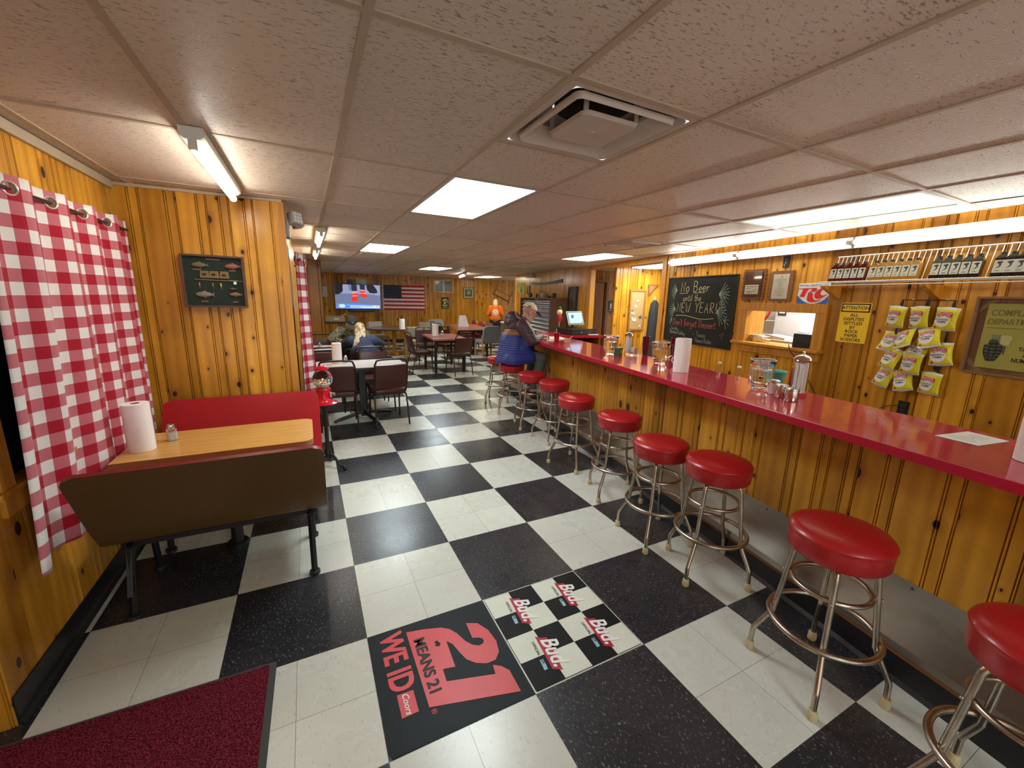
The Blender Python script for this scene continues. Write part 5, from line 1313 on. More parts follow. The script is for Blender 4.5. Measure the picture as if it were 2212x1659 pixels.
MB().span((-0.11, -0.034, -0.13), (0.11, -0.030, 0.14)).build('glazing', mat('glossy_brown', (0.12, 0.06, 0.035), 0.04), p1)
MB().span((-0.09, -0.0365, -0.10), (0.085, -0.0342, 0.0)).build('certificate', PARCH, p1)
b = MB()
for z, a, c in ((-0.02, -0.06, 0.06), (-0.04, -0.075, -0.01), (-0.05, 0.02, 0.07), (-0.07, -0.07, 0.06), (-0.085, -0.07, 0.0)): b.span((a, -0.0370, z - 0.002), (c, -0.0366, z + 0.002))
b.build('print', INK, p1)
MB().tube([(-0.13, -0.028, 0.12), (0.14, -0.028, 0.12)], 0.002, n=6).tube([(0.115, -0.029, -0.16), (0.115, -0.029, 0.16)], 0.002, n=6).build('wire', mat('wire_dark', (0.05, 0.03, 0.02)), p1)
p2 = thing('wall_plaque', 'wooden plaque with a full page certificate, above the serving window', 'plaque', RW(0.820, 1.826), RWROT)
MB().prism(plaque_outline(0.255, 0.298, 0.008), -0.022, 0.0).build('wood_back', MAH, p2)
MB().span((-0.092, -0.0245, -0.128), (0.085, -0.0222, 0.118)).build('certificate', PARCH, p2)
b = MB(); r2 = random.Random(4)
b.prism([(-0.004, 0.103), (0.012, 0.103), (0.004, 0.086)], -0.0250, -0.0246)
for k in range(13): wd_ = r2.uniform(0.02, 0.06) if k not in (1, 2) else 0.065; b.span((-0.004 - wd_, -0.0250, 0.078 - 0.0145 * k - 0.0015), (-0.004 + wd_, -0.0246, 0.078 - 0.0145 * k + 0.0015))
b.build('print', mat('grey_print', (0.16, 0.14, 0.10), 0.7), p2)
tg = thing('hanging_tag', 'small black card hanging above the certificate plaque', 'tag', RW(0.810, 2.064), RWROT)
MB().span((-0.036, -0.007, -0.055), (0.036, -0.004, 0.055)).build('card', BLACKM, tg)
mb = MB(); hand(mb, 'N', -0.012, 0.012, 0.03, 0.003); hand(mb, 's', -0.01, -0.015, 0.03, 0.003); hand(mb, 'E', -0.02, -0.042, 0.022, 0.003)
mb.build('scribble', WHITEINK, tg, loc=(0, -0.0074, 0))
MB().tube([(0.0, -0.004, 0.052), (0.01, -0.001, 0.075)], 0.0015, n=6).tube([(0.01, -0.003, -0.05), (-0.01, -0.003, -0.095)], 0.0015, n=6).build('string', mat('twine', (0.10, 0.06, 0.03)), tg)
# RC sign
rcs = thing('metal_sign', 'white, red and blue soda sign with the letters RC, on the serving window trim', 'sign', RW(0.481, 1.752, 0.0), RWROT)
MB().prism(rrect(-0.152, -0.095, 0.152, 0.095, 0.012), -0.006, -0.002).build('plate', WHITEINK, rcs)
MB().prism([(-0.151, -0.022), (-0.132, -0.038), (-0.089, -0.072), (-0.041, -0.091), (-0.014, -0.0945), (-0.140, -0.0945), (-0.151, -0.083)], -0.0072, -0.0061).prism([(0.035, -0.0945), (0.081, -0.08), (0.12, -0.055), (0.15, -0.019), (0.1515, -0.083), (0.140, -0.0945)], -0.0072, -0.0061).build('blue_corner', BLUEINK, rcs)
text('ROYAL CROWN CO', 0.025, BLUEINK, rcs, 'lettering', (-0.002, -0.0070, 0.073), (PI / 2, 0, 0), 0.004, 0.0003, sx=1.22)
MB().prism([(-0.149, 0.048), (0.024, 0.051), (0.036, 0.04), (0.031, 0.025), (0.009, 0.016), (-0.033, 0.012), (-0.034, 0.018), (-0.02, 0.024), (-0.013, 0.033), (-0.018, 0.041), (-0.032, 0.044), (-0.047, 0.039), (-0.059, 0.02), (-0.071, -0.008), (-0.079, -0.035), (-0.13, -0.033), (-0.116, -0.004), (-0.104, 0.026), (-0.105, 0.038), (-0.117, 0.042), (-0.148, 0.043)], -0.0082, -0.0062).prism([(-0.047, 0.008), (-0.026, 0.011), (-0.007, 0.006), (0.001, -0.006), (0.004, -0.034), (0.015, -0.054), (0.033, -0.064), (0.06, -0.064), (0.093, -0.053), (0.07, -0.07), (0.037, -0.08), (-0.007, -0.083), (-0.035, -0.076), (-0.051, -0.058), (-0.052, -0.034), (-0.048, -0.01)], -0.0082, -0.0062).build('letter', REDINK, rcs)
MB().prism([(0.145, 0.051), (0.116, 0.052), (0.09, 0.051), (0.061, 0.041), (0.034, 0.021), (0.019, -0.002), (0.016, -0.022), (0.024, -0.04), (0.044, -0.05), (0.07, -0.05), (0.099, -0.039), (0.122, -0.021), (0.136, -0.003), (0.124, -0.011), (0.104, -0.019), (0.086, -0.017), (0.073, -0.005), (0.074, 0.013), (0.085, 0.031), (0.105, 0.042), (0.126, 0.047)], -0.0082, -0.0062).build('letter', REDINK, rcs)
# attention sign
ats = thing('attention_sign', 'yellow attention sign settling disputes by rock paper scissors', 'sign', RW(0.080, 1.499), RWROT)
MB().prism(rrect(-0.122, -0.172, 0.122, 0.172, 0.012), -0.005, -0.001).build('plate', SIGNY, ats)
b = MB(); b.span((-0.116, -0.0062, 0.092), (0.116, -0.0052, 0.165)).build('header', INK, ats)
MB().prism(rrect(-0.106, 0.102, 0.106, 0.155, 0.006), -0.0073, -0.0063).build('header_panel', SIGNY, ats)
text('ATTENTION', 0.040, INK, ats, 'lettering', (0, -0.0078, 0.128), (PI / 2, 0, 0), 0.012, 0.0003, sx=0.98)
for k, s in enumerate(('ALL', 'DISPUTES', 'SETTLED', 'BY', 'ROCK', 'PAPER', 'SCISSORS')): text(s, 0.0375, INK, ats, 'lettering', (0, -0.0058, 0.066 - 0.0355 * k), (PI / 2, 0, 0), 0.010, 0.0003, sx=1.04)
# complaint sign in a frame
cf = thing('framed_sign', 'framed olive complaint department sign with a grenade picture', 'sign', RW(-0.99, 1.468), RWROT)
fx0, fx1, fz = -0.300, 0.113, 0.259
f = MB(); fm_ = mat('dusty_frame', (0.21, 0.12, 0.05), 0.6)
f.span((fx0, -0.03, fz - 0.014), (fx1, 0, fz)).span((fx0, -0.03, -fz), (fx1, 0, -fz + 0.014)).span((fx0, -0.03, -fz + 0.014), (fx0 + 0.014, 0, fz - 0.014)).span((fx1 - 0.014, -0.03, -fz + 0.014), (fx1, 0, fz - 0.014))
f.build('frame', fm_, cf)
MB().span((fx0 + 0.014, -0.008, -fz + 0.014), (fx1 - 0.014, -0.001, fz - 0.014)).build('backboard', laminate('old_board', (0.20, 0.085, 0.025), (0.12, 0.045, 0.014), 0.6, (20, 20, 2)), cf)
for c_ in ((fx0 + 0.05, fz - 0.06, 0.75), (fx0 + 0.05, -fz + 0.06, -0.75)): MB().box((c_[0], -0.0095, c_[1]), (0.13, 0.003, 0.028), rot=None).build('corner_strip', fm_, cf) if False else MB().box((0, 0, 0), (0.13, 0.003, 0.028)).build('corner_strip', fm_, cf, loc=(c_[0], -0.0098, c_[1]), rot=(0, -c_[2], 0))
OLV = mat('olive_plate', (0.33, 0.29, 0.050), 0.5)
MB().prism(rrect(-0.237, -0.213, 0.050, 0.213, 0.006), -0.018, -0.0116).build('plate', OLV, cf)
OLD = mat('olive_letter', (0.15, 0.125, 0.02), 0.5)
text('COMPLAINT', 0.056, OLD, cf, 'lettering', (-0.095, -0.0186, 0.153), (PI / 2, 0, 0), 0.010, 0.0008, sx=0.78, shear=0.12); text('DEPARTMENT', 0.050, OLD, cf, 'lettering', (-0.094, -0.0186, 0.096), (PI / 2, 0, 0), 0.010, 0.0008, sx=0.83, shear=0.12)
MB().span((-0.22, -0.0188, 0.054), (0.03, -0.0181, 0.058)).build('rule', OLD, cf)
text('TAKE', 0.036, INK, cf, 'lettering', (-0.012, -0.0186, -0.073), (PI / 2, 0, 0), 0.012, 0.0005, sx=0.85); text('A', 0.036, INK, cf, 'lettering', (-0.012, -0.0186, -0.110), (PI / 2, 0, 0), 0.012, 0.0005); text('NUMBER', 0.036, INK, cf, 'lettering', (-0.012, -0.0186, -0.147), (PI / 2, 0, 0), 0.012, 0.0005, sx=0.8)
GRN = mat('grenade_green', (0.050, 0.062, 0.030), 0.5, var=0.2, vscale=30); GRD = mat('grenade_dark', (0.018, 0.022, 0.012), 0.6)
MB().prism([(-0.193, -0.052), (-0.21, -0.059), (-0.212, -0.081), (-0.21, -0.113), (-0.198, -0.143), (-0.186, -0.166), (-0.167, -0.166), (-0.145, -0.162), (-0.134, -0.142), (-0.123, -0.112), (-0.119, -0.085), (-0.122, -0.06), (-0.137, -0.051), (-0.15, -0.042)], -0.0195, -0.0182).prism([(-0.19, -0.026), (-0.173, -0.016), (-0.152, -0.022), (-0.141, -0.046), (-0.192, -0.053)], -0.0195, -0.0182).build('grenade_body', GRD, cf)
g = MB()
for r_, (z, hw_) in enumerate(((-0.064, 0.040), (-0.086, 0.045), (-0.108, 0.044), (-0.129, 0.038), (-0.149, 0.026))):
    cx = -0.166
    for k in (-1, 0, 1): g.ell((cx + k * hw_ * 0.68, -0.0195, z + 0.003 * abs(k)), (hw_ * 0.30, 0.004, 0.0085), u=10, v=6)
for k in (-1, 0, 1): g.ell((-0.167 + 0.014 * k, -0.0195, -0.036), (0.0055, 0.003, 0.013), u=8, v=6)
g.build('grenade_segments', GRN, cf, smooth=True)
MB().prism([(-0.19, 0.006), (-0.184, 0.012), (-0.142, 0.013), (-0.138, 0.005), (-0.148, -0.001), (-0.146, -0.024), (-0.176, -0.019), (-0.185, -0.004)], -0.0205, -0.0182).build('grenade_cap', mat('grenade_grey', (0.16, 0.19, 0.10), 0.5), cf)
MB().prism([(-0.138, -0.041), (-0.139, 0.011), (-0.094, 0.007), (-0.085, -0.007), (-0.096, -0.057), (-0.136, -0.047)], -0.0212, -0.0206).build('grenade_tag', mat('tag_cream', (0.46, 0.42, 0.16), 0.6), cf)
MB().prism([(-0.117, -0.057), (-0.110, -0.059), (-0.108, -0.115), (-0.115, -0.113)], -0.0205, -0.0182).build('grenade_lever', GRN, cf)
# outlet with a cord
ol = thing('wall_outlet', 'black wall outlet on the bar wall below the chip bags', 'outlet', RW(-0.405, 0.860), RWROT)
MB().span((-0.036, -0.006, -0.056), (0.036, 0, 0.056), bevel=0.002).build('plate', BLACK, ol)
MB().span((-0.018, -0.009, 0.008), (0.018, -0.006, 0.040), bevel=0.001).span((-0.018, -0.009, -0.040), (0.018, -0.006, -0.008), bevel=0.001).build('socket', BLACKM, ol)
cd = MB().tube(smoothpath([(-0.37, 0, 0), (-0.385, 0, 0)], 2), 0.003).build('x', BLACK) if False else None
def cord(label, pts, r, loc=(0, 0, 0)):
    o = MB().tube(smoothpath([tuple(p) for p in pts], 8), r, n=8).build('power_cord', mat('cord_brown', (0.04, 0.025, 0.015), 0.5), smooth=True)
    setp(o, label, 'cord'); return o
cord('thin cord plugged into the black outlet under the chip bags', [RW(-0.395, 0.885, 0.012), RW(-0.36, 0.872, 0.03), RW(-0.29, 0.845, 0.02), RW(-0.22, 0.78, 0.012), RW(-0.10, 0.62, 0.01)], 0.0035)
cord('dark cord running down the pine wall from the black receipt printer', [RW(0.60, 1.262, 0.05), RW(0.56, 1.245, 0.105), RW(0.535, 1.19, 0.10), RW(0.51, 1.12, 0.045), RW(0.44, 1.02, 0.012), RW(0.36, 0.90, 0.010), RW(0.24, 0.74, 0.010), RW(0.12, 0.60, 0.010)], 0.0045)
# things in the serving window
pr = thing('receipt_printer', 'black receipt printer on the serving window sill', 'printer', RW(0.52, 1.2275, -0.06), RWROT + 0.25)
MB().prism([(-0.075, 0), (0.075, 0), (0.075, 0.135), (0.04, 0.15), (-0.075, 0.135)], -0.085, 0.085, 'yz').build('body', BLACKM, pr)
MB().span((-0.06, -0.079, 0.015), (0.06, -0.0755, 0.05)).build('slot_panel', BLACK, pr)
mp_ = MB(); r2 = random.Random(2)
for k in range(5): mp_.box((r2.uniform(-0.02, 0.02), r2.uniform(-0.02, 0.02), 0.006 + 0.014 * k), (0.13, 0.10, 0.004), rot=(r2.uniform(-0.12, 0.12), r2.uniform(-0.15, 0.15), r2.uniform(-0.5, 0.5)))
o = mp_.build('crumpled_receipts', WHITE, loc=RW(1.10, 1.238, -0.12), rot=(0, 0, RWROT)); setp(o, 'pile of white receipts at the left of the serving window sill', 'papers')
o = MB().prism([(-0.14, 0), (0.14, 0), (0.14, 0.025), (-0.10, 0.05), (-0.14, 0.05)], -0.10, 0.10).build('steel_pan', mat('pan_steel', (0.5, 0.5, 0.5), 0.35, 0.6), loc=RW(1.30, 1.226, -0.66), rot=(0, 0, RWROT)); setp(o, 'grey metal pan seen through the serving window', 'pan')
kt = thing('kitchen_table', 'kitchen worktop behind the serving window', 'table', RW(1.35, 0, -0.75), RWROT)
MB().span((-0.75, -0.25, 1.20), (0.75, 0.25, 1.225)).build('worktop', mat('kitchen_steel', (0.55, 0.47, 0.40), 0.4, 0.3), kt)
for sx in (-1, 1):
    for sy in (-1, 1): MB().span((sx * 0.7 - 0.02, sy * 0.2 - 0.02, 0), (sx * 0.7 + 0.02, sy * 0.2 + 0.02, 1.199)).build('leg', STEEL, kt)
kf = thing('kitchen_machine', 'tall white machine with a dark label, seen through the serving window', 'appliance', RW(1.66, 0, -1.33), RWROT)
MB().span((-0.20, -0.15, 0), (0.20, 0.15, 1.67), bevel=0.01).build('cabinet', mat('machine_white', (0.62, 0.64, 0.66), 0.35), kf)
MB().span((-0.16, -0.154, 1.49), (-0.04, -0.151, 1.57)).build('label', mat('label_navy', (0.03, 0.04, 0.07), 0.4), kf)
MB().span((-0.14, -0.157, 1.52), (-0.06, -0.1545, 1.54)).build('label_print', WHITEINK, kf)
rp = thing('round_sign', 'red edged round board on the kitchen wall, left in the serving window', 'sign', RW(2.40, 1.60, -1.42), RWROT)
MB().cyl((0, 0, 0), (0, -0.02, 0), 0.26, n=40).build('board', mat('tan_board', (0.62, 0.40, 0.18), 0.5), rp)
MB().tube([(0.262 * math.cos(2 * PI * k / 40), -0.012, 0.262 * math.sin(2 * PI * k / 40)) for k in range(40)], 0.014, n=8, closed=True).build('rim', REDINK, rp, smooth=True)

# bottle shelf ----------------------------------------------------------
ws = thing('wire_shelf', 'white wire shelf on wooden brackets over the chip bags', 'shelf', RW(0.29, 1.842), RWROT)
LS = 2.0
wr = MB()
wr.tube([(0.0, -0.215, 0), (LS, -0.215, 0)], 0.0045, n=8).tube([(0.0, -0.215, -0.028), (LS, -0.215, -0.028)], 0.0035, n=8).tube([(0.0, -0.015, 0), (LS, -0.015, 0)], 0.004, n=8).tube([(0, -0.10, 0.0), (LS, -0.10, 0.0)], 0.003, n=6)
wr.tube([(0.0, -0.022, 0.222), (LS, -0.022, 0.222)], 0.005, n=8)
wr.build('rail', WHITE, ws, smooth=True)
wv_ = MB()
for k in range(58):
    x = 0.012 + k * 0.0345
    wv_.tube([(x, -0.022, 0.22), (x, -0.075, 0.0), (x, -0.213, 0.0035)], 0.0024, n=6)
setp(wv_.build('wire_deck', WHITE, ws, smooth=True), None)
for x in (0.02, 0.735):
    MB().prism([(0.0, -0.032), (-0.205, -0.032), (-0.205, -0.045), (-0.02, -0.135), (0.0, -0.135)], x, x + 0.04, 'yz').build('bracket', WOODF, ws)
# sauce bottles: labels face the room
BOTL = {}
def bottle(kind):
    c = {'red': (0.10, 0.008, 0.006), 'amber': (0.42, 0.20, 0.02), 'dark': (0.022, 0.010, 0.008)}[kind]
    t = thing('sauce_bottle', '', 'bottle', (0, 0, 0), RWROT)
    out_ = [(-0.026, 0.0), (0.026, 0.0), (0.0275, 0.004), (0.0275, 0.115), (0.020, 0.128), (0.0125, 0.135), (0.0125, 0.140), (-0.0125, 0.140), (-0.0125, 0.135), (-0.020, 0.128), (-0.0275, 0.115), (-0.0275, 0.004)]
    MB().prism(out_, -0.016, 0.016).build('flask', mat('sauce_' + kind, c, 0.08, coat=0.5, var=0.05), t)
    MB().cyl((0, 0, 0.1405), (0, 0, 0.158), 0.0145, n=18).build('cap', BLACKM, t, smooth=True)
    MB().span((-0.024, -0.0175, 0.026), (0.024, -0.0161, 0.106)).build('label', mat('bottle_label', (0.66, 0.68, 0.62), 0.6), t)
    MB().prism([(0.014, 0.098), (-0.004, 0.096), (-0.014, 0.090), (-0.004, 0.084), (0.002, 0.078), (0.004, 0.070), (-0.004, 0.060), (-0.012, 0.052), (-0.002, 0.056), (0.008, 0.062), (0.012, 0.072), (0.010, 0.082), (0.016, 0.088)], -0.0182, -0.0176).build('label_emblem', mat('emblem_grey', (0.05, 0.06, 0.06), 0.6), t)
    MB().span((-0.012, -0.0182, 0.036), (0.012, -0.0176, 0.039)).build('label_print', INK, t)
    return t
ORD = ['leftmost', 'second', 'third', 'fourth', 'fifth', 'sixth']
for kind, s0, s1, n, grp in (('red', 0.235, 0.005, 5, 'red sauce bottles'), ('amber', -0.075, -0.352, 6, 'amber sauce bottles'), ('dark', -0.478, -0.692, 5, 'dark sauce bottles'), ('dark', -0.80, -0.99, 5, 'dark sauce bottles at the picture edge')):
    if kind not in BOTL: BOTL[kind] = bottle(kind); fresh = True
    else: fresh = False
    for k in range(n):
        s = s0 + (s1 - s0) * k / (n - 1)
        o = BOTL[kind] if fresh and k == 0 else copy_tree(BOTL[kind])
        o.location = RW(s, 1.8475, 0.128); o.rotation_euler = (R(-9), 0, RWROT)
        o['label'] = '%s of the %s on the wire shelf' % (ORD[k], grp); o['group'] = grp + ' on the wire shelf'
        sc__ = 0.99; o.scale = (sc__, sc__, 1.0)

# chip bags -------------------------------------------------------------
ck_ = thing('clip_rack', 'black rack with three hanging clip strips for chip bags', 'rack', RW(-0.4265, 1.70, 0.012), RWROT)
MB().tube([(-0.155, -0.03, 0), (0.16, -0.03, 0)], 0.0035, n=8).tube([(-0.10, 0.0, 0), (-0.10, -0.03, 0)], 0.003, n=6).tube([(0.105, 0.0, 0), (0.105, -0.03, 0)], 0.003, n=6).build('bar', BLACK, ck_, smooth=True)
for x in (-0.153, 0.004, 0.158):
    l = MB().span((x - 0.008, -0.032, -0.62), (x + 0.008, -0.029, 0.0)).build('strip', BLACKM, ck_)
    b = MB()
    for z in (-0.02, -0.19, -0.34, -0.48): b.span((x - 0.007, -0.040, z - 0.03), (x + 0.007, -0.0325, z))
    b.build('clip', BLACK, l)
b = MB(); b.ell((-0.10, -0.008, 0.0), (0.012, 0.008, 0.008), u=10, v=8).ell((0.105, -0.008, 0.0), (0.012, 0.008, 0.008), u=10, v=8); b.build('wall_knob', OFFW, ck_, smooth=True)
def bag():
    t = thing('chip_bag', '', 'chip bag', (0, 0, 0), group='yellow potato chip bags on the clip rack')
    bm = bmesh.new(); nx, nz = 18, 22; w_, h = 0.066, 0.083; gr_ = []
    r2 = random.Random(9)
    for side in (-1, 1):
        g = []
        for j in range(nz + 1):
            v = -1 + 2 * j / nz; row = []
            for i in range(nx + 1):
                u = -1 + 2 * i / nx
                puff = max(0.0, (1 - abs(u) ** 2.6)) ** 0.7 * max(0.0, (1 - (abs(v) / 0.88) ** 3.2)) ** 0.6 if abs(v) < 0.88 else 0.0
                pin = 1 - 0.10 * max(0, 1 - abs(v) ** 2.0) * 1.0
                wr_ = 0.0016 * math.sin(14 * u + 9 * v) * puff
                row.append(bm.verts.new((u * w_ * pin, side * (0.0012 + 0.020 * puff) + wr_, v * h + 0.003 * math.cos(u * 3) * (1 if v > 0 else -1) * (1 - puff))))
            g.append(row)
        gr_.append(g)
        for j in range(nz):
            for i in range(nx):
                vs = (g[j][i], g[j][i + 1], g[j + 1][i + 1], g[j + 1][i])
                f = bm.faces.new(vs if side < 0 else vs[::-1]); f.smooth = True
                f.material_index = 1 if (j < 2 or j >= nz - 2) else 0
    A, B = gr_
    for j in range(nz):
        for i in (0, nx): bm.faces.new((A[j][i], A[j + 1][i], B[j + 1][i], B[j][i]))
    for i in range(nx):
        for j in (0, nz): bm.faces.new((A[j][i], A[j][i + 1], B[j][i + 1], B[j][i]))
    bmesh.ops.recalc_face_normals(bm, faces=bm.faces[:])
    me = bpy.data.meshes.new('pouch'); bm.to_mesh(me); bm.free(); link('pouch', me, [CHIPY, SILV], t)
    def decal(nm, poly, m, lift):
        """a patch of the printed film, following the bulge of the bag"""
        b_ = bmesh.new(); c_ = [sum(p[k] for p in poly) / len(poly) for k in (0, 1)]
        def sf(x, z):
            u, v = max(-1, min(1, x / w_)), z / h
            pf = max(0.0, (1 - abs(u) ** 2.6)) ** 0.7 * max(0.0, (1 - (abs(v) / 0.88) ** 3.2)) ** 0.6 if abs(v) < 0.88 else 0
            return -(0.0012 + 0.020 * pf) - lift - 0.0018
        rings = []
        for q in (0.05, 0.35, 0.7, 1.0):
            rings.append([b_.verts.new((c_[0] + (p[0] - c_[0]) * q, sf(c_[0] + (p[0] - c_[0]) * q, c_[1] + (p[1] - c_[1]) * q), c_[1] + (p[1] - c_[1]) * q)) for p in poly])
        n_ = len(poly); b_.faces.new(rings[0])
        for a_, c2 in zip(rings, rings[1:]):
            for k in range(n_): b_.faces.new((a_[k], a_[(k + 1) % n_], c2[(k + 1) % n_], c2[k]))
        bmesh.ops.recalc_face_normals(b_, faces=b_.faces[:])
        m2 = bpy.data.meshes.new(nm); b_.to_mesh(m2); b_.free(); m2.shade_smooth(); return link(nm, m2, m, t)
    decal('white_oval', arc(-0.012, -0.010, 0.042, 0.046, 0, 360, 24)[:-1], WHITEINK, 0.0002)
    decal('red_logo', rrect(-0.046, 0.012, 0.036, 0.050, 0.014), mat('logo_red', (0.55, 0.03, 0.07), 0.4), 0.0006)
    text('DUTCH', 0.020, WHITEINK, t, 'lettering', (-0.005, -0.0245, 0.039), (PI / 2, 0, 0), 0.015, 0.0003); text('CRUNCH', 0.016, WHITEINK, t, 'lettering', (-0.005, -0.0250, 0.022), (PI / 2, 0, 0), 0.015, 0.0003)
    text('POTATO', 0.018, INK, t, 'lettering', (-0.012, -0.0250, -0.004), (PI / 2, 0, 0), 0.01, 0.0003); text('CHIPS', 0.018, INK, t, 'lettering', (-0.012, -0.0250, -0.021), (PI / 2, 0, 0), 0.01, 0.0003)
    decal('red_badge', arc(-0.042, -0.060, 0.008, 0.008, 0, 360, 12)[:-1], mat('logo_red', (0.55, 0.03, 0.07)), 0.0004)
    return t
bag0 = bag()
BAGS = [(-0.262, 1.567, 0.048, 3, -4, 4, 'chip bag at the top of the left clip strip'), (-0.410, 1.570, 0.050, 6, -8, -3, 'chip bag at the top of the middle clip strip'), (-0.568, 1.567, 0.050, 2, 6, 3, 'chip bag at the top of the right clip strip'),
        (-0.262, 1.372, 0.050, -40, 14, 10, 'chip bag tucked behind the second row, on the left clip strip'), (-0.368, 1.410, 0.085, -52, -12, -20, 'slanted chip bag of the second row, over the middle clip strip'), (-0.515, 1.430, 0.085, -46, 10, -16, 'slanted chip bag of the second row, over the right clip strip'),
        (-0.302, 1.245, 0.075, -24, -10, 12, 'third chip bag down the left clip strip, turned aside'), (-0.450, 1.330, 0.045, -18, 10, 26, 'crooked chip bag half hidden under the slanted pair'), (-0.437, 1.225, 0.075, 3, 4, 3, 'third chip bag down the middle clip strip'), (-0.585, 1.315, 0.048, -4, 12, -8, 'third chip bag down the right clip strip, alone at the side'),
        (-0.268, 1.092, 0.050, -22, -8, 12, 'chip bag at the bottom of the left clip strip'), (-0.398, 1.085, 0.055, -20, 6, -14, 'chip bag at the bottom of the middle clip strip'), (-0.562, 1.095, 0.048, 2, -2, 2, 'chip bag at the bottom of the right clip strip')]
for k, (s, z, off, tilt, yaw, roll, lb) in enumerate(BAGS):
    o = bag0 if k == 0 else copy_tree(bag0)
    o.location = RW(s, z, off + 0.012); o.rotation_euler = Euler((R(tilt * 0.6), R(roll), RWROT + R(yaw))); o['label'] = lb

# ================================================================== FAR WALL
tv = thing('television', 'wall mounted television showing red sandals on a grey floor', 'television', FW(-0.375, 1.56, 0.0), -TH)
MB().span((-0.74, -0.14, -0.415), (0.74, -0.10, 0.415), bevel=0.006).build('bezel', BLACK, tv)
MB().span((-0.2, -0.099, -0.15), (0.2, 0.0, 0.15)).build('wall_mount', BLACKM, tv)
def scr(name, col, e=1.0): return mat(name, tuple(c * 0.2 for c in col), 0.3, emit=col, estr=e * 0.30, var=0)
Y_ = -0.1405
def flatp(nm, poly, m, y, par): return MB().prism(poly, y - 0.0006, y).build(nm, m, par)
flatp('screen', [(-0.725, -0.40), (0.725, -0.40), (0.725, 0.40), (-0.725, 0.40)], scr('screen_grey', (0.14, 0.17, 0.28)), Y_, tv)
flatp('picture_haze', [(-0.55, 0.40), (-0.29, 0.40), (-0.28, 0.22), (-0.10, 0.18), (-0.02, 0.40), (0.30, 0.40), (0.72, 0.40), (0.72, 0.05), (0.30, 0.10), (-0.5, 0.10)], scr('screen_haze', (0.26, 0.30, 0.47)), Y_ - 0.0007, tv)
flatp('trouser_leg', [(-0.72, 0.40), (-0.47, 0.40), (-0.47, 0.18), (-0.60, 0.08), (-0.72, 0.06)], scr('screen_black', (0.006, 0.007, 0.012)), Y_ - 0.0014, tv)
flatp('trouser_leg', [(-0.20, 0.40), (-0.02, 0.40), (-0.02, 0.19), (-0.19, 0.19)], scr('screen_navy', (0.012, 0.02, 0.06)), Y_ - 0.0014, tv)
flatp('trouser_leg', [(0.06, 0.40), (0.24, 0.40), (0.23, 0.23), (0.08, 0.24)], scr('screen_navy', (0, 0, 0)), Y_ - 0.0014, tv)
flatp('dark_shoe', [(0.28, 0.40), (0.50, 0.40), (0.60, 0.28), (0.64, 0.15), (0.52, 0.12), (0.38, 0.14), (0.30, 0.24)], scr('screen_black', (0, 0, 0)), Y_ - 0.0014, tv)
SKN = scr('screen_skin', (0.75, 0.30, 0.22)); SRED = scr('screen_red', (0.75, 0.02, 0.02))
flatp('foot', [(-0.18, 0.185), (-0.03, 0.185), (-0.02, 0.03), (-0.17, 0.0)], SKN, Y_ - 0.0014, tv); flatp('foot', [(0.08, 0.235), (0.22, 0.235), (0.26, 0.11), (0.15, 0.06)], SKN, Y_ - 0.0014, tv)
flatp('sandal', [(-0.20, 0.09), (-0.02, 0.12), (-0.01, 0.06), (-0.18, 0.05)], SRED, Y_ - 0.0021, tv); flatp('sandal', [(-0.21, -0.01), (-0.12, 0.015), (-0.01, -0.005), (0.0, -0.13), (-0.10, -0.16), (-0.21, -0.13)], SRED, Y_ - 0.0021, tv)
flatp('sandal', [(0.06, 0.20), (0.24, 0.19), (0.23, 0.14), (0.08, 0.13)], SRED, Y_ - 0.0021, tv); flatp('sandal', [(0.07, 0.10), (0.20, 0.10), (0.30, 0.05), (0.33, 0.0), (0.16, -0.02), (0.08, 0.03)], SRED, Y_ - 0.0021, tv)
flatp('news_banner', [(-0.70, -0.39), (0.70, -0.39), (0.70, -0.27), (0.25, -0.25), (-0.40, -0.23), (-0.68, -0.23)], scr('screen_blue', (0.10, 0.26, 0.80)), Y_ - 0.0014, tv)
flatp('news_strip', [(-0.26, -0.37), (0.68, -0.37), (0.68, -0.285), (-0.26, -0.285)], scr('screen_pale', (0.55, 0.70, 0.92)), Y_ - 0.0021, tv)
flatp('news_cloud', arc(-0.52, -0.31, 0.10, 0.06, 0, 360, 20)[:-1], scr('screen_pale', (0, 0, 0)), Y_ - 0.0021, tv)
flatp('news_logo', arc(0.60, -0.325, 0.035, 0.03, 0, 360, 14)[:-1], scr('screen_gold', (0.8, 0.5, 0.1)), Y_ - 0.0028, tv)
b = MB()
for z, a_, c_ in ((-0.305, -0.24, 0.42), (-0.345, -0.24, 0.06)):
    x = a_; r2 = random.Random(3)
    while x < c_: w_ = r2.uniform(0.02, 0.06); b.span((x, Y_ - 0.0030, z - 0.008), (x + w_, Y_ - 0.0024, z + 0.008)); x += w_ + 0.012
b.build('news_text', scr('screen_ink', (0.02, 0.05, 0.15)), tv)
bar = thing('sound_bar', 'black sound bar under the television', 'sound bar', FW(-0.30, 1.095, 0.0), -TH)
MB().span((-0.42, -0.14, -0.035), (0.42, -0.04, 0.035), bevel=0.01).span((-0.2, -0.04, -0.02), (0.2, 0.0, 0.02)).build('body', BLACKM, bar); MB().span((-0.33, -0.1445, 0.018), (0.36, -0.1405, 0.030)).build('trim', mat('grey_line', (0.3, 0.3, 0.32), 0.3), bar)
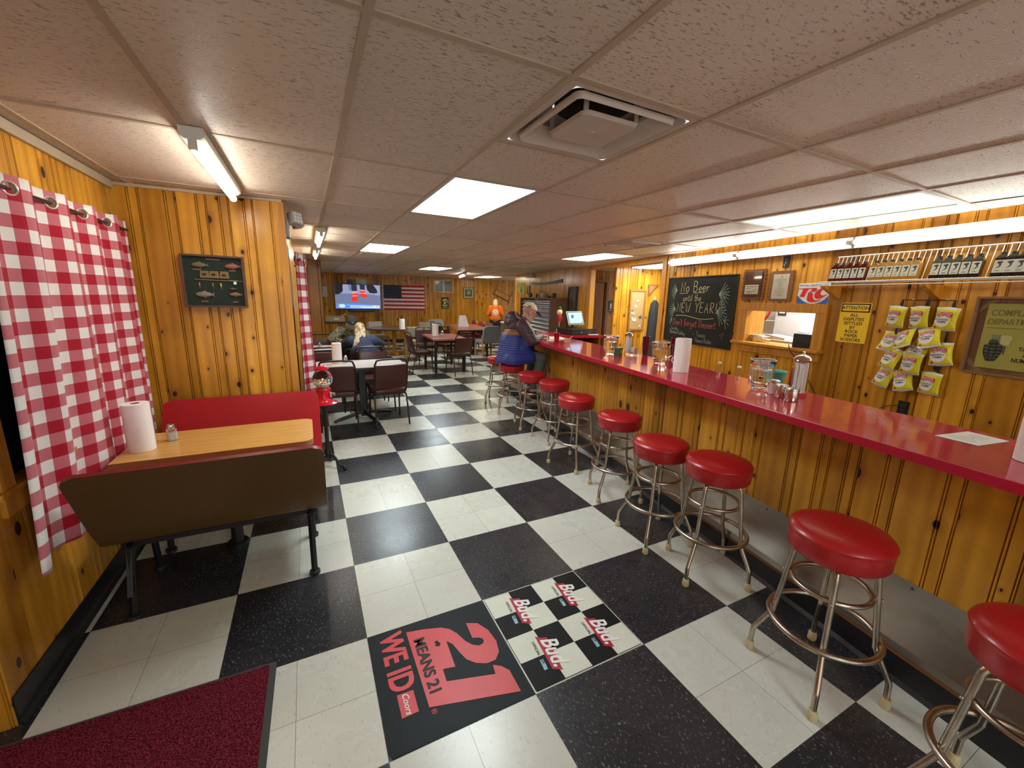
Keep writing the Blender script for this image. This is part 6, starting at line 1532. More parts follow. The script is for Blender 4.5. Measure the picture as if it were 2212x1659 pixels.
# flag
fg = thing('flag', 'American flag pinned to the far pine wall beside the television', 'flag', FW(1.155, 1.555, 0.0), -TH)
FWd, FHt = 0.70, 0.43
FR = mat('flag_red', (0.42, 0.012, 0.035), 0.8); FWh = mat('flag_white', (0.66, 0.60, 0.56), 0.8); FB = mat('flag_blue', (0.012, 0.016, 0.05), 0.8)
fr_, fw_ = MB(), MB()
for k in range(13):
    (fr_ if k % 2 == 0 else fw_).span((-FWd if k > 6 else -0.09, -0.010, FHt - (k + 1) * 2 * FHt / 13), (FWd, -0.005, FHt - k * 2 * FHt / 13))
fr_.build('red_stripes', FR, fg); fw_.build('white_stripes', FWh, fg)
MB().span((-FWd, -0.0105, FHt - 14 * FHt / 13), (-0.0901, -0.005, FHt)).build('canton', FB, fg)
sb = MB()
for r_ in range(9):
    for c in range(6 - r_ % 2):
        cx = -FWd + 0.045 + 0.0525 * 2 * c + (0.0525 if r_ % 2 else 0); cz = FHt - 0.05 - 0.0455 * r_
        sb.prism([((0.017 if q % 2 == 0 else 0.007) * math.sin(q * PI / 5) + cx, (0.017 if q % 2 == 0 else 0.007) * math.cos(q * PI / 5) + cz) for q in range(10)], -0.0120, -0.0107)
setp(sb.build('stars', FWh, fg), None)
MB().span((-FWd - 0.035, -0.011, -FHt), (-FWd - 0.0005, -0.005, FHt)).build('header_strip', FWh, fg)
# small signs on the far wall
bs = thing('poster', 'black poster with yellow lettering below the far window', 'poster', FW(2.585, 1.395), -TH)
MB().span((-0.14, -0.006, -0.205), (0.14, -0.001, 0.205)).build('sheet', BLACK, bs)
yl = mat('poster_yellow', (0.60, 0.52, 0.08), 0.6)
MB().prism(arc(0, 0.06, 0.10, 0.085, 20, 160, 12) + arc(0, 0.06, 0.06, 0.045, 160, 20, 12), -0.0075, -0.0063).prism([(-0.06, 0.06), (0.06, 0.06), (0.0, 0.01), (0.06, -0.03), (-0.06, -0.03), (-0.02, 0.01)], -0.0075, -0.0063).prism(arc(0, -0.04, 0.10, 0.07, 200, 340, 12) + arc(0, -0.04, 0.06, 0.035, 340, 200, 12), -0.0075, -0.0063).build('emblem', yl, bs)
MB().cyl((0.105, -0.0063, 0.03), (0.105, -0.008, 0.03), 0.022, n=14).span((-0.10, -0.0072, -0.165), (0.10, -0.0063, -0.150)).build('white_print', mat('grey_white', (0.45, 0.44, 0.38), 0.6), bs)
gp = framed('framed_picture', 'dark framed green and gold picture between the far window and the saw', 'picture', FW(3.455, 1.775), -TH, 0.40, 0.39, 0.028, mat('mahogany', (0.05, 0.018, 0.01)), mat('gold_mat', (0.42, 0.33, 0.14), 0.5), 0.03)
MB().span((-0.135, -0.020, -0.13), (0.135, -0.0155, 0.13)).build('green_mat', mat('dark_green', (0.04, 0.06, 0.035), 0.6), gp)
MB().prism(arc(0, 0.01, 0.08, 0.075, 0, 360, 24)[:-1], -0.0225, -0.0205).build('seal', mat('seal_grey', (0.20, 0.22, 0.17), 0.6), gp)
sw = thing('bow_saw', 'old wooden bow saw hung at a slant on the far pine wall', 'saw', FW(4.78, 1.80, 0.0), -TH, rot=None)
sw.rotation_euler = (0, R(26), -TH)
RST = mat('rust_iron', (0.045, 0.018, 0.010), 0.6); OLDW = mat('old_wood', (0.13, 0.055, 0.022), 0.6)
MB().prism([(-0.36, -0.21), (0.36, -0.21), (0.36, -0.165), (-0.36, -0.17)], -0.016, -0.012).build('blade', RST, sw)
MB().tube([(-0.34, -0.014, -0.22), (-0.30, -0.014, 0.0), (-0.33, -0.014, 0.20)], 0.012, n=8).tube([(0.34, -0.014, -0.32), (0.31, -0.014, 0.0), (0.33, -0.014, 0.20)], 0.012, n=8).tube([(-0.31, -0.014, 0.02), (0.31, -0.014, 0.02)], 0.010, n=8).build('wooden_bow', OLDW, sw, smooth=True)
MB().tube([(-0.33, -0.014, 0.19), (0.0, -0.014, 0.175), (0.33, -0.014, 0.19)], 0.004, n=6).build('twisted_cord', RST, sw)
framed('framed_picture', 'small white framed print at the far left, beside the pine pier', 'picture', FW(-1.42, 1.71), -TH, 0.20, 0.38, 0.018, mat('grey_frame', (0.22, 0.19, 0.15)), mat('pale_print', (0.5, 0.47, 0.4)), 0.02)

# ================================================================== FAR RIGHT WALL
wf = thing('hanging_banner', 'small yellow green banner with a dark tree, high on the far right pine wall', 'banner', RW(9.38, 1.92), RWROT)
MB().span((-0.29, -0.006, -0.16), (0.29, -0.001, 0.16)).build('cloth', mat('lime_cloth', (0.32, 0.33, 0.04), 0.8), wf)
MB().prism([(-0.13, -0.115), (0.13, -0.115), (0.10, -0.085), (0.04, -0.085), (0.10, -0.03), (0.03, -0.03), (0.07, 0.02), (0.02, 0.02), (0.0, 0.10), (-0.02, 0.02), (-0.07, 0.02), (-0.03, -0.03), (-0.10, -0.03), (-0.04, -0.085), (-0.10, -0.085)], -0.0075, -0.0063).build('emblem', mat('dark_emblem', (0.025, 0.04, 0.02), 0.7), wf)
framed('framed_picture', 'narrow black framed picture next to the yellow green banner', 'picture', RW(8.72, 1.867), RWROT, 0.22, 0.22, 0.035, BLACKM, mat('brown_print', (0.22, 0.15, 0.09), 0.5), 0.02)
sp_ = thing('wall_speaker', 'beige box speaker high on the far right pine wall', 'speaker', RW(8.45, 2.262), RWROT)
MB().prism([(-0.22, -0.065), (0.22, -0.065), (0.22, 0.060), (-0.22, 0.060)], -0.10, 0.0).build('cabinet', mat('beige_box', (0.42, 0.36, 0.26), 0.5), sp_)
MB().span((-0.17, -0.104, -0.045), (0.17, -0.1005, 0.042)).build('grille', mat('grille_tan', (0.30, 0.26, 0.19), 0.7), sp_)
MB().prism([(-1.05, 0.035), (-0.5, 0.005), (0.0, -0.002), (0.5, 0.012), (1.05, 0.045), (1.07, -0.035), (0.5, -0.05), (0.0, -0.062), (-0.5, -0.055), (-1.05, -0.035)], -0.02, -0.003).build('saw_blade', mat('aged_blade', (0.06, 0.045, 0.04), 0.5, 0.4), loc=RW(7.42, 2.045), rot=(0, 0, RWROT))
setp(bpy.data.objects['saw_blade'], 'long dark crosscut saw blade hung above the corrugated cabinet', 'saw')
tp = framed('carved_panel', 'tall grey carved panel in a black frame behind the till', 'picture', RW(5.76, 1.55), RWROT, 0.42, 0.72, 0.03, BLACKM, mat('carved_grey', (0.115, 0.085, 0.055), 0.7, var=0.35, vscale=9, bump=0.6, bscale=25), 0.045)
MB().prism([(-0.05, -0.10), (0.06, -0.12), (0.04, 0.0), (0.0, 0.09), (-0.03, 0.02)], -0.028, -0.0225).build('figure', mat('carved_dark', (0.05, 0.04, 0.03), 0.7), tp)
# cabinet with a corrugated metal front
cm = thing('corrugated_cabinet', 'cabinet with a corrugated metal front and dark wood end, behind the seated man', 'cabinet', RW(8.02, 0, 0.07), RWROT)
cg = []
for k in range(0, 8 * 12 + 1): cg.append((-0.362 - 0.016 * math.sin(2 * PI * k / 12), 0.86 + 0.745 * k / 96))
MB().prism(cg + [(-0.34, 1.605), (-0.34, 0.86)], 0.05, 2.05, 'yz').build('corrugated_front', mat('galvanized', (0.34, 0.34, 0.36), 0.36, 0.9, var=0.15, vscale=4), cm)
DWD = laminate('dark_wood', (0.11, 0.045, 0.016), (0.07, 0.028, 0.010), 0.5, (10, 10, 2))
MB().span((2.06, -0.40, 0), (2.12, 0.0, 1.63)).span((0.0, -0.40, 0), (0.045, 0.0, 1.63)).span((0.045, -0.33, 0), (2.06, 0.0, 0.85)).span((0.0, -0.41, 1.631), (2.14, 0.0, 1.66)).build('carcass', DWD, cm)
ITM = mat('dark_bronze', (0.025, 0.016, 0.012), 0.5); JUG = mat('stoneware', (0.36, 0.27, 0.17), 0.5)
def on_cab(name, label, s, mb, m, cat='figurine'):
    o = mb.build(name, m, loc=RW(s, 1.6605, 0.30), rot=(0, 0, RWROT), smooth=True, angle=50); o.scale = (0.7, 0.7, 0.7); return setp(o, label, cat)
on_cab('animal_figurine', 'dark animal figurine at the left end of the corrugated cabinet top', 7.72, MB().ell((0, 0, 0.045), (0.13, 0.05, 0.045)).prism([(-0.12, 0.03), (-0.17, 0.10), (-0.08, 0.08)], -0.03, 0.03).prism([(0.05, 0.07), (0.08, 0.17), (0.12, 0.06)], -0.03, 0.03), ITM)
on_cab('small_bottle', 'little dark bottle standing left of the stoneware jug', 7.25, MB().lathe([(0.0, 0), (0.045, 0), (0.045, 0.08), (0.018, 0.11), (0.018, 0.15), (0.0, 0.15)], n=16), mat('brown_glass', (0.06, 0.03, 0.02), 0.15), 'bottle')
on_cab('small_bottle', 'clear topped little bottle next to the stoneware jug', 7.10, MB().lathe([(0.0, 0), (0.04, 0), (0.04, 0.07), (0.016, 0.10), (0.016, 0.13), (0.0, 0.13)], n=16), mat('grey_glass', (0.24, 0.21, 0.18), 0.15), 'bottle')
on_cab('stoneware_jug', 'pale stoneware jug with a handle on the corrugated cabinet', 6.75, MB().lathe([(0.0, 0), (0.12, 0), (0.135, 0.05), (0.13, 0.13), (0.085, 0.18), (0.05, 0.20), (0.055, 0.225), (0.0, 0.225)], n=24).tube(smoothpath([(0.06, 0, 0.20), (0.15, 0, 0.20), (0.18, 0, 0.12), (0.125, 0, 0.06)], 5), 0.016, n=8), JUG, 'jug')
on_cab('small_ball', 'small round dark ornament right of the jug', 6.42, MB().ell((0, 0, 0.038), (0.045, 0.045, 0.038)), ITM, 'ornament')
on_cab('animal_figurine', 'dark pointed animal figurine at the right end of the corrugated cabinet top', 6.18, MB().prism([(-0.14, 0.0), (0.12, 0.0), (0.12, 0.09), (0.06, 0.15), (0.02, 0.13), (-0.06, 0.07)], -0.05, 0.05).ell((0.07, 0, 0.09), (0.06, 0.055, 0.05)), ITM)
# corridor signs, notice board, coats
rs = thing('restroom_sign', 'black restroom sign with a white figure beside the corridor door', 'sign', RW(6.0, 1.50, -1.055), -TH)
MB().span((-0.06, -0.008, -0.125), (0.06, -0.001, 0.125), bevel=0.003).build('plate', BLACK, rs)
MB().prism([(-0.018, -0.06), (-0.003, -0.06), (0, -0.01), (0.003, -0.06), (0.018, -0.06), (0.022, 0.055), (-0.022, 0.055)], -0.0105, -0.0085).cyl((0, -0.0085, 0.075), (0, -0.0105, 0.075), 0.013, n=14).build('figure', WHITEINK, rs)
text('MEN', 0.035, WHITEINK, rs, 'lettering', (0, -0.0090, -0.095), (PI / 2, 0, 0), 0.01, 0.0003)
nb = framed('notice_board', 'cork notice board covered with cards and papers, in the alcove', 'notice board', RW(4.70, 1.455, -0.885), -TH, 0.36, 0.80, 0.035, mat('board_oak', (0.30, 0.14, 0.035), 0.5), mat('cork', (0.42, 0.26, 0.10), 0.9), 0.025)
r2 = random.Random(12); cs = [(0.60, 0.58, 0.52), (0.50, 0.45, 0.35), (0.08, 0.08, 0.09), (0.5, 0.1, 0.08), (0.30, 0.35, 0.20)]
for k in range(15):
    x, z = r2.uniform(-0.11, 0.11), (r2.uniform(-0.33, 0.05) if k > 2 else r2.uniform(0.0, 0.28)); a = r2.uniform(-0.5, 0.5); w_, h = r2.uniform(0.03, 0.06), r2.uniform(0.035, 0.06)
    c = cs[[0, 0, 0, 1, 0, 2, 0, 3, 4, 1, 0, 0, 2, 0, 0][k]]
    MB().box((0, 0, 0), (w_, 0.002, h)).build('pinned_card', mat('card_%d' % int(c[0] * 100), c, 0.7), nb, loc=(x, -0.0145 - 0.0022 * (k % 4), z), rot=(0, a, 0))
co = thing('hanging_coat', 'long black coat hanging in the alcove beside the notice board', 'coat', RW(4.66, 0, -1.27), -TH)
cb_ = MB()
A = [(0.10, 1.62), (0.13, 1.45), (0.14, 1.1), (0.17, 0.55)]
for (r0, z0), (r1, z1) in zip(A, A[1:]): pass
cb_.lathe([(0.03, 1.66), (0.09, 1.60), (0.12, 1.40), (0.135, 1.0), (0.165, 0.45), (0.15, 0.44), (0.0, 0.46)][::-1], n=36, flute=7, famp=0.07)
cb_.build('cloth', mat('black_wool', (0.022, 0.024, 0.027), 0.85), co, smooth=True).scale = (0.9, 0.55, 1)
MB().tube([(0, 0, 1.66), (0, 0.02, 1.74), (0, 0.033, 1.76)], 0.006, n=8).build('hook', CHROME, co)
tri = thing('wooden_pennant', 'triangular carved wooden pennant above the hanging coat', 'wall ornament', RW(4.695, 1.86, -1.2), -TH)
MB().prism([(-0.10, 0.10), (0.14, 0.10), (-0.08, -0.13)], -0.02, 0.0).build('plate', mat('reddish_wood', (0.24, 0.09, 0.03), 0.5), tri)
MB().prism([(-0.07, 0.075), (0.08, 0.075), (-0.06, -0.07)], -0.023, -0.0205).build('inlay', mat('inlay_wood', (0.36, 0.17, 0.07), 0.5), tri)

# ================================================================== ON THE BAR
PITG = mat('clear_plastic', (0.985, 0.98, 0.975), 0.03, trans=1.0, ior=1.16)
def pitcher(label, x, y, rz, water=0.13, first=[None]):
    t = thing('water_pitcher', label, 'pitcher', (x, y, CZ + 0.0008), rz, group='fluted water pitchers along the bar')
    pf = [(0.050, 0.0), (0.053, 0.006), (0.050, 0.014), (0.058, 0.03), (0.070, 0.055), (0.0765, 0.09), (0.0775, 0.15), (0.0775, 0.195)]
    n_ = 144; bm = bmesh.new(); rings = []
    def ring(r, z, amp): return [bm.verts.new((r * (1 + amp * math.cos(18 * 2 * PI * k / n_)) * math.cos(2 * PI * k / n_), r * (1 + amp * math.cos(18 * 2 * PI * k / n_)) * math.sin(2 * PI * k / n_), z)) for k in range(n_)]
    rings = [ring(r, z, 0.030 if 0.02 < z < 0.18 else 0.006) for r, z in pf] + [ring(r - 0.0045, z, 0.004) for r, z in pf[:2:-1]]
    for A, B in zip(rings, rings[1:]):
        for k in range(n_): bm.faces.new((A[k], A[(k + 1) % n_], B[(k + 1) % n_], B[k]))
    bm.faces.new(rings[0][::-1]); bm.faces.new(rings[-1])
    bmesh.ops.recalc_face_normals(bm, faces=bm.faces[:])
    me = bpy.data.meshes.new('jug'); bm.to_mesh(me); bm.free(); me.shade_smooth(); link('jug', me, PITG, t)
    MB().prism([(0.0765, -0.024), (0.100, 0), (0.0765, 0.024)], 0.165, 0.1975, 'xy').build('spout', PITG, t)
    MB().tube([(0.0775 * math.cos(2 * PI * k / 48), 0.0775 * math.sin(2 * PI * k / 48), 0.1965 + 0.003 * math.sin(6 * PI * k / 48)) for k in range(48)], 0.0042, n=8, closed=True).build('rim', mat('frosted_rim', (0.80, 0.78, 0.75), 0.2, trans=0.6, ior=1.3), t, smooth=True)
    MB().tube(smoothpath([(-0.074, 0, 0.175), (-0.105, 0, 0.172), (-0.124, 0, 0.135), (-0.108, 0, 0.08), (-0.074, 0, 0.065)], 5), 0.0085, n=10).build('handle', PITG, t, smooth=True)
    MB().lathe([(0.0, 0.033), (0.050, 0.034), (0.063, 0.056), (0.0695, 0.09), (0.0705, water), (0.0, water)], n=48).build('water', WATER, t, smooth=True)
    r2 = random.Random(int(x * 100))
    for k in range(5): MB().box((r2.uniform(-0.035, 0.035), r2.uniform(-0.035, 0.035), water + 0.010), (0.022, 0.022, 0.02), rot=(r2.random(), r2.random(), r2.random()), bevel=0.003).build('ice_cube', mat('ice', (0.93, 0.95, 0.96), 0.15, trans=0.85, ior=1.2), t)
    return t
pitcher('clear water pitcher nearest the camera, in front of the turquoise tub', 0.845, -0.085, R(-148))
pitcher('clear water pitcher to the left of the big paper towel roll', 1.015, 1.01, R(154))
pitcher('clear water pitcher farthest along the bar, behind the green tea box', 0.985, 1.70, R(-140))
STRAWM = mat('straw_paper', (0.88, 0.78, 0.74), 0.8, var=0.1, vscale=60)
def straws(label, x, y, hgt=0.225, r=0.045, lift=0.0):
    t = thing('straw_dispenser', label, 'straw dispenser', (x, y, CZ + 0.0008), 0.3, group='glass straw dispensers')
    MB().lathe([(0.0, 0.0), (r + 0.004, 0.0), (r + 0.004, 0.010), (r - 0.002, 0.02), (r, 0.04), (r + 0.002, hgt), (r - 0.001, hgt), (r - 0.003, 0.04), (r - 0.005, 0.022), (0.0, 0.016)], n=36).build('jar', mat('thin_glass', (0.95, 0.97, 0.96)), t, smooth=True)
    b = MB(); r2 = random.Random(3)
    for k in range(46):
        a, q = r2.uniform(0, 2 * PI), (r - 0.011) * math.sqrt(r2.random()); a2 = a + r2.uniform(-0.25, 0.25)
        b.cyl((q * math.cos(a), q * math.sin(a), 0.022), (q * math.cos(a2), q * math.sin(a2), hgt - 0.012), 0.0042, n=6)
    setp(b.build('straws', STRAWM, t), kind='stuff')
    MB().lathe([(0.0, hgt + 0.001), (r + 0.008, hgt + 0.001), (r + 0.010, hgt + 0.008), (r + 0.003, hgt + 0.020), (r - 0.012, hgt + 0.032), (0.012, hgt + 0.040), (0.005, hgt + 0.043), (0.009, hgt + 0.052), (0.007, hgt + 0.060), (0.0, hgt + 0.062)], n=36).build('lid', mat('bright_chrome', (0.72, 0.71, 0.69), 0.08, 1.0), t, smooth=True)
straws('glass straw dispenser with a chrome lid, beside the ketchup bottle', 0.850, -0.335)
straws('glass straw dispenser with a chrome lid, beside the green tea box', 1.125, 1.575, 0.20, 0.040)
def tin(label, x, y, c):
    t = thing('sugar_shaker', label, 'shaker', (x, y, CZ + 0.0008), 0, group='ribbed steel shakers on the bar')
    MB().lathe([(0.0, 0), (0.034, 0), (0.035, 0.004), (0.035, 0.058), (0.0345, 0.062), (0.0, 0.062)], n=64, flute=20, famp=0.012).build('body', mat('ribbed_steel', (0.60, 0.57, 0.54), 0.14, 1.0, var=0.05), t, smooth=True, angle=70)
    MB().lathe([(0.0, 0.0625), (0.036, 0.0625), (0.0365, 0.076), (0.034, 0.080), (0.012, 0.0815), (0.0, 0.0815)], n=32).build('cap', mat('satin_steel', (0.50, 0.48, 0.46), 0.28, 1.0), t, smooth=True)
tin('left ribbed steel shaker in front of the straw dispenser', 0.690, -0.325, 0); tin('right ribbed steel shaker in front of the straw dispenser', 0.645, -0.415, 0)
gl = thing('glass_shaker', 'clear glass shaker with a pink powder behind the ribbed steel shakers', 'shaker', (0.745, -0.245, CZ + 0.0008))
MB().lathe([(0.0, 0), (0.032, 0), (0.034, 0.05), (0.030, 0.072), (0.0, 0.073)], n=24).build('jar', mat('pink_sugar', (0.62, 0.40, 0.38), 0.2, coat=0.5), gl, smooth=True)
MB().lathe([(0.0, 0.0735), (0.031, 0.0735), (0.031, 0.085), (0.022, 0.092), (0.0, 0.093)], n=24).build('cap', mat('satin_steel', (0.5, 0.48, 0.46)), gl, smooth=True)
kp = thing('ketchup_bottle', 'red squeeze bottle beside the straw dispenser', 'bottle', (0.985, -0.235, CZ + 0.0008))
KR = mat('ketchup_red', (0.48, 0.006, 0.012), 0.3)
MB().lathe([(0.0, 0), (0.033, 0), (0.035, 0.01), (0.035, 0.12), (0.030, 0.135), (0.0, 0.136)], n=28).build('body', KR, kp, smooth=True)
MB().lathe([(0.0, 0.1365), (0.032, 0.1365), (0.032, 0.152), (0.020, 0.165), (0.008, 0.172), (0.006, 0.192), (0.0, 0.194)], n=24).build('nozzle', KR, kp, smooth=True)
tq = thing('turquoise_tub', 'turquoise plastic tub behind the nearest water pitcher', 'tub', (1.045, -0.055, CZ + 0.0008))
MB().lathe([(0.0, 0.0), (0.055, 0.0), (0.075, 0.095), (0.078, 0.096), (0.078, 0.102), (0.072, 0.101), (0.053, 0.004), (0.0, 0.004)], n=36).build('tub', mat('turquoise', (0.12, 0.52, 0.50), 0.35), tq, smooth=True)
# cups and packets along the bar
MARC = mat('maroon_plastic', (0.115, 0.006, 0.018), 0.25)
for x, y, h, lb in ((1.30, 1.50, 0.20, 'tall maroon tumbler stack behind the bar, left of the middle pitcher'), (1.20, 1.02, 0.235, 'tall maroon tumbler stack right behind the middle pitcher')):
    b = MB()
    for k in range(3): z = h * 0.18 * k; b.lathe([(0.028, z), (0.038, z + h * 0.62), (0.040, z + h * 0.63), (0.036, z + h * 0.62), (0.027, z + 0.004)], n=24)
    t = thing('tumbler_stack', lb, 'tumblers', (x, y, CZ + 0.0008), group='maroon plastic tumblers')
    b.build('tumblers', MARC, t, smooth=True)
mg = thing('coffee_mug', 'white china mug beside the big paper towel roll', 'mug', (1.075, 0.83, CZ + 0.0008), 2.6)
MB().lathe([(0.0, 0), (0.036, 0), (0.040, 0.01), (0.041, 0.09), (0.038, 0.09), (0.036, 0.012), (0.0, 0.012)], n=28).build('cup', WHITE, mg, smooth=True)
MB().tube(smoothpath([(0.038, 0, 0.075), (0.065, 0, 0.07), (0.068, 0, 0.035), (0.039, 0, 0.02)], 4), 0.005, n=8).build('handle', WHITE, mg, smooth=True)
tb_ = thing('tea_box', 'small dark green tea box in front of the far pitcher', 'box', (0.965, 1.545, CZ + 0.0008), 0.4)
MB().box((0, 0, 0.042), (0.085, 0.055, 0.084), bevel=0.002).build('carton', mat('tea_green', (0.02, 0.075, 0.03), 0.5), tb_); MB().box((0.01, -0.0284, 0.045), (0.05, 0.0015, 0.035)).build('label', mat('tea_gold', (0.30, 0.20, 0.05), 0.5), tb_)
MB().box((0.02, 0, 0.0855), (0.03, 0.035, 0.003)).build('tag', mat('tea_yellow', (0.65, 0.5, 0.1), 0.5), tb_)
sg = thing('sugar_caddy', 'clear caddy of pink and white sweetener packets by the far straw dispenser', 'caddy', (1.135, 1.49, CZ + 0.0008), 0.2)
MB().prism(rrect(-0.035, -0.028, 0.035, 0.028, 0.008, 3), 0.0, 0.05, 'xy').build('caddy', PITG, sg)
b = MB()
for k in range(7): b.box((-0.024 + 0.008 * k, 0, 0.052), (0.003, 0.042, 0.075), rot=(0, 0.06 * (k - 3), 0))
setp(b.build('packets', mat('sweetener_pink', (0.72, 0.50, 0.42), 0.7), sg), None)
BG = mat('bottle_glass_clear', (0.93, 0.95, 0.92), 0.03, trans=1.0, ior=1.3)
bsh = thing('back_shelf', 'low shelf behind the bar holding the little glass bottles', 'shelf', CW(0.55, 0.78), CROT)
MB().span((-1.6, -0.10, 0.955), (0.9, 0.10, 0.985)).build('board', WOODF, bsh)
for x in (-1.55, -0.35, 0.85): MB().span((x - 0.02, -0.09, 0), (x + 0.02, 0.09, 0.954)).build('upright', WOODF, bsh)
for s, off, lb in ((0.655, 0.77, 'clear little glass bottle behind the bar, alone on the left'), (0.435, 0.76, 'clear little glass bottle behind the bar, middle of the three'), (0.355, 0.80, 'clear little glass bottle behind the bar, right one of the close pair')):
    p = CW(s, off, 0.9858); t = thing('glass_bottle', lb, 'bottle', p, 0, group='little glass bottles behind the bar')
    MB().lathe([(0.0, 0), (0.030, 0), (0.032, 0.02), (0.030, 0.06), (0.020, 0.095), (0.013, 0.125), (0.014, 0.138), (0.011, 0.138), (0.010, 0.125), (0.017, 0.094), (0.028, 0.058), (0.028, 0.006), (0.0, 0.006)], n=24).build('glass', BG, t, smooth=True)
    MB().lathe([(0.0, 0.1385), (0.0155, 0.1385), (0.016, 0.148), (0.013, 0.154), (0.0, 0.155)], n=18).build('cap', WHITE, t, smooth=True)
pp = thing('order_slip', 'white paper slip lying on the near end of the red bar', 'paper', (0.70, -1.175, CZ + 0.0008), R(-99))
MB().prism([(-0.07, -0.125), (0.075, -0.115), (0.072, 0.115), (-0.068, 0.12)], 0.0, 0.0012, 'xy').build('sheet', WHITE, pp)
b = MB(); r2 = random.Random(8)
for k in range(6): b.box((0.0 + r2.uniform(-0.01, 0.01), -0.07 + 0.028 * k, 0.0015), (r2.uniform(0.03, 0.10), 0.003, 0.0005), rot=(0, 0, 0.05))
b.build('writing', mat('pencil', (0.35, 0.35, 0.36), 0.8), pp)
# around the man
rcup = thing('red_tumbler', 'red plastic tumbler with a straw in front of the seated man', 'tumbler', (1.03, 2.87, CZ + 0.0008))
MB().lathe([(0.0, 0), (0.030, 0), (0.041, 0.125), (0.042, 0.126), (0.039, 0.124), (0.028, 0.004), (0.0, 0.004)], n=28).build('cup', mat('tumbler_red', (0.36, 0.004, 0.015), 0.25), rcup, smooth=True)
MB().cyl((0.01, 0, 0.006), (-0.008, 0.0, 0.185), 0.003, n=8).build('straw', WHITE, rcup)
bw = thing('soup_bowl', 'cream bowl with a spoon beside the red tumbler', 'bowl', (1.125, 2.765, CZ + 0.0008))
MB().lathe([(0.0, 0), (0.035, 0), (0.050, 0.05), (0.052, 0.055), (0.048, 0.053), (0.034, 0.006), (0.0, 0.005)], n=28).build('bowl', mat('cream_china', (0.66, 0.48, 0.33), 0.4), bw, smooth=True)
MB().cyl((0.0, 0, 0.02), (0.08, -0.01, 0.09), 0.004, n=8).build('spoon', WHITE, bw)
nw = thing('newspaper', 'open white newspaper on the bar in front of the seated man', 'newspaper', (1.28, 3.35, CZ + 0.0008), R(-12))
MB().prism([(-0.17, -0.22), (0.0, -0.235), (0.0, 0.23), (-0.17, 0.235)], 0.0, 0.003, 'xy').prism([(0.004, -0.22), (0.17, -0.215), (0.175, 0.24), (0.004, 0.23)], 0.0, 0.004, 'xy').build('sheet', WHITE, nw)
b = MB()
for k in range(9): b.box((-0.085, -0.18 + 0.04 * k, 0.0034), (0.12, 0.008, 0.0006)).box((0.085, -0.18 + 0.04 * k, 0.0044), (0.12, 0.008, 0.0006))
b.build('print', mat('news_grey', (0.38, 0.37, 0.36), 0.8), nw)
nk = MB().box((0, 0, 0.006), (0.09, 0.075, 0.010), bevel=0.003).build('paper_napkin', WHITE, loc=(1.01, 3.0, CZ + 0.001), rot=(0, 0, 0.5)); setp(nk, 'folded white napkin on the bar by the man\'s hand', 'napkin')
# till
td = thing('cash_drawer', 'black cash drawer under the till screen', 'cash drawer', CW(4.13, 1.07, CZ + 0.0008), CROT + PI / 2 + R(12))
MB().span((-0.21, -0.20, 0.0), (0.21, 0.20, 0.095), bevel=0.005).build('case', BLACK, td)
MB().span((-0.20, -0.206, 0.008), (0.20, -0.2005, 0.075)).build('drawer', BLACKM, td); MB().cyl((0.0, -0.2065, 0.04), (0.0, -0.212, 0.04), 0.010, n=14).build('lock', CHROME, td)
tl_ = thing('till_screen', 'tilted touch screen till with a pale blue display', 'till', CW(4.16, 1.10, CZ + 0.097), CROT + PI / 2 + R(14))
MB().box((0, 0.02, 0.006), (0.20, 0.17, 0.012), bevel=0.003).tube([(0, 0.06, 0.01), (0, 0.05, 0.10)], 0.025, n=10).build('stand', BLACKM, tl_)
sc2 = MB().box((0, 0, 0), (0.335, 0.022, 0.235), bevel=0.008).build('housing', mat('silver_bezel', (0.62, 0.62, 0.60), 0.3), tl_, loc=(0, 0.0, 0.165), rot=(R(-22), 0, 0))
MB().box((0, -0.0122, 0), (0.318, 0.0015, 0.218)).build('bezel', BLACK, sc2); MB().box((0, -0.0136, 0), (0.292, 0.001, 0.190)).build('display', scr('till_blue', (0.42, 0.66, 0.92)), sc2)
MB().box((-0.065, -0.0146, 0.025), (0.05, 0.001, 0.055)).box((0.115, -0.0146, -0.08), (0.035, 0.001, 0.016)).build('display_tile', scr('till_navy', (0.03, 0.08, 0.16)), sc2); MB().box((0.05, -0.0146, 0.055), (0.11, 0.001, 0.010)).build('display_text', scr('till_grey', (0.25, 0.42, 0.62)), sc2)
crd = thing('card_reader', 'black card reader at the right of the cash drawer', 'card reader', CW(4.10, 1.36, CZ + 0.0008), CROT + PI / 2 + R(10))
MB().prism([(-0.09, 0), (0.09, 0), (0.09, 0.075), (-0.09, 0.095)], -0.07, 0.07, 'yz').build('body', BLACKM, crd)
MB().box((0.0, -0.095, 0.0), (0.17, 0.05, 0.008)).build('x', WHITE) if False else None
o = MB().box((0, 0, 0.004), (0.17, 0.06, 0.006)).build('receipt_pad', WHITE, loc=CW(3.93, 1.34, CZ + 0.001), rot=(0, 0, CROT + PI / 2)); setp(o, 'white receipt pad at the edge of the till counter', 'pad')
nc = thing('nutcracker', 'red and cream soldier figure on a metal post, at the left of the till', 'figurine', CW(4.36, 0.90, CZ + 0.0008), CROT + PI / 2)
MB().span((-0.06, -0.05, 0), (0.06, 0.05, 0.02), bevel=0.004).build('base', mat('slate_blue', (0.10, 0.13, 0.17), 0.5), nc)
MB().cyl((0, 0, 0.021), (0, 0, 0.10), 0.018, n=14).build('post', BLACK, nc); MB().cyl((0, 0, 0.101), (0, 0, 0.185), 0.011, n=14).build('shaft', CHROME, nc)
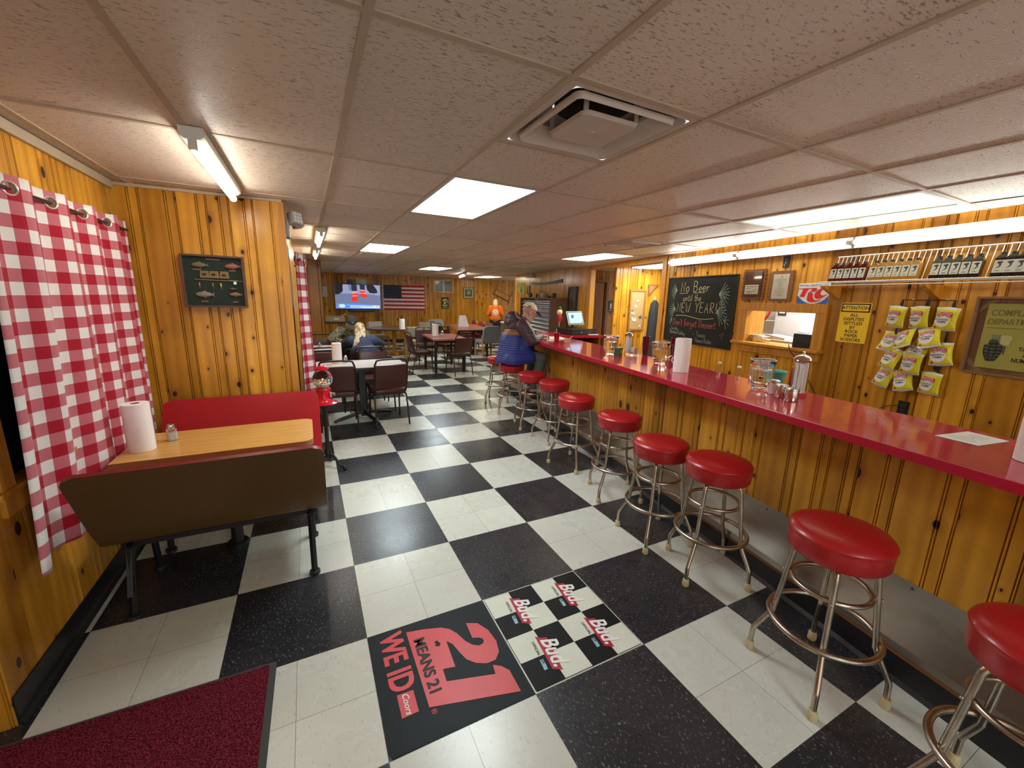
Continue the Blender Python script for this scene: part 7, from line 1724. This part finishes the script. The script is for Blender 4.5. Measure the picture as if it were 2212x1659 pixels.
MB().lathe([(0.0, 0.186), (0.035, 0.186), (0.037, 0.23), (0.044, 0.27), (0.040, 0.30), (0.0, 0.302)], n=20).build('coat', mat('soldier_red', (0.42, 0.015, 0.02), 0.4), nc, smooth=True)
for sx in (-1, 1): MB().tube([(sx * 0.048, 0, 0.295), (sx * 0.056, 0, 0.25), (sx * 0.050, -0.01, 0.20)], 0.013, n=8).build('arm', mat('soldier_dark', (0.07, 0.012, 0.012), 0.4), nc, smooth=True)
MB().lathe([(0.0, 0.303), (0.030, 0.305), (0.048, 0.335), (0.050, 0.36), (0.034, 0.395), (0.0, 0.40)], n=20).build('head', mat('soldier_cream', (0.60, 0.50, 0.28), 0.5), nc, smooth=True)
MB().lathe([(0.0, 0.40), (0.036, 0.402), (0.034, 0.43), (0.014, 0.45), (0.0, 0.452)], n=18).build('hat', BLACKM, nc, smooth=True)
# things under the till counter stay on its shelf
o = MB().lathe([(0.0, 0), (0.045, 0), (0.05, 0.07), (0.02, 0.09), (0.0, 0.09)], n=18).build('small_jar', OFFW, loc=CW(4.08, 1.05, 0.8855), smooth=True); setp(o, 'pale jar on the shelf under the till', 'jar')

# ================================================================== PEOPLE
def V3(*a): return Vector(a)
def head_caps(c, tilt, yaw=0.0):
    """skull, jaw, nose, ears around head centre c; tilt = nod forward (about y), yaw about z"""
    E_ = Euler((0, tilt, yaw)).to_matrix(); c = Vector(c)
    P = lambda x, y, z: c + E_ @ Vector((x, y, z))
    rot = (0, tilt, yaw)
    return [('e', P(-0.01, 0, 0.025), (0.098, 0.078, 0.100), rot), ('e', P(0.025, 0, -0.045), (0.072, 0.062, 0.075), rot), ('c', P(0.06, 0, -0.085), 0.026, P(0.02, 0, -0.09), 0.05),
            ('c', P(0.088, 0, 0.012), 0.010, P(0.108, 0, -0.024), 0.014), ('c', P(0.09, -0.026, -0.066), 0.008, P(0.09, 0.026, -0.066), 0.008),
            ('e', P(-0.005, 0.078, -0.012), (0.020, 0.011, 0.030), rot), ('e', P(-0.005, -0.078, -0.012), (0.020, 0.011, 0.030), rot), ('c', P(0.083, -0.045, 0.03), 0.010, P(0.083, 0.045, 0.03), 0.010)], P
def hand_caps(w, d, up, side, curl=0.5, L_=0.185, thick=0.012):
    """palm and five separate fingers from wrist w along d; up = back of the hand; side = thumb side"""
    d, up, side = Vector(d).normalized(), Vector(up).normalized(), Vector(side).normalized(); w = Vector(w)
    caps = [('c', w, 0.026, w + d * 0.03, 0.026)]
    k = L_ / 0.185
    for j, (o, l, r) in enumerate(((0.030, 0.070, 0.0080), (0.010, 0.078, 0.0085), (-0.011, 0.073, 0.0082), (-0.031, 0.058, 0.0072))):
        kn = w + d * 0.088 * k + side * o * k
        caps.append(('c', w + d * 0.02 + side * o * 0.6, 0.016, kn, 0.0135))
        a = curl * (0.9 + 0.15 * j)
        p1 = kn + (d * math.cos(a * 0.6) - up * math.sin(a * 0.6)) * l * 0.48 * k + side * o * 0.18
        p2 = p1 + (d * math.cos(a * 1.5) - up * math.sin(a * 1.5)) * l * 0.32 * k
        p3 = p2 + (d * math.cos(a * 2.2) - up * math.sin(a * 2.2)) * l * 0.24 * k
        caps += [('c', kn, r + 0.0015, p1, r), ('c', p1, r, p2, r * 0.95), ('c', p2, r * 0.95, p3, r * 0.8)]
    t0 = w + d * 0.028 + side * 0.028; t1 = t0 + (d * 0.6 + side * 0.75).normalized() * 0.042 * k; t2 = t1 + (d * 0.9 + side * 0.15 - up * 0.25).normalized() * 0.034 * k
    caps += [('c', t0, 0.014, t1, 0.0105), ('c', t1, 0.0105, t2, 0.0085)]
    return caps
def limb(*pr): return [('c', pr[i][0], pr[i][1], pr[i + 1][0], pr[i + 1][1]) for i in range(len(pr) - 1)]
def face(parent, P, tilt, yaw=0.0, brow=None):
    for sy in (-1, 1):
        e = MB().ell(P(0.086, sy * 0.030, 0.010), (0.010, 0.012, 0.009), u=12, v=8).build('eye', mat('eye_white', (0.7, 0.68, 0.64), 0.2), parent, smooth=True)
        MB().ell(P(0.0945, sy * 0.030, 0.010), (0.0025, 0.005, 0.005), u=10, v=6).build('iris', mat('eye_brown', (0.04, 0.02, 0.01), 0.2), e)
    MB().tube([P(0.099, -0.022, -0.066), P(0.103, 0, -0.067), P(0.099, 0.022, -0.066)], 0.0035, n=6).build('mouth', mat('lip', (0.40, 0.14, 0.12), 0.5), parent)

# ---- the man at the bar (x forward to the bar, y to his left)
man = thing('person', 'seated man in a blue and plum quilted jacket and cream cap at the bar', 'person', (0.62, 3.40, 0), -CT)
HT = R(30); hc = (0.248, 0.0, 1.452)
hcaps, P = head_caps(hc, HT)
EL = {1: V3(0.20, 0.33, 1.085), -1: V3(0.185, -0.335, 1.075)}
WR = {1: V3(0.415, 0.10, 1.125), -1: V3(0.40, -0.155, 1.128)}
SH = {1: V3(0.095, 0.215, 1.265), -1: V3(0.095, -0.215, 1.265)}
caps = list(hcaps) + [('c', (0.0, -0.07, 0.885), 0.105, (0.0, 0.07, 0.885), 0.105), ('c', (0.0, 0, 0.90), 0.16, (0.05, 0, 1.05), 0.165), ('c', (0.05, 0, 1.05), 0.165, (0.10, 0, 1.24), 0.13), ('c', (0.10, 0, 1.26), 0.075, P(-0.01, 0, -0.06), 0.055), ('c', SH[1], 0.06, SH[-1], 0.06)]
for s in (1, -1):
    caps += limb((SH[s], 0.062), (EL[s], 0.047), (WR[s], 0.030))
    caps += hand_caps(WR[s], (0.9, -0.35 * s, -0.08), (0.1, 0, 1), (0, -s, 0.0), 0.55)
    kn = V3(0.40, s * 0.15, 0.815); an = V3(0.30, s * 0.13, 0.33)
    caps += limb((V3(0.0, s * 0.10, 0.865), 0.095), (kn, 0.066), (an, 0.042)); caps += limb((an, 0.042), (V3(0.31, s * 0.135, 0.27), 0.038), (V3(0.42, s * 0.15, 0.235), 0.030))
remeshed('body', caps, SKIN, man, 0.0075, 3)
face(man, P, HT)
JKT = banded('quilted_jacket', 2, [(1.145, (0.024, 0.034, 0.20)), (1.222, (0.25, 0.095, 0.018)), (9, (0.055, 0.022, 0.032))], 0.48, 0.029)
SLV = banded('quilted_sleeve', 2, [(9, (0.050, 0.018, 0.027))], 0.45, 0.026, qaxis=2)
jc = [('e', (0.055, 0, 1.265), (0.155, 0.215, 0.125)), ('c', (-0.015, 0, 0.83), 0.205, (0.02, 0, 1.04), 0.208), ('c', (0.02, 0, 1.04), 0.208, (0.085, 0, 1.20), 0.165), ('c', (0.09, -0.175, 1.255), 0.088, (0.09, 0.175, 1.255), 0.088), ('e', (0.12, 0, 0.95), (0.21, 0.21, 0.18)),
      ('c', (-0.03, -0.13, 0.80), 0.14, (0.22, -0.15, 0.82), 0.105), ('c', (-0.03, 0.13, 0.80), 0.14, (0.22, 0.15, 0.82), 0.105), ('c', (-0.05, 0, 0.76), 0.19, (-0.02, 0, 0.86), 0.20)]
remeshed('jacket', jc, JKT, man, 0.014, 5, keep=lambda c: c.z > 0.735)
for s in (1, -1): remeshed('sleeve', limb((SH[s] + V3(-0.01, -0.01 * s, 0), 0.106), ((SH[s] + EL[s]) / 2, 0.097), (EL[s], 0.076), ((EL[s] + WR[s]) / 2, 0.064), (WR[s] - V3(0.02, -0.01 * s, 0), 0.046)), SLV, man, 0.012, 4)
PL = mat('plum_quilt', (0.052, 0.019, 0.028), 0.5, bump=0.4, bscale=35)
hood = [('e', (0.0, 0, 1.375), (0.100, 0.135, 0.092)), ('e', (0.095, 0, 1.335), (0.125, 0.130, 0.070)), ('c', (-0.04, -0.06, 1.31), 0.07, (-0.04, 0.06, 1.31), 0.07), ('c', (-0.01, -0.105, 1.33), 0.052, (0.10, -0.120, 1.315), 0.046), ('c', (-0.01, 0.105, 1.33), 0.052, (0.10, 0.120, 1.315), 0.046), ('c', (0.10, -0.120, 1.315), 0.046, (0.215, -0.055, 1.285), 0.034), ('c', (0.10, 0.120, 1.315), 0.046, (0.215, 0.055, 1.285), 0.034), ('c', (0.02, -0.10, 1.375), 0.036, (0.12, -0.10, 1.345), 0.032), ('c', (0.02, 0.10, 1.375), 0.036, (0.12, 0.10, 1.345), 0.032)]
ho = remeshed('hood', hood, PL, man, 0.011, 4)
MB().tube(smoothpath([(0.010, -0.085, 1.462), (0.012, -0.112, 1.42), (0.030, -0.128, 1.385), (0.075, -0.137, 1.362)], 5), 0.010, n=8).build('hood_lining', mat('grey_fleece', (0.24, 0.22, 0.23), 0.9), ho, smooth=True)
MB().tube(smoothpath([(0.10, -0.100, 1.385), (0.16, -0.085, 1.352), (0.235, -0.045, 1.30)], 5), 0.012, n=8).build('shirt_collar', mat('blue_collar', (0.12, 0.12, 0.42), 0.7), man, smooth=True)
TRO = mat('grey_trousers', (0.095, 0.090, 0.082), 0.8, bump=0.2, bscale=30)
tc_ = []
for s in (1, -1):
    tc_ += limb((V3(-0.02, s * 0.10, 0.850), 0.115), (V3(0.40, s * 0.15, 0.815), 0.083), (V3(0.31, s * 0.13, 0.40), 0.066))
remeshed('trousers', tc_, TRO, man, 0.012, 3)
for s in (1, -1):
    remeshed('shoe', [('c', (0.29, s * 0.135, 0.245), 0.044, (0.42, s * 0.155, 0.226), 0.036), ('c', (0.295, s * 0.135, 0.28), 0.045, (0.30, s * 0.135, 0.30), 0.045)], mat('brown_shoe', (0.075, 0.040, 0.022), 0.6), man, 0.009, 2, keep=lambda c: c.z > 0.192)
# cap: crown of a cap over the skull, dark brim, side patch, strap
cap = []
bmc = bmesh.new(); vs = bmesh.ops.create_uvsphere(bmc, u_segments=40, v_segments=24, radius=1)['verts']
bmesh.ops.delete(bmc, geom=[v for v in bmc.verts if v.co.z < -0.05], context='VERTS')
for v in bmc.verts: v.co = Vector((v.co.x * 0.110 - 0.012, v.co.y * 0.090, v.co.z * 0.092 + 0.048))
me = bpy.data.meshes.new('cap'); bmc.to_mesh(me); bmc.free(); me.shade_smooth()
cp = link('cap', me, mat('cream_twill', (0.62, 0.55, 0.40), 0.85, bump=0.15, bscale=150), man, hc, (0, HT - R(8), 0))
cp.modifiers.new('t', 'SOLIDIFY').thickness = 0.004
bq = [(0.085 + 0.105 * math.cos(R(a)) * (1.0 if abs(a) < 89 else 0), 0.088 * math.sin(R(a)) / 1.0) for a in range(-90, 91, 10)]
MB().prism(bq, 0.040, 0.045, 'xy').build('brim', mat('dark_brim', (0.025, 0.025, 0.028), 0.7), cp, rot=(0, R(14), 0), loc=(0, 0, 0.02))
MB().box((-0.055, -0.0835, 0.066), (0.045, 0.006, 0.018), rot=None).build('patch', mat('brown_patch', (0.14, 0.09, 0.045), 0.7), cp)
MB().ell((-0.012, 0, 0.140), (0.007, 0.007, 0.004), u=10, v=6).build('button', mat('cream_twill', (0.62, 0.55, 0.4)), cp)
hb = [('e', P(0.040, 0, -0.086), (0.066, 0.060, 0.046), (0, HT, 0)), ('c', P(0.018, -0.066, -0.035), 0.011, P(0.045, -0.050, -0.085), 0.022), ('c', P(0.018, 0.066, -0.035), 0.011, P(0.045, 0.050, -0.085), 0.022), ('c', P(0.103, -0.025, -0.052), 0.008, P(0.103, 0.025, -0.052), 0.008)]
remeshed('beard', hb, mat('grey_beard', (0.50, 0.42, 0.36), 0.9, bump=0.5, bscale=120), man, 0.007, 2)
remeshed('hair', [('e', P(-0.028, 0, 0.012), (0.0845, 0.0815, 0.062), (0, HT, 0))], mat('grey_hair', (0.42, 0.225, 0.16), 0.9, bump=0.5, bscale=120), man, 0.008, 2)
gls = MB()
for s in (1, -1):
    gls.tube([P(0.102, s * 0.034 + 0.021 * math.cos(2 * PI * k / 18), 0.006 + 0.016 * math.sin(2 * PI * k / 18)) for k in range(18)], 0.0016, n=6, closed=True).tube([P(0.100, s * 0.055, 0.010), P(0.05, s * 0.080, 0.010), P(-0.01, s * 0.086, 0.006)], 0.0018, n=6)
gls.tube([P(0.104, -0.013, 0.008), P(0.106, 0, 0.011), P(0.104, 0.013, 0.008)], 0.0015, n=6)
gls.build('glasses', mat('dark_frame_wire', (0.03, 0.02, 0.02), 0.3, 0.5), man, smooth=True)

# ---- blonde diner seen from behind (x forward = away from the camera)
wo = thing('person', 'diner with long blonde hair and navy sweatshirt, her back to us', 'person', (-1.20, 4.98, 0), PI / 2)
hc2 = (0.42, 0.02, 1.055); hcaps, P = head_caps(hc2, R(38))
SH = {1: V3(0.29, 0.17, 0.905), -1: V3(0.29, -0.17, 0.905)}; EL = {1: V3(0.42, 0.30, 0.80), -1: V3(0.42, -0.30, 0.80)}; WR = {1: V3(0.62, 0.14, 0.795), -1: V3(0.62, -0.14, 0.795)}
caps = list(hcaps) + [('c', (0.0, -0.09, 0.585), 0.115, (0.0, 0.09, 0.585), 0.115), ('c', (0.0, 0, 0.60), 0.13, (0.20, 0, 0.80), 0.125), ('c', (0.20, 0, 0.80), 0.125, (0.31, 0, 0.91), 0.10), ('c', (0.31, 0, 0.92), 0.06, P(-0.02, 0, -0.06), 0.05), ('c', SH[1], 0.05, SH[-1], 0.05)]
for s in (1, -1):
    caps += limb((SH[s], 0.05), (EL[s], 0.038), (WR[s], 0.025)); caps += hand_caps(WR[s], (0.85, -0.5 * s, 0.0), (0, 0, 1), (0, -s, 0), 0.25)
    caps += limb((V3(0.0, s * 0.09, 0.585), 0.095), (V3(0.42, s * 0.10, 0.57), 0.058), (V3(0.36, s * 0.10, 0.10), 0.036), (V3(0.46, s * 0.11, 0.035), 0.030))
remeshed('body', caps, SKIN2, wo, 0.0075, 3); face(wo, P, R(38))
NAVY = mat('navy_cotton', (0.016, 0.022, 0.055), 0.85, bump=0.3, bscale=14)
sw_ = [('c', (-0.01, 0, 0.60), 0.150, (0.19, 0, 0.80), 0.158), ('c', (0.19, 0, 0.80), 0.158, (0.30, 0, 0.905), 0.125), ('c', SH[1] - V3(0.03, 0, 0.02), 0.098, SH[-1] - V3(0.03, 0, 0.02), 0.098), ('c', (0.10, -0.09, 0.74), 0.13, (0.10, 0.09, 0.74), 0.13), ('c', (-0.03, -0.08, 0.60), 0.13, (-0.03, 0.08, 0.60), 0.12)]
for s in (1, -1): sw_ += limb((SH[s] - V3(0.02, 0, 0.01), 0.098), (EL[s] + V3(0, 0, 0.025), 0.074), (WR[s] - V3(0.03, 0, -0.014), 0.040))
remeshed('sweatshirt', sw_, NAVY, wo, 0.012, 4, keep=lambda c: c.z > 0.53)
text('GRAND', 0.035, mat('faded_print', (0.30, 0.32, 0.38), 0.8), wo, 'lettering', (0.115, -0.03, 0.985), (R(38), 0, -PI / 2), 0.0, 0.0005) if False else None
JE = mat('dark_jeans', (0.018, 0.020, 0.028), 0.8); jn = []
for s in (1, -1): jn += limb((V3(-0.01, s * 0.09, 0.575), 0.112), (V3(0.42, s * 0.10, 0.57), 0.074), (V3(0.36, s * 0.10, 0.10), 0.055))
remeshed('jeans', jn, JE, wo, 0.013, 3)
for s in (1, -1): remeshed('shoe', [('c', (0.35, s * 0.10, 0.05), 0.045, (0.47, s * 0.11, 0.04), 0.038)], BLACKM, wo, 0.010, 2, keep=lambda c: c.z > 0.004)
HAIR = laminate('blonde_hair', (0.42, 0.30, 0.15), (0.085, 0.055, 0.030), 0.5, (34, 34, 5))
hr = [('e', P(-0.025, 0, 0.032), (0.103, 0.088, 0.104), (0, R(38), 0)), ('c', P(-0.055, 0, -0.02), 0.074, (0.315, 0.02, 1.005), 0.052)]
r2 = random.Random(6)
for k in range(17):
    y = -0.075 + 0.15 * k / 16; e = V3(0.045 + r2.uniform(-0.03, 0.07), y * 1.35 + 0.055 + r2.uniform(-0.03, 0.03), 0.775 + r2.uniform(-0.05, 0.09))
    a = P(-0.070, y * 0.8, -0.005); m1 = V3(0.235, y * 0.85 + 0.03, 0.985 + 0.008 * math.sin(k)); m2 = V3(0.120, y * 1.15 + 0.045 + r2.uniform(-0.014, 0.014), 0.895 + r2.uniform(-0.01, 0.015))
    hr += limb((a, 0.024), (m1, 0.019), (m2, 0.013), (e, 0.005))
remeshed('hair', hr, HAIR, wo, 0.0065, 2)

# ---- diner in camouflage, facing us across the table (x forward = towards the camera)
cm_ = thing('person', 'diner in a camouflage jacket and dark cap, head bowed over the white table', 'person', (-1.27, 6.68, 0), -PI / 2)
hc3 = (0.36, 0.02, 1.125); hcaps, P = head_caps(hc3, R(42))
SH = {1: V3(0.20, 0.19, 0.965), -1: V3(0.20, -0.19, 0.965)}; EL = {1: V3(0.36, 0.34, 0.815), -1: V3(0.36, -0.36, 0.815)}; WR = {1: V3(0.56, 0.17, 0.80), -1: V3(0.56, -0.20, 0.80)}
caps = list(hcaps) + [('c', (0.0, -0.09, 0.59), 0.12, (0.0, 0.09, 0.59), 0.12), ('c', (0.0, 0, 0.60), 0.14, (0.12, 0, 0.82), 0.14), ('c', (0.12, 0, 0.82), 0.14, (0.21, 0, 0.965), 0.11), ('c', (0.22, 0, 0.97), 0.065, P(-0.02, 0, -0.06), 0.055), ('c', SH[1], 0.055, SH[-1], 0.055)]
for s in (1, -1):
    caps += limb((SH[s], 0.055), (EL[s], 0.042), (WR[s], 0.028)); caps += hand_caps(WR[s], (0.8, -0.5 * s, 0.0), (0, 0, 1), (0, -s, 0), 0.25)
    caps += limb((V3(0.0, s * 0.10, 0.59), 0.10), (V3(0.44, s * 0.14, 0.575), 0.062), (V3(0.40, s * 0.14, 0.10), 0.038), (V3(0.50, s * 0.15, 0.035), 0.032))
remeshed('body', caps, SKIN, cm_, 0.0075, 3); face(cm_, P, R(42))
CAMO = camo(); jk = [('c', (-0.01, 0, 0.60), 0.165, (0.12, 0, 0.82), 0.175), ('c', (0.12, 0, 0.82), 0.175, (0.20, 0, 0.955), 0.135), ('c', SH[1], 0.088, SH[-1], 0.088)]
for s in (1, -1): jk += limb((SH[s], 0.090), (EL[s] + V3(0, 0, 0.018), 0.068), (WR[s] - V3(0.03, 0, -0.012), 0.046))
remeshed('jacket', jk, CAMO, cm_, 0.012, 4, keep=lambda c: c.z > 0.54)
jn = []
for s in (1, -1): jn += limb((V3(-0.01, s * 0.10, 0.58), 0.115), (V3(0.44, s * 0.14, 0.575), 0.078), (V3(0.40, s * 0.14, 0.10), 0.058))
remeshed('trousers', jn, mat('olive_trousers', (0.045, 0.042, 0.028), 0.8), cm_, 0.013, 3)
for s in (1, -1): remeshed('boot', [('c', (0.39, s * 0.14, 0.055), 0.048, (0.51, s * 0.15, 0.042), 0.040)], BLACKM, cm_, 0.010, 2, keep=lambda c: c.z > 0.004)
def baseball_cap(par, c, tilt, m):
    b_ = bmesh.new(); bmesh.ops.create_uvsphere(b_, u_segments=32, v_segments=20, radius=1)
    bmesh.ops.delete(b_, geom=[v for v in b_.verts if v.co.z < -0.05], context='VERTS')
    for v in b_.verts: v.co = Vector((v.co.x * 0.112 - 0.012, v.co.y * 0.094, v.co.z * 0.100 + 0.045))
    m2 = bpy.data.meshes.new('cap'); b_.to_mesh(m2); b_.free(); m2.shade_smooth()
    o = link('cap', m2, m, par, c, (0, tilt - R(8), 0)); o.modifiers.new('t', 'SOLIDIFY').thickness = 0.004
    MB().prism(bq, 0.040, 0.046, 'xy').build('brim', m, o, rot=(0, R(14), 0), loc=(0, 0, 0.02))
    MB().cyl((0.094, 0, 0.082), (0.102, 0, 0.085), 0.016, n=14).build('badge', mat('grey_badge', (0.13, 0.13, 0.13), 0.7), o)
baseball_cap(cm_, hc3, R(42), mat('charcoal_twill', (0.035, 0.035, 0.037), 0.85))

# ---- person in an orange hoodie standing at the far wall (x forward = away)
og = thing('person', 'standing person with light hair in an orange hoodie with a round white back print', 'person', (4.13, 11.90, 0), PI / 2 - R(22))
hc4 = (0.10, 0.0, 1.445); hcaps, P = head_caps(hc4, R(28))
SH = {1: V3(0.02, 0.175, 1.285), -1: V3(0.02, -0.175, 1.285)}; EL = {1: V3(0.04, 0.26, 1.04), -1: V3(0.04, -0.26, 1.04)}; WR = {1: V3(0.26, 0.17, 1.0), -1: V3(0.26, -0.17, 1.0)}
caps = list(hcaps) + [('c', (0, -0.08, 0.86), 0.125, (0, 0.08, 0.86), 0.125), ('c', (0, 0, 0.88), 0.14, (0, 0, 1.10), 0.13), ('c', (0, 0, 1.10), 0.13, (0.02, 0, 1.26), 0.11), ('c', (0.02, 0, 1.27), 0.06, P(-0.01, 0, -0.06), 0.05), ('c', SH[1], 0.05, SH[-1], 0.05)]
for s in (1, -1):
    caps += limb((SH[s], 0.052), (EL[s], 0.040), (WR[s], 0.027)); caps += hand_caps(WR[s], (0.9, -0.2 * s, -0.15), (0, 0, 1), (0, -s, 0), 0.5)
    caps += limb((V3(0, s * 0.09, 0.84), 0.105), (V3(0.02, s * 0.09, 0.46), 0.058), (V3(0.0, s * 0.085, 0.09), 0.038), (V3(0.10, s * 0.10, 0.035), 0.030))
remeshed('body', caps, SKIN2, og, 0.0075, 3); face(og, P, R(28))
ORG = mat('orange_fleece', (0.72, 0.145, 0.010), 0.8, bump=0.3, bscale=12)
hd = [('c', (-0.01, 0, 0.93), 0.172, (0.0, 0, 1.12), 0.165), ('c', (0.0, 0, 1.12), 0.165, (0.02, 0, 1.245), 0.135), ('c', SH[1], 0.082, SH[-1], 0.082), ('c', (-0.01, -0.06, 0.90), 0.14, (-0.01, 0.06, 0.90), 0.14), ('c', (-0.05, -0.07, 1.325), 0.045, (-0.05, 0.07, 1.325), 0.045), ('c', (-0.06, -0.02, 1.31), 0.05, (-0.07, 0.02, 1.28), 0.045)]
for s in (1, -1): hd += limb((SH[s], 0.084), (EL[s], 0.070), (WR[s] - V3(0.03, 0, 0), 0.044))
remeshed('hoodie', hd, ORG, og, 0.013, 4, keep=lambda c: c.z > 0.80)
pb = []
for q in (0.0, 0.5, 1.0): pass
bmp = bmesh.new(); rings = []
for q in (0.02, 0.35, 0.7, 1.0):
    rings.append([bmp.verts.new((-0.176 + 0.028 * (q * math.cos(a)) ** 2 * 1.0 + 0.02 * max(0, q * math.sin(a)), 0.105 * q * math.cos(a), 1.115 + 0.105 * q * math.sin(a))) for a in [2 * PI * k / 28 for k in range(28)]])
bmp.faces.new(rings[0])
for a_, b_ in zip(rings, rings[1:]):
    for k in range(28): bmp.faces.new((a_[k], a_[(k + 1) % 28], b_[(k + 1) % 28], b_[k]))
bmesh.ops.recalc_face_normals(bmp, faces=bmp.faces[:])
me = bpy.data.meshes.new('back_print'); bmp.to_mesh(me); bmp.free(); o = link('back_print', me, mat('print_white', (0.70, 0.58, 0.50), 0.8), og); o.modifiers.new('t', 'SOLIDIFY').thickness = 0.006
MB().tube([(-0.183, 0.05 * math.cos(a) * (1 + 0.25 * math.cos(3 * a)), 1.115 + 0.055 * math.sin(a)) for a in [2 * PI * k / 24 for k in range(24)]], 0.006, n=6, closed=True).build('print_lines', mat('print_orange', (0.55, 0.16, 0.05), 0.8), og)
tr = []
for s in (1, -1): tr += limb((V3(0, s * 0.088, 0.84), 0.122), (V3(0.02, s * 0.09, 0.46), 0.078), (V3(0.0, s * 0.085, 0.09), 0.060))
remeshed('trousers', tr, mat('black_denim', (0.014, 0.015, 0.017), 0.85), og, 0.013, 3)
for s in (1, -1):
    sh = remeshed('shoe', [('c', (-0.03, s * 0.085, 0.045), 0.044, (0.11, s * 0.10, 0.038), 0.036)], BLACKM, og, 0.010, 2, keep=lambda c: c.z > 0.004)
    MB().prism(rrect(-0.075, s * 0.092 - 0.045, 0.15, s * 0.092 + 0.045, 0.04), 0.0, 0.018, 'xy').build('sole', WHITE, sh)
remeshed('hair', [('e', P(-0.02, 0, 0.03), (0.105, 0.090, 0.106), (0, R(28), 0)), ('c', P(-0.07, -0.03, -0.02), 0.06, (-0.045, -0.03, 1.375), 0.045), ('c', P(-0.07, 0.03, -0.02), 0.06, (-0.045, 0.03, 1.375), 0.045)], mat('pale_blonde', (0.66, 0.52, 0.33), 0.6, var=0.2, vscale=30), og, 0.009, 3)
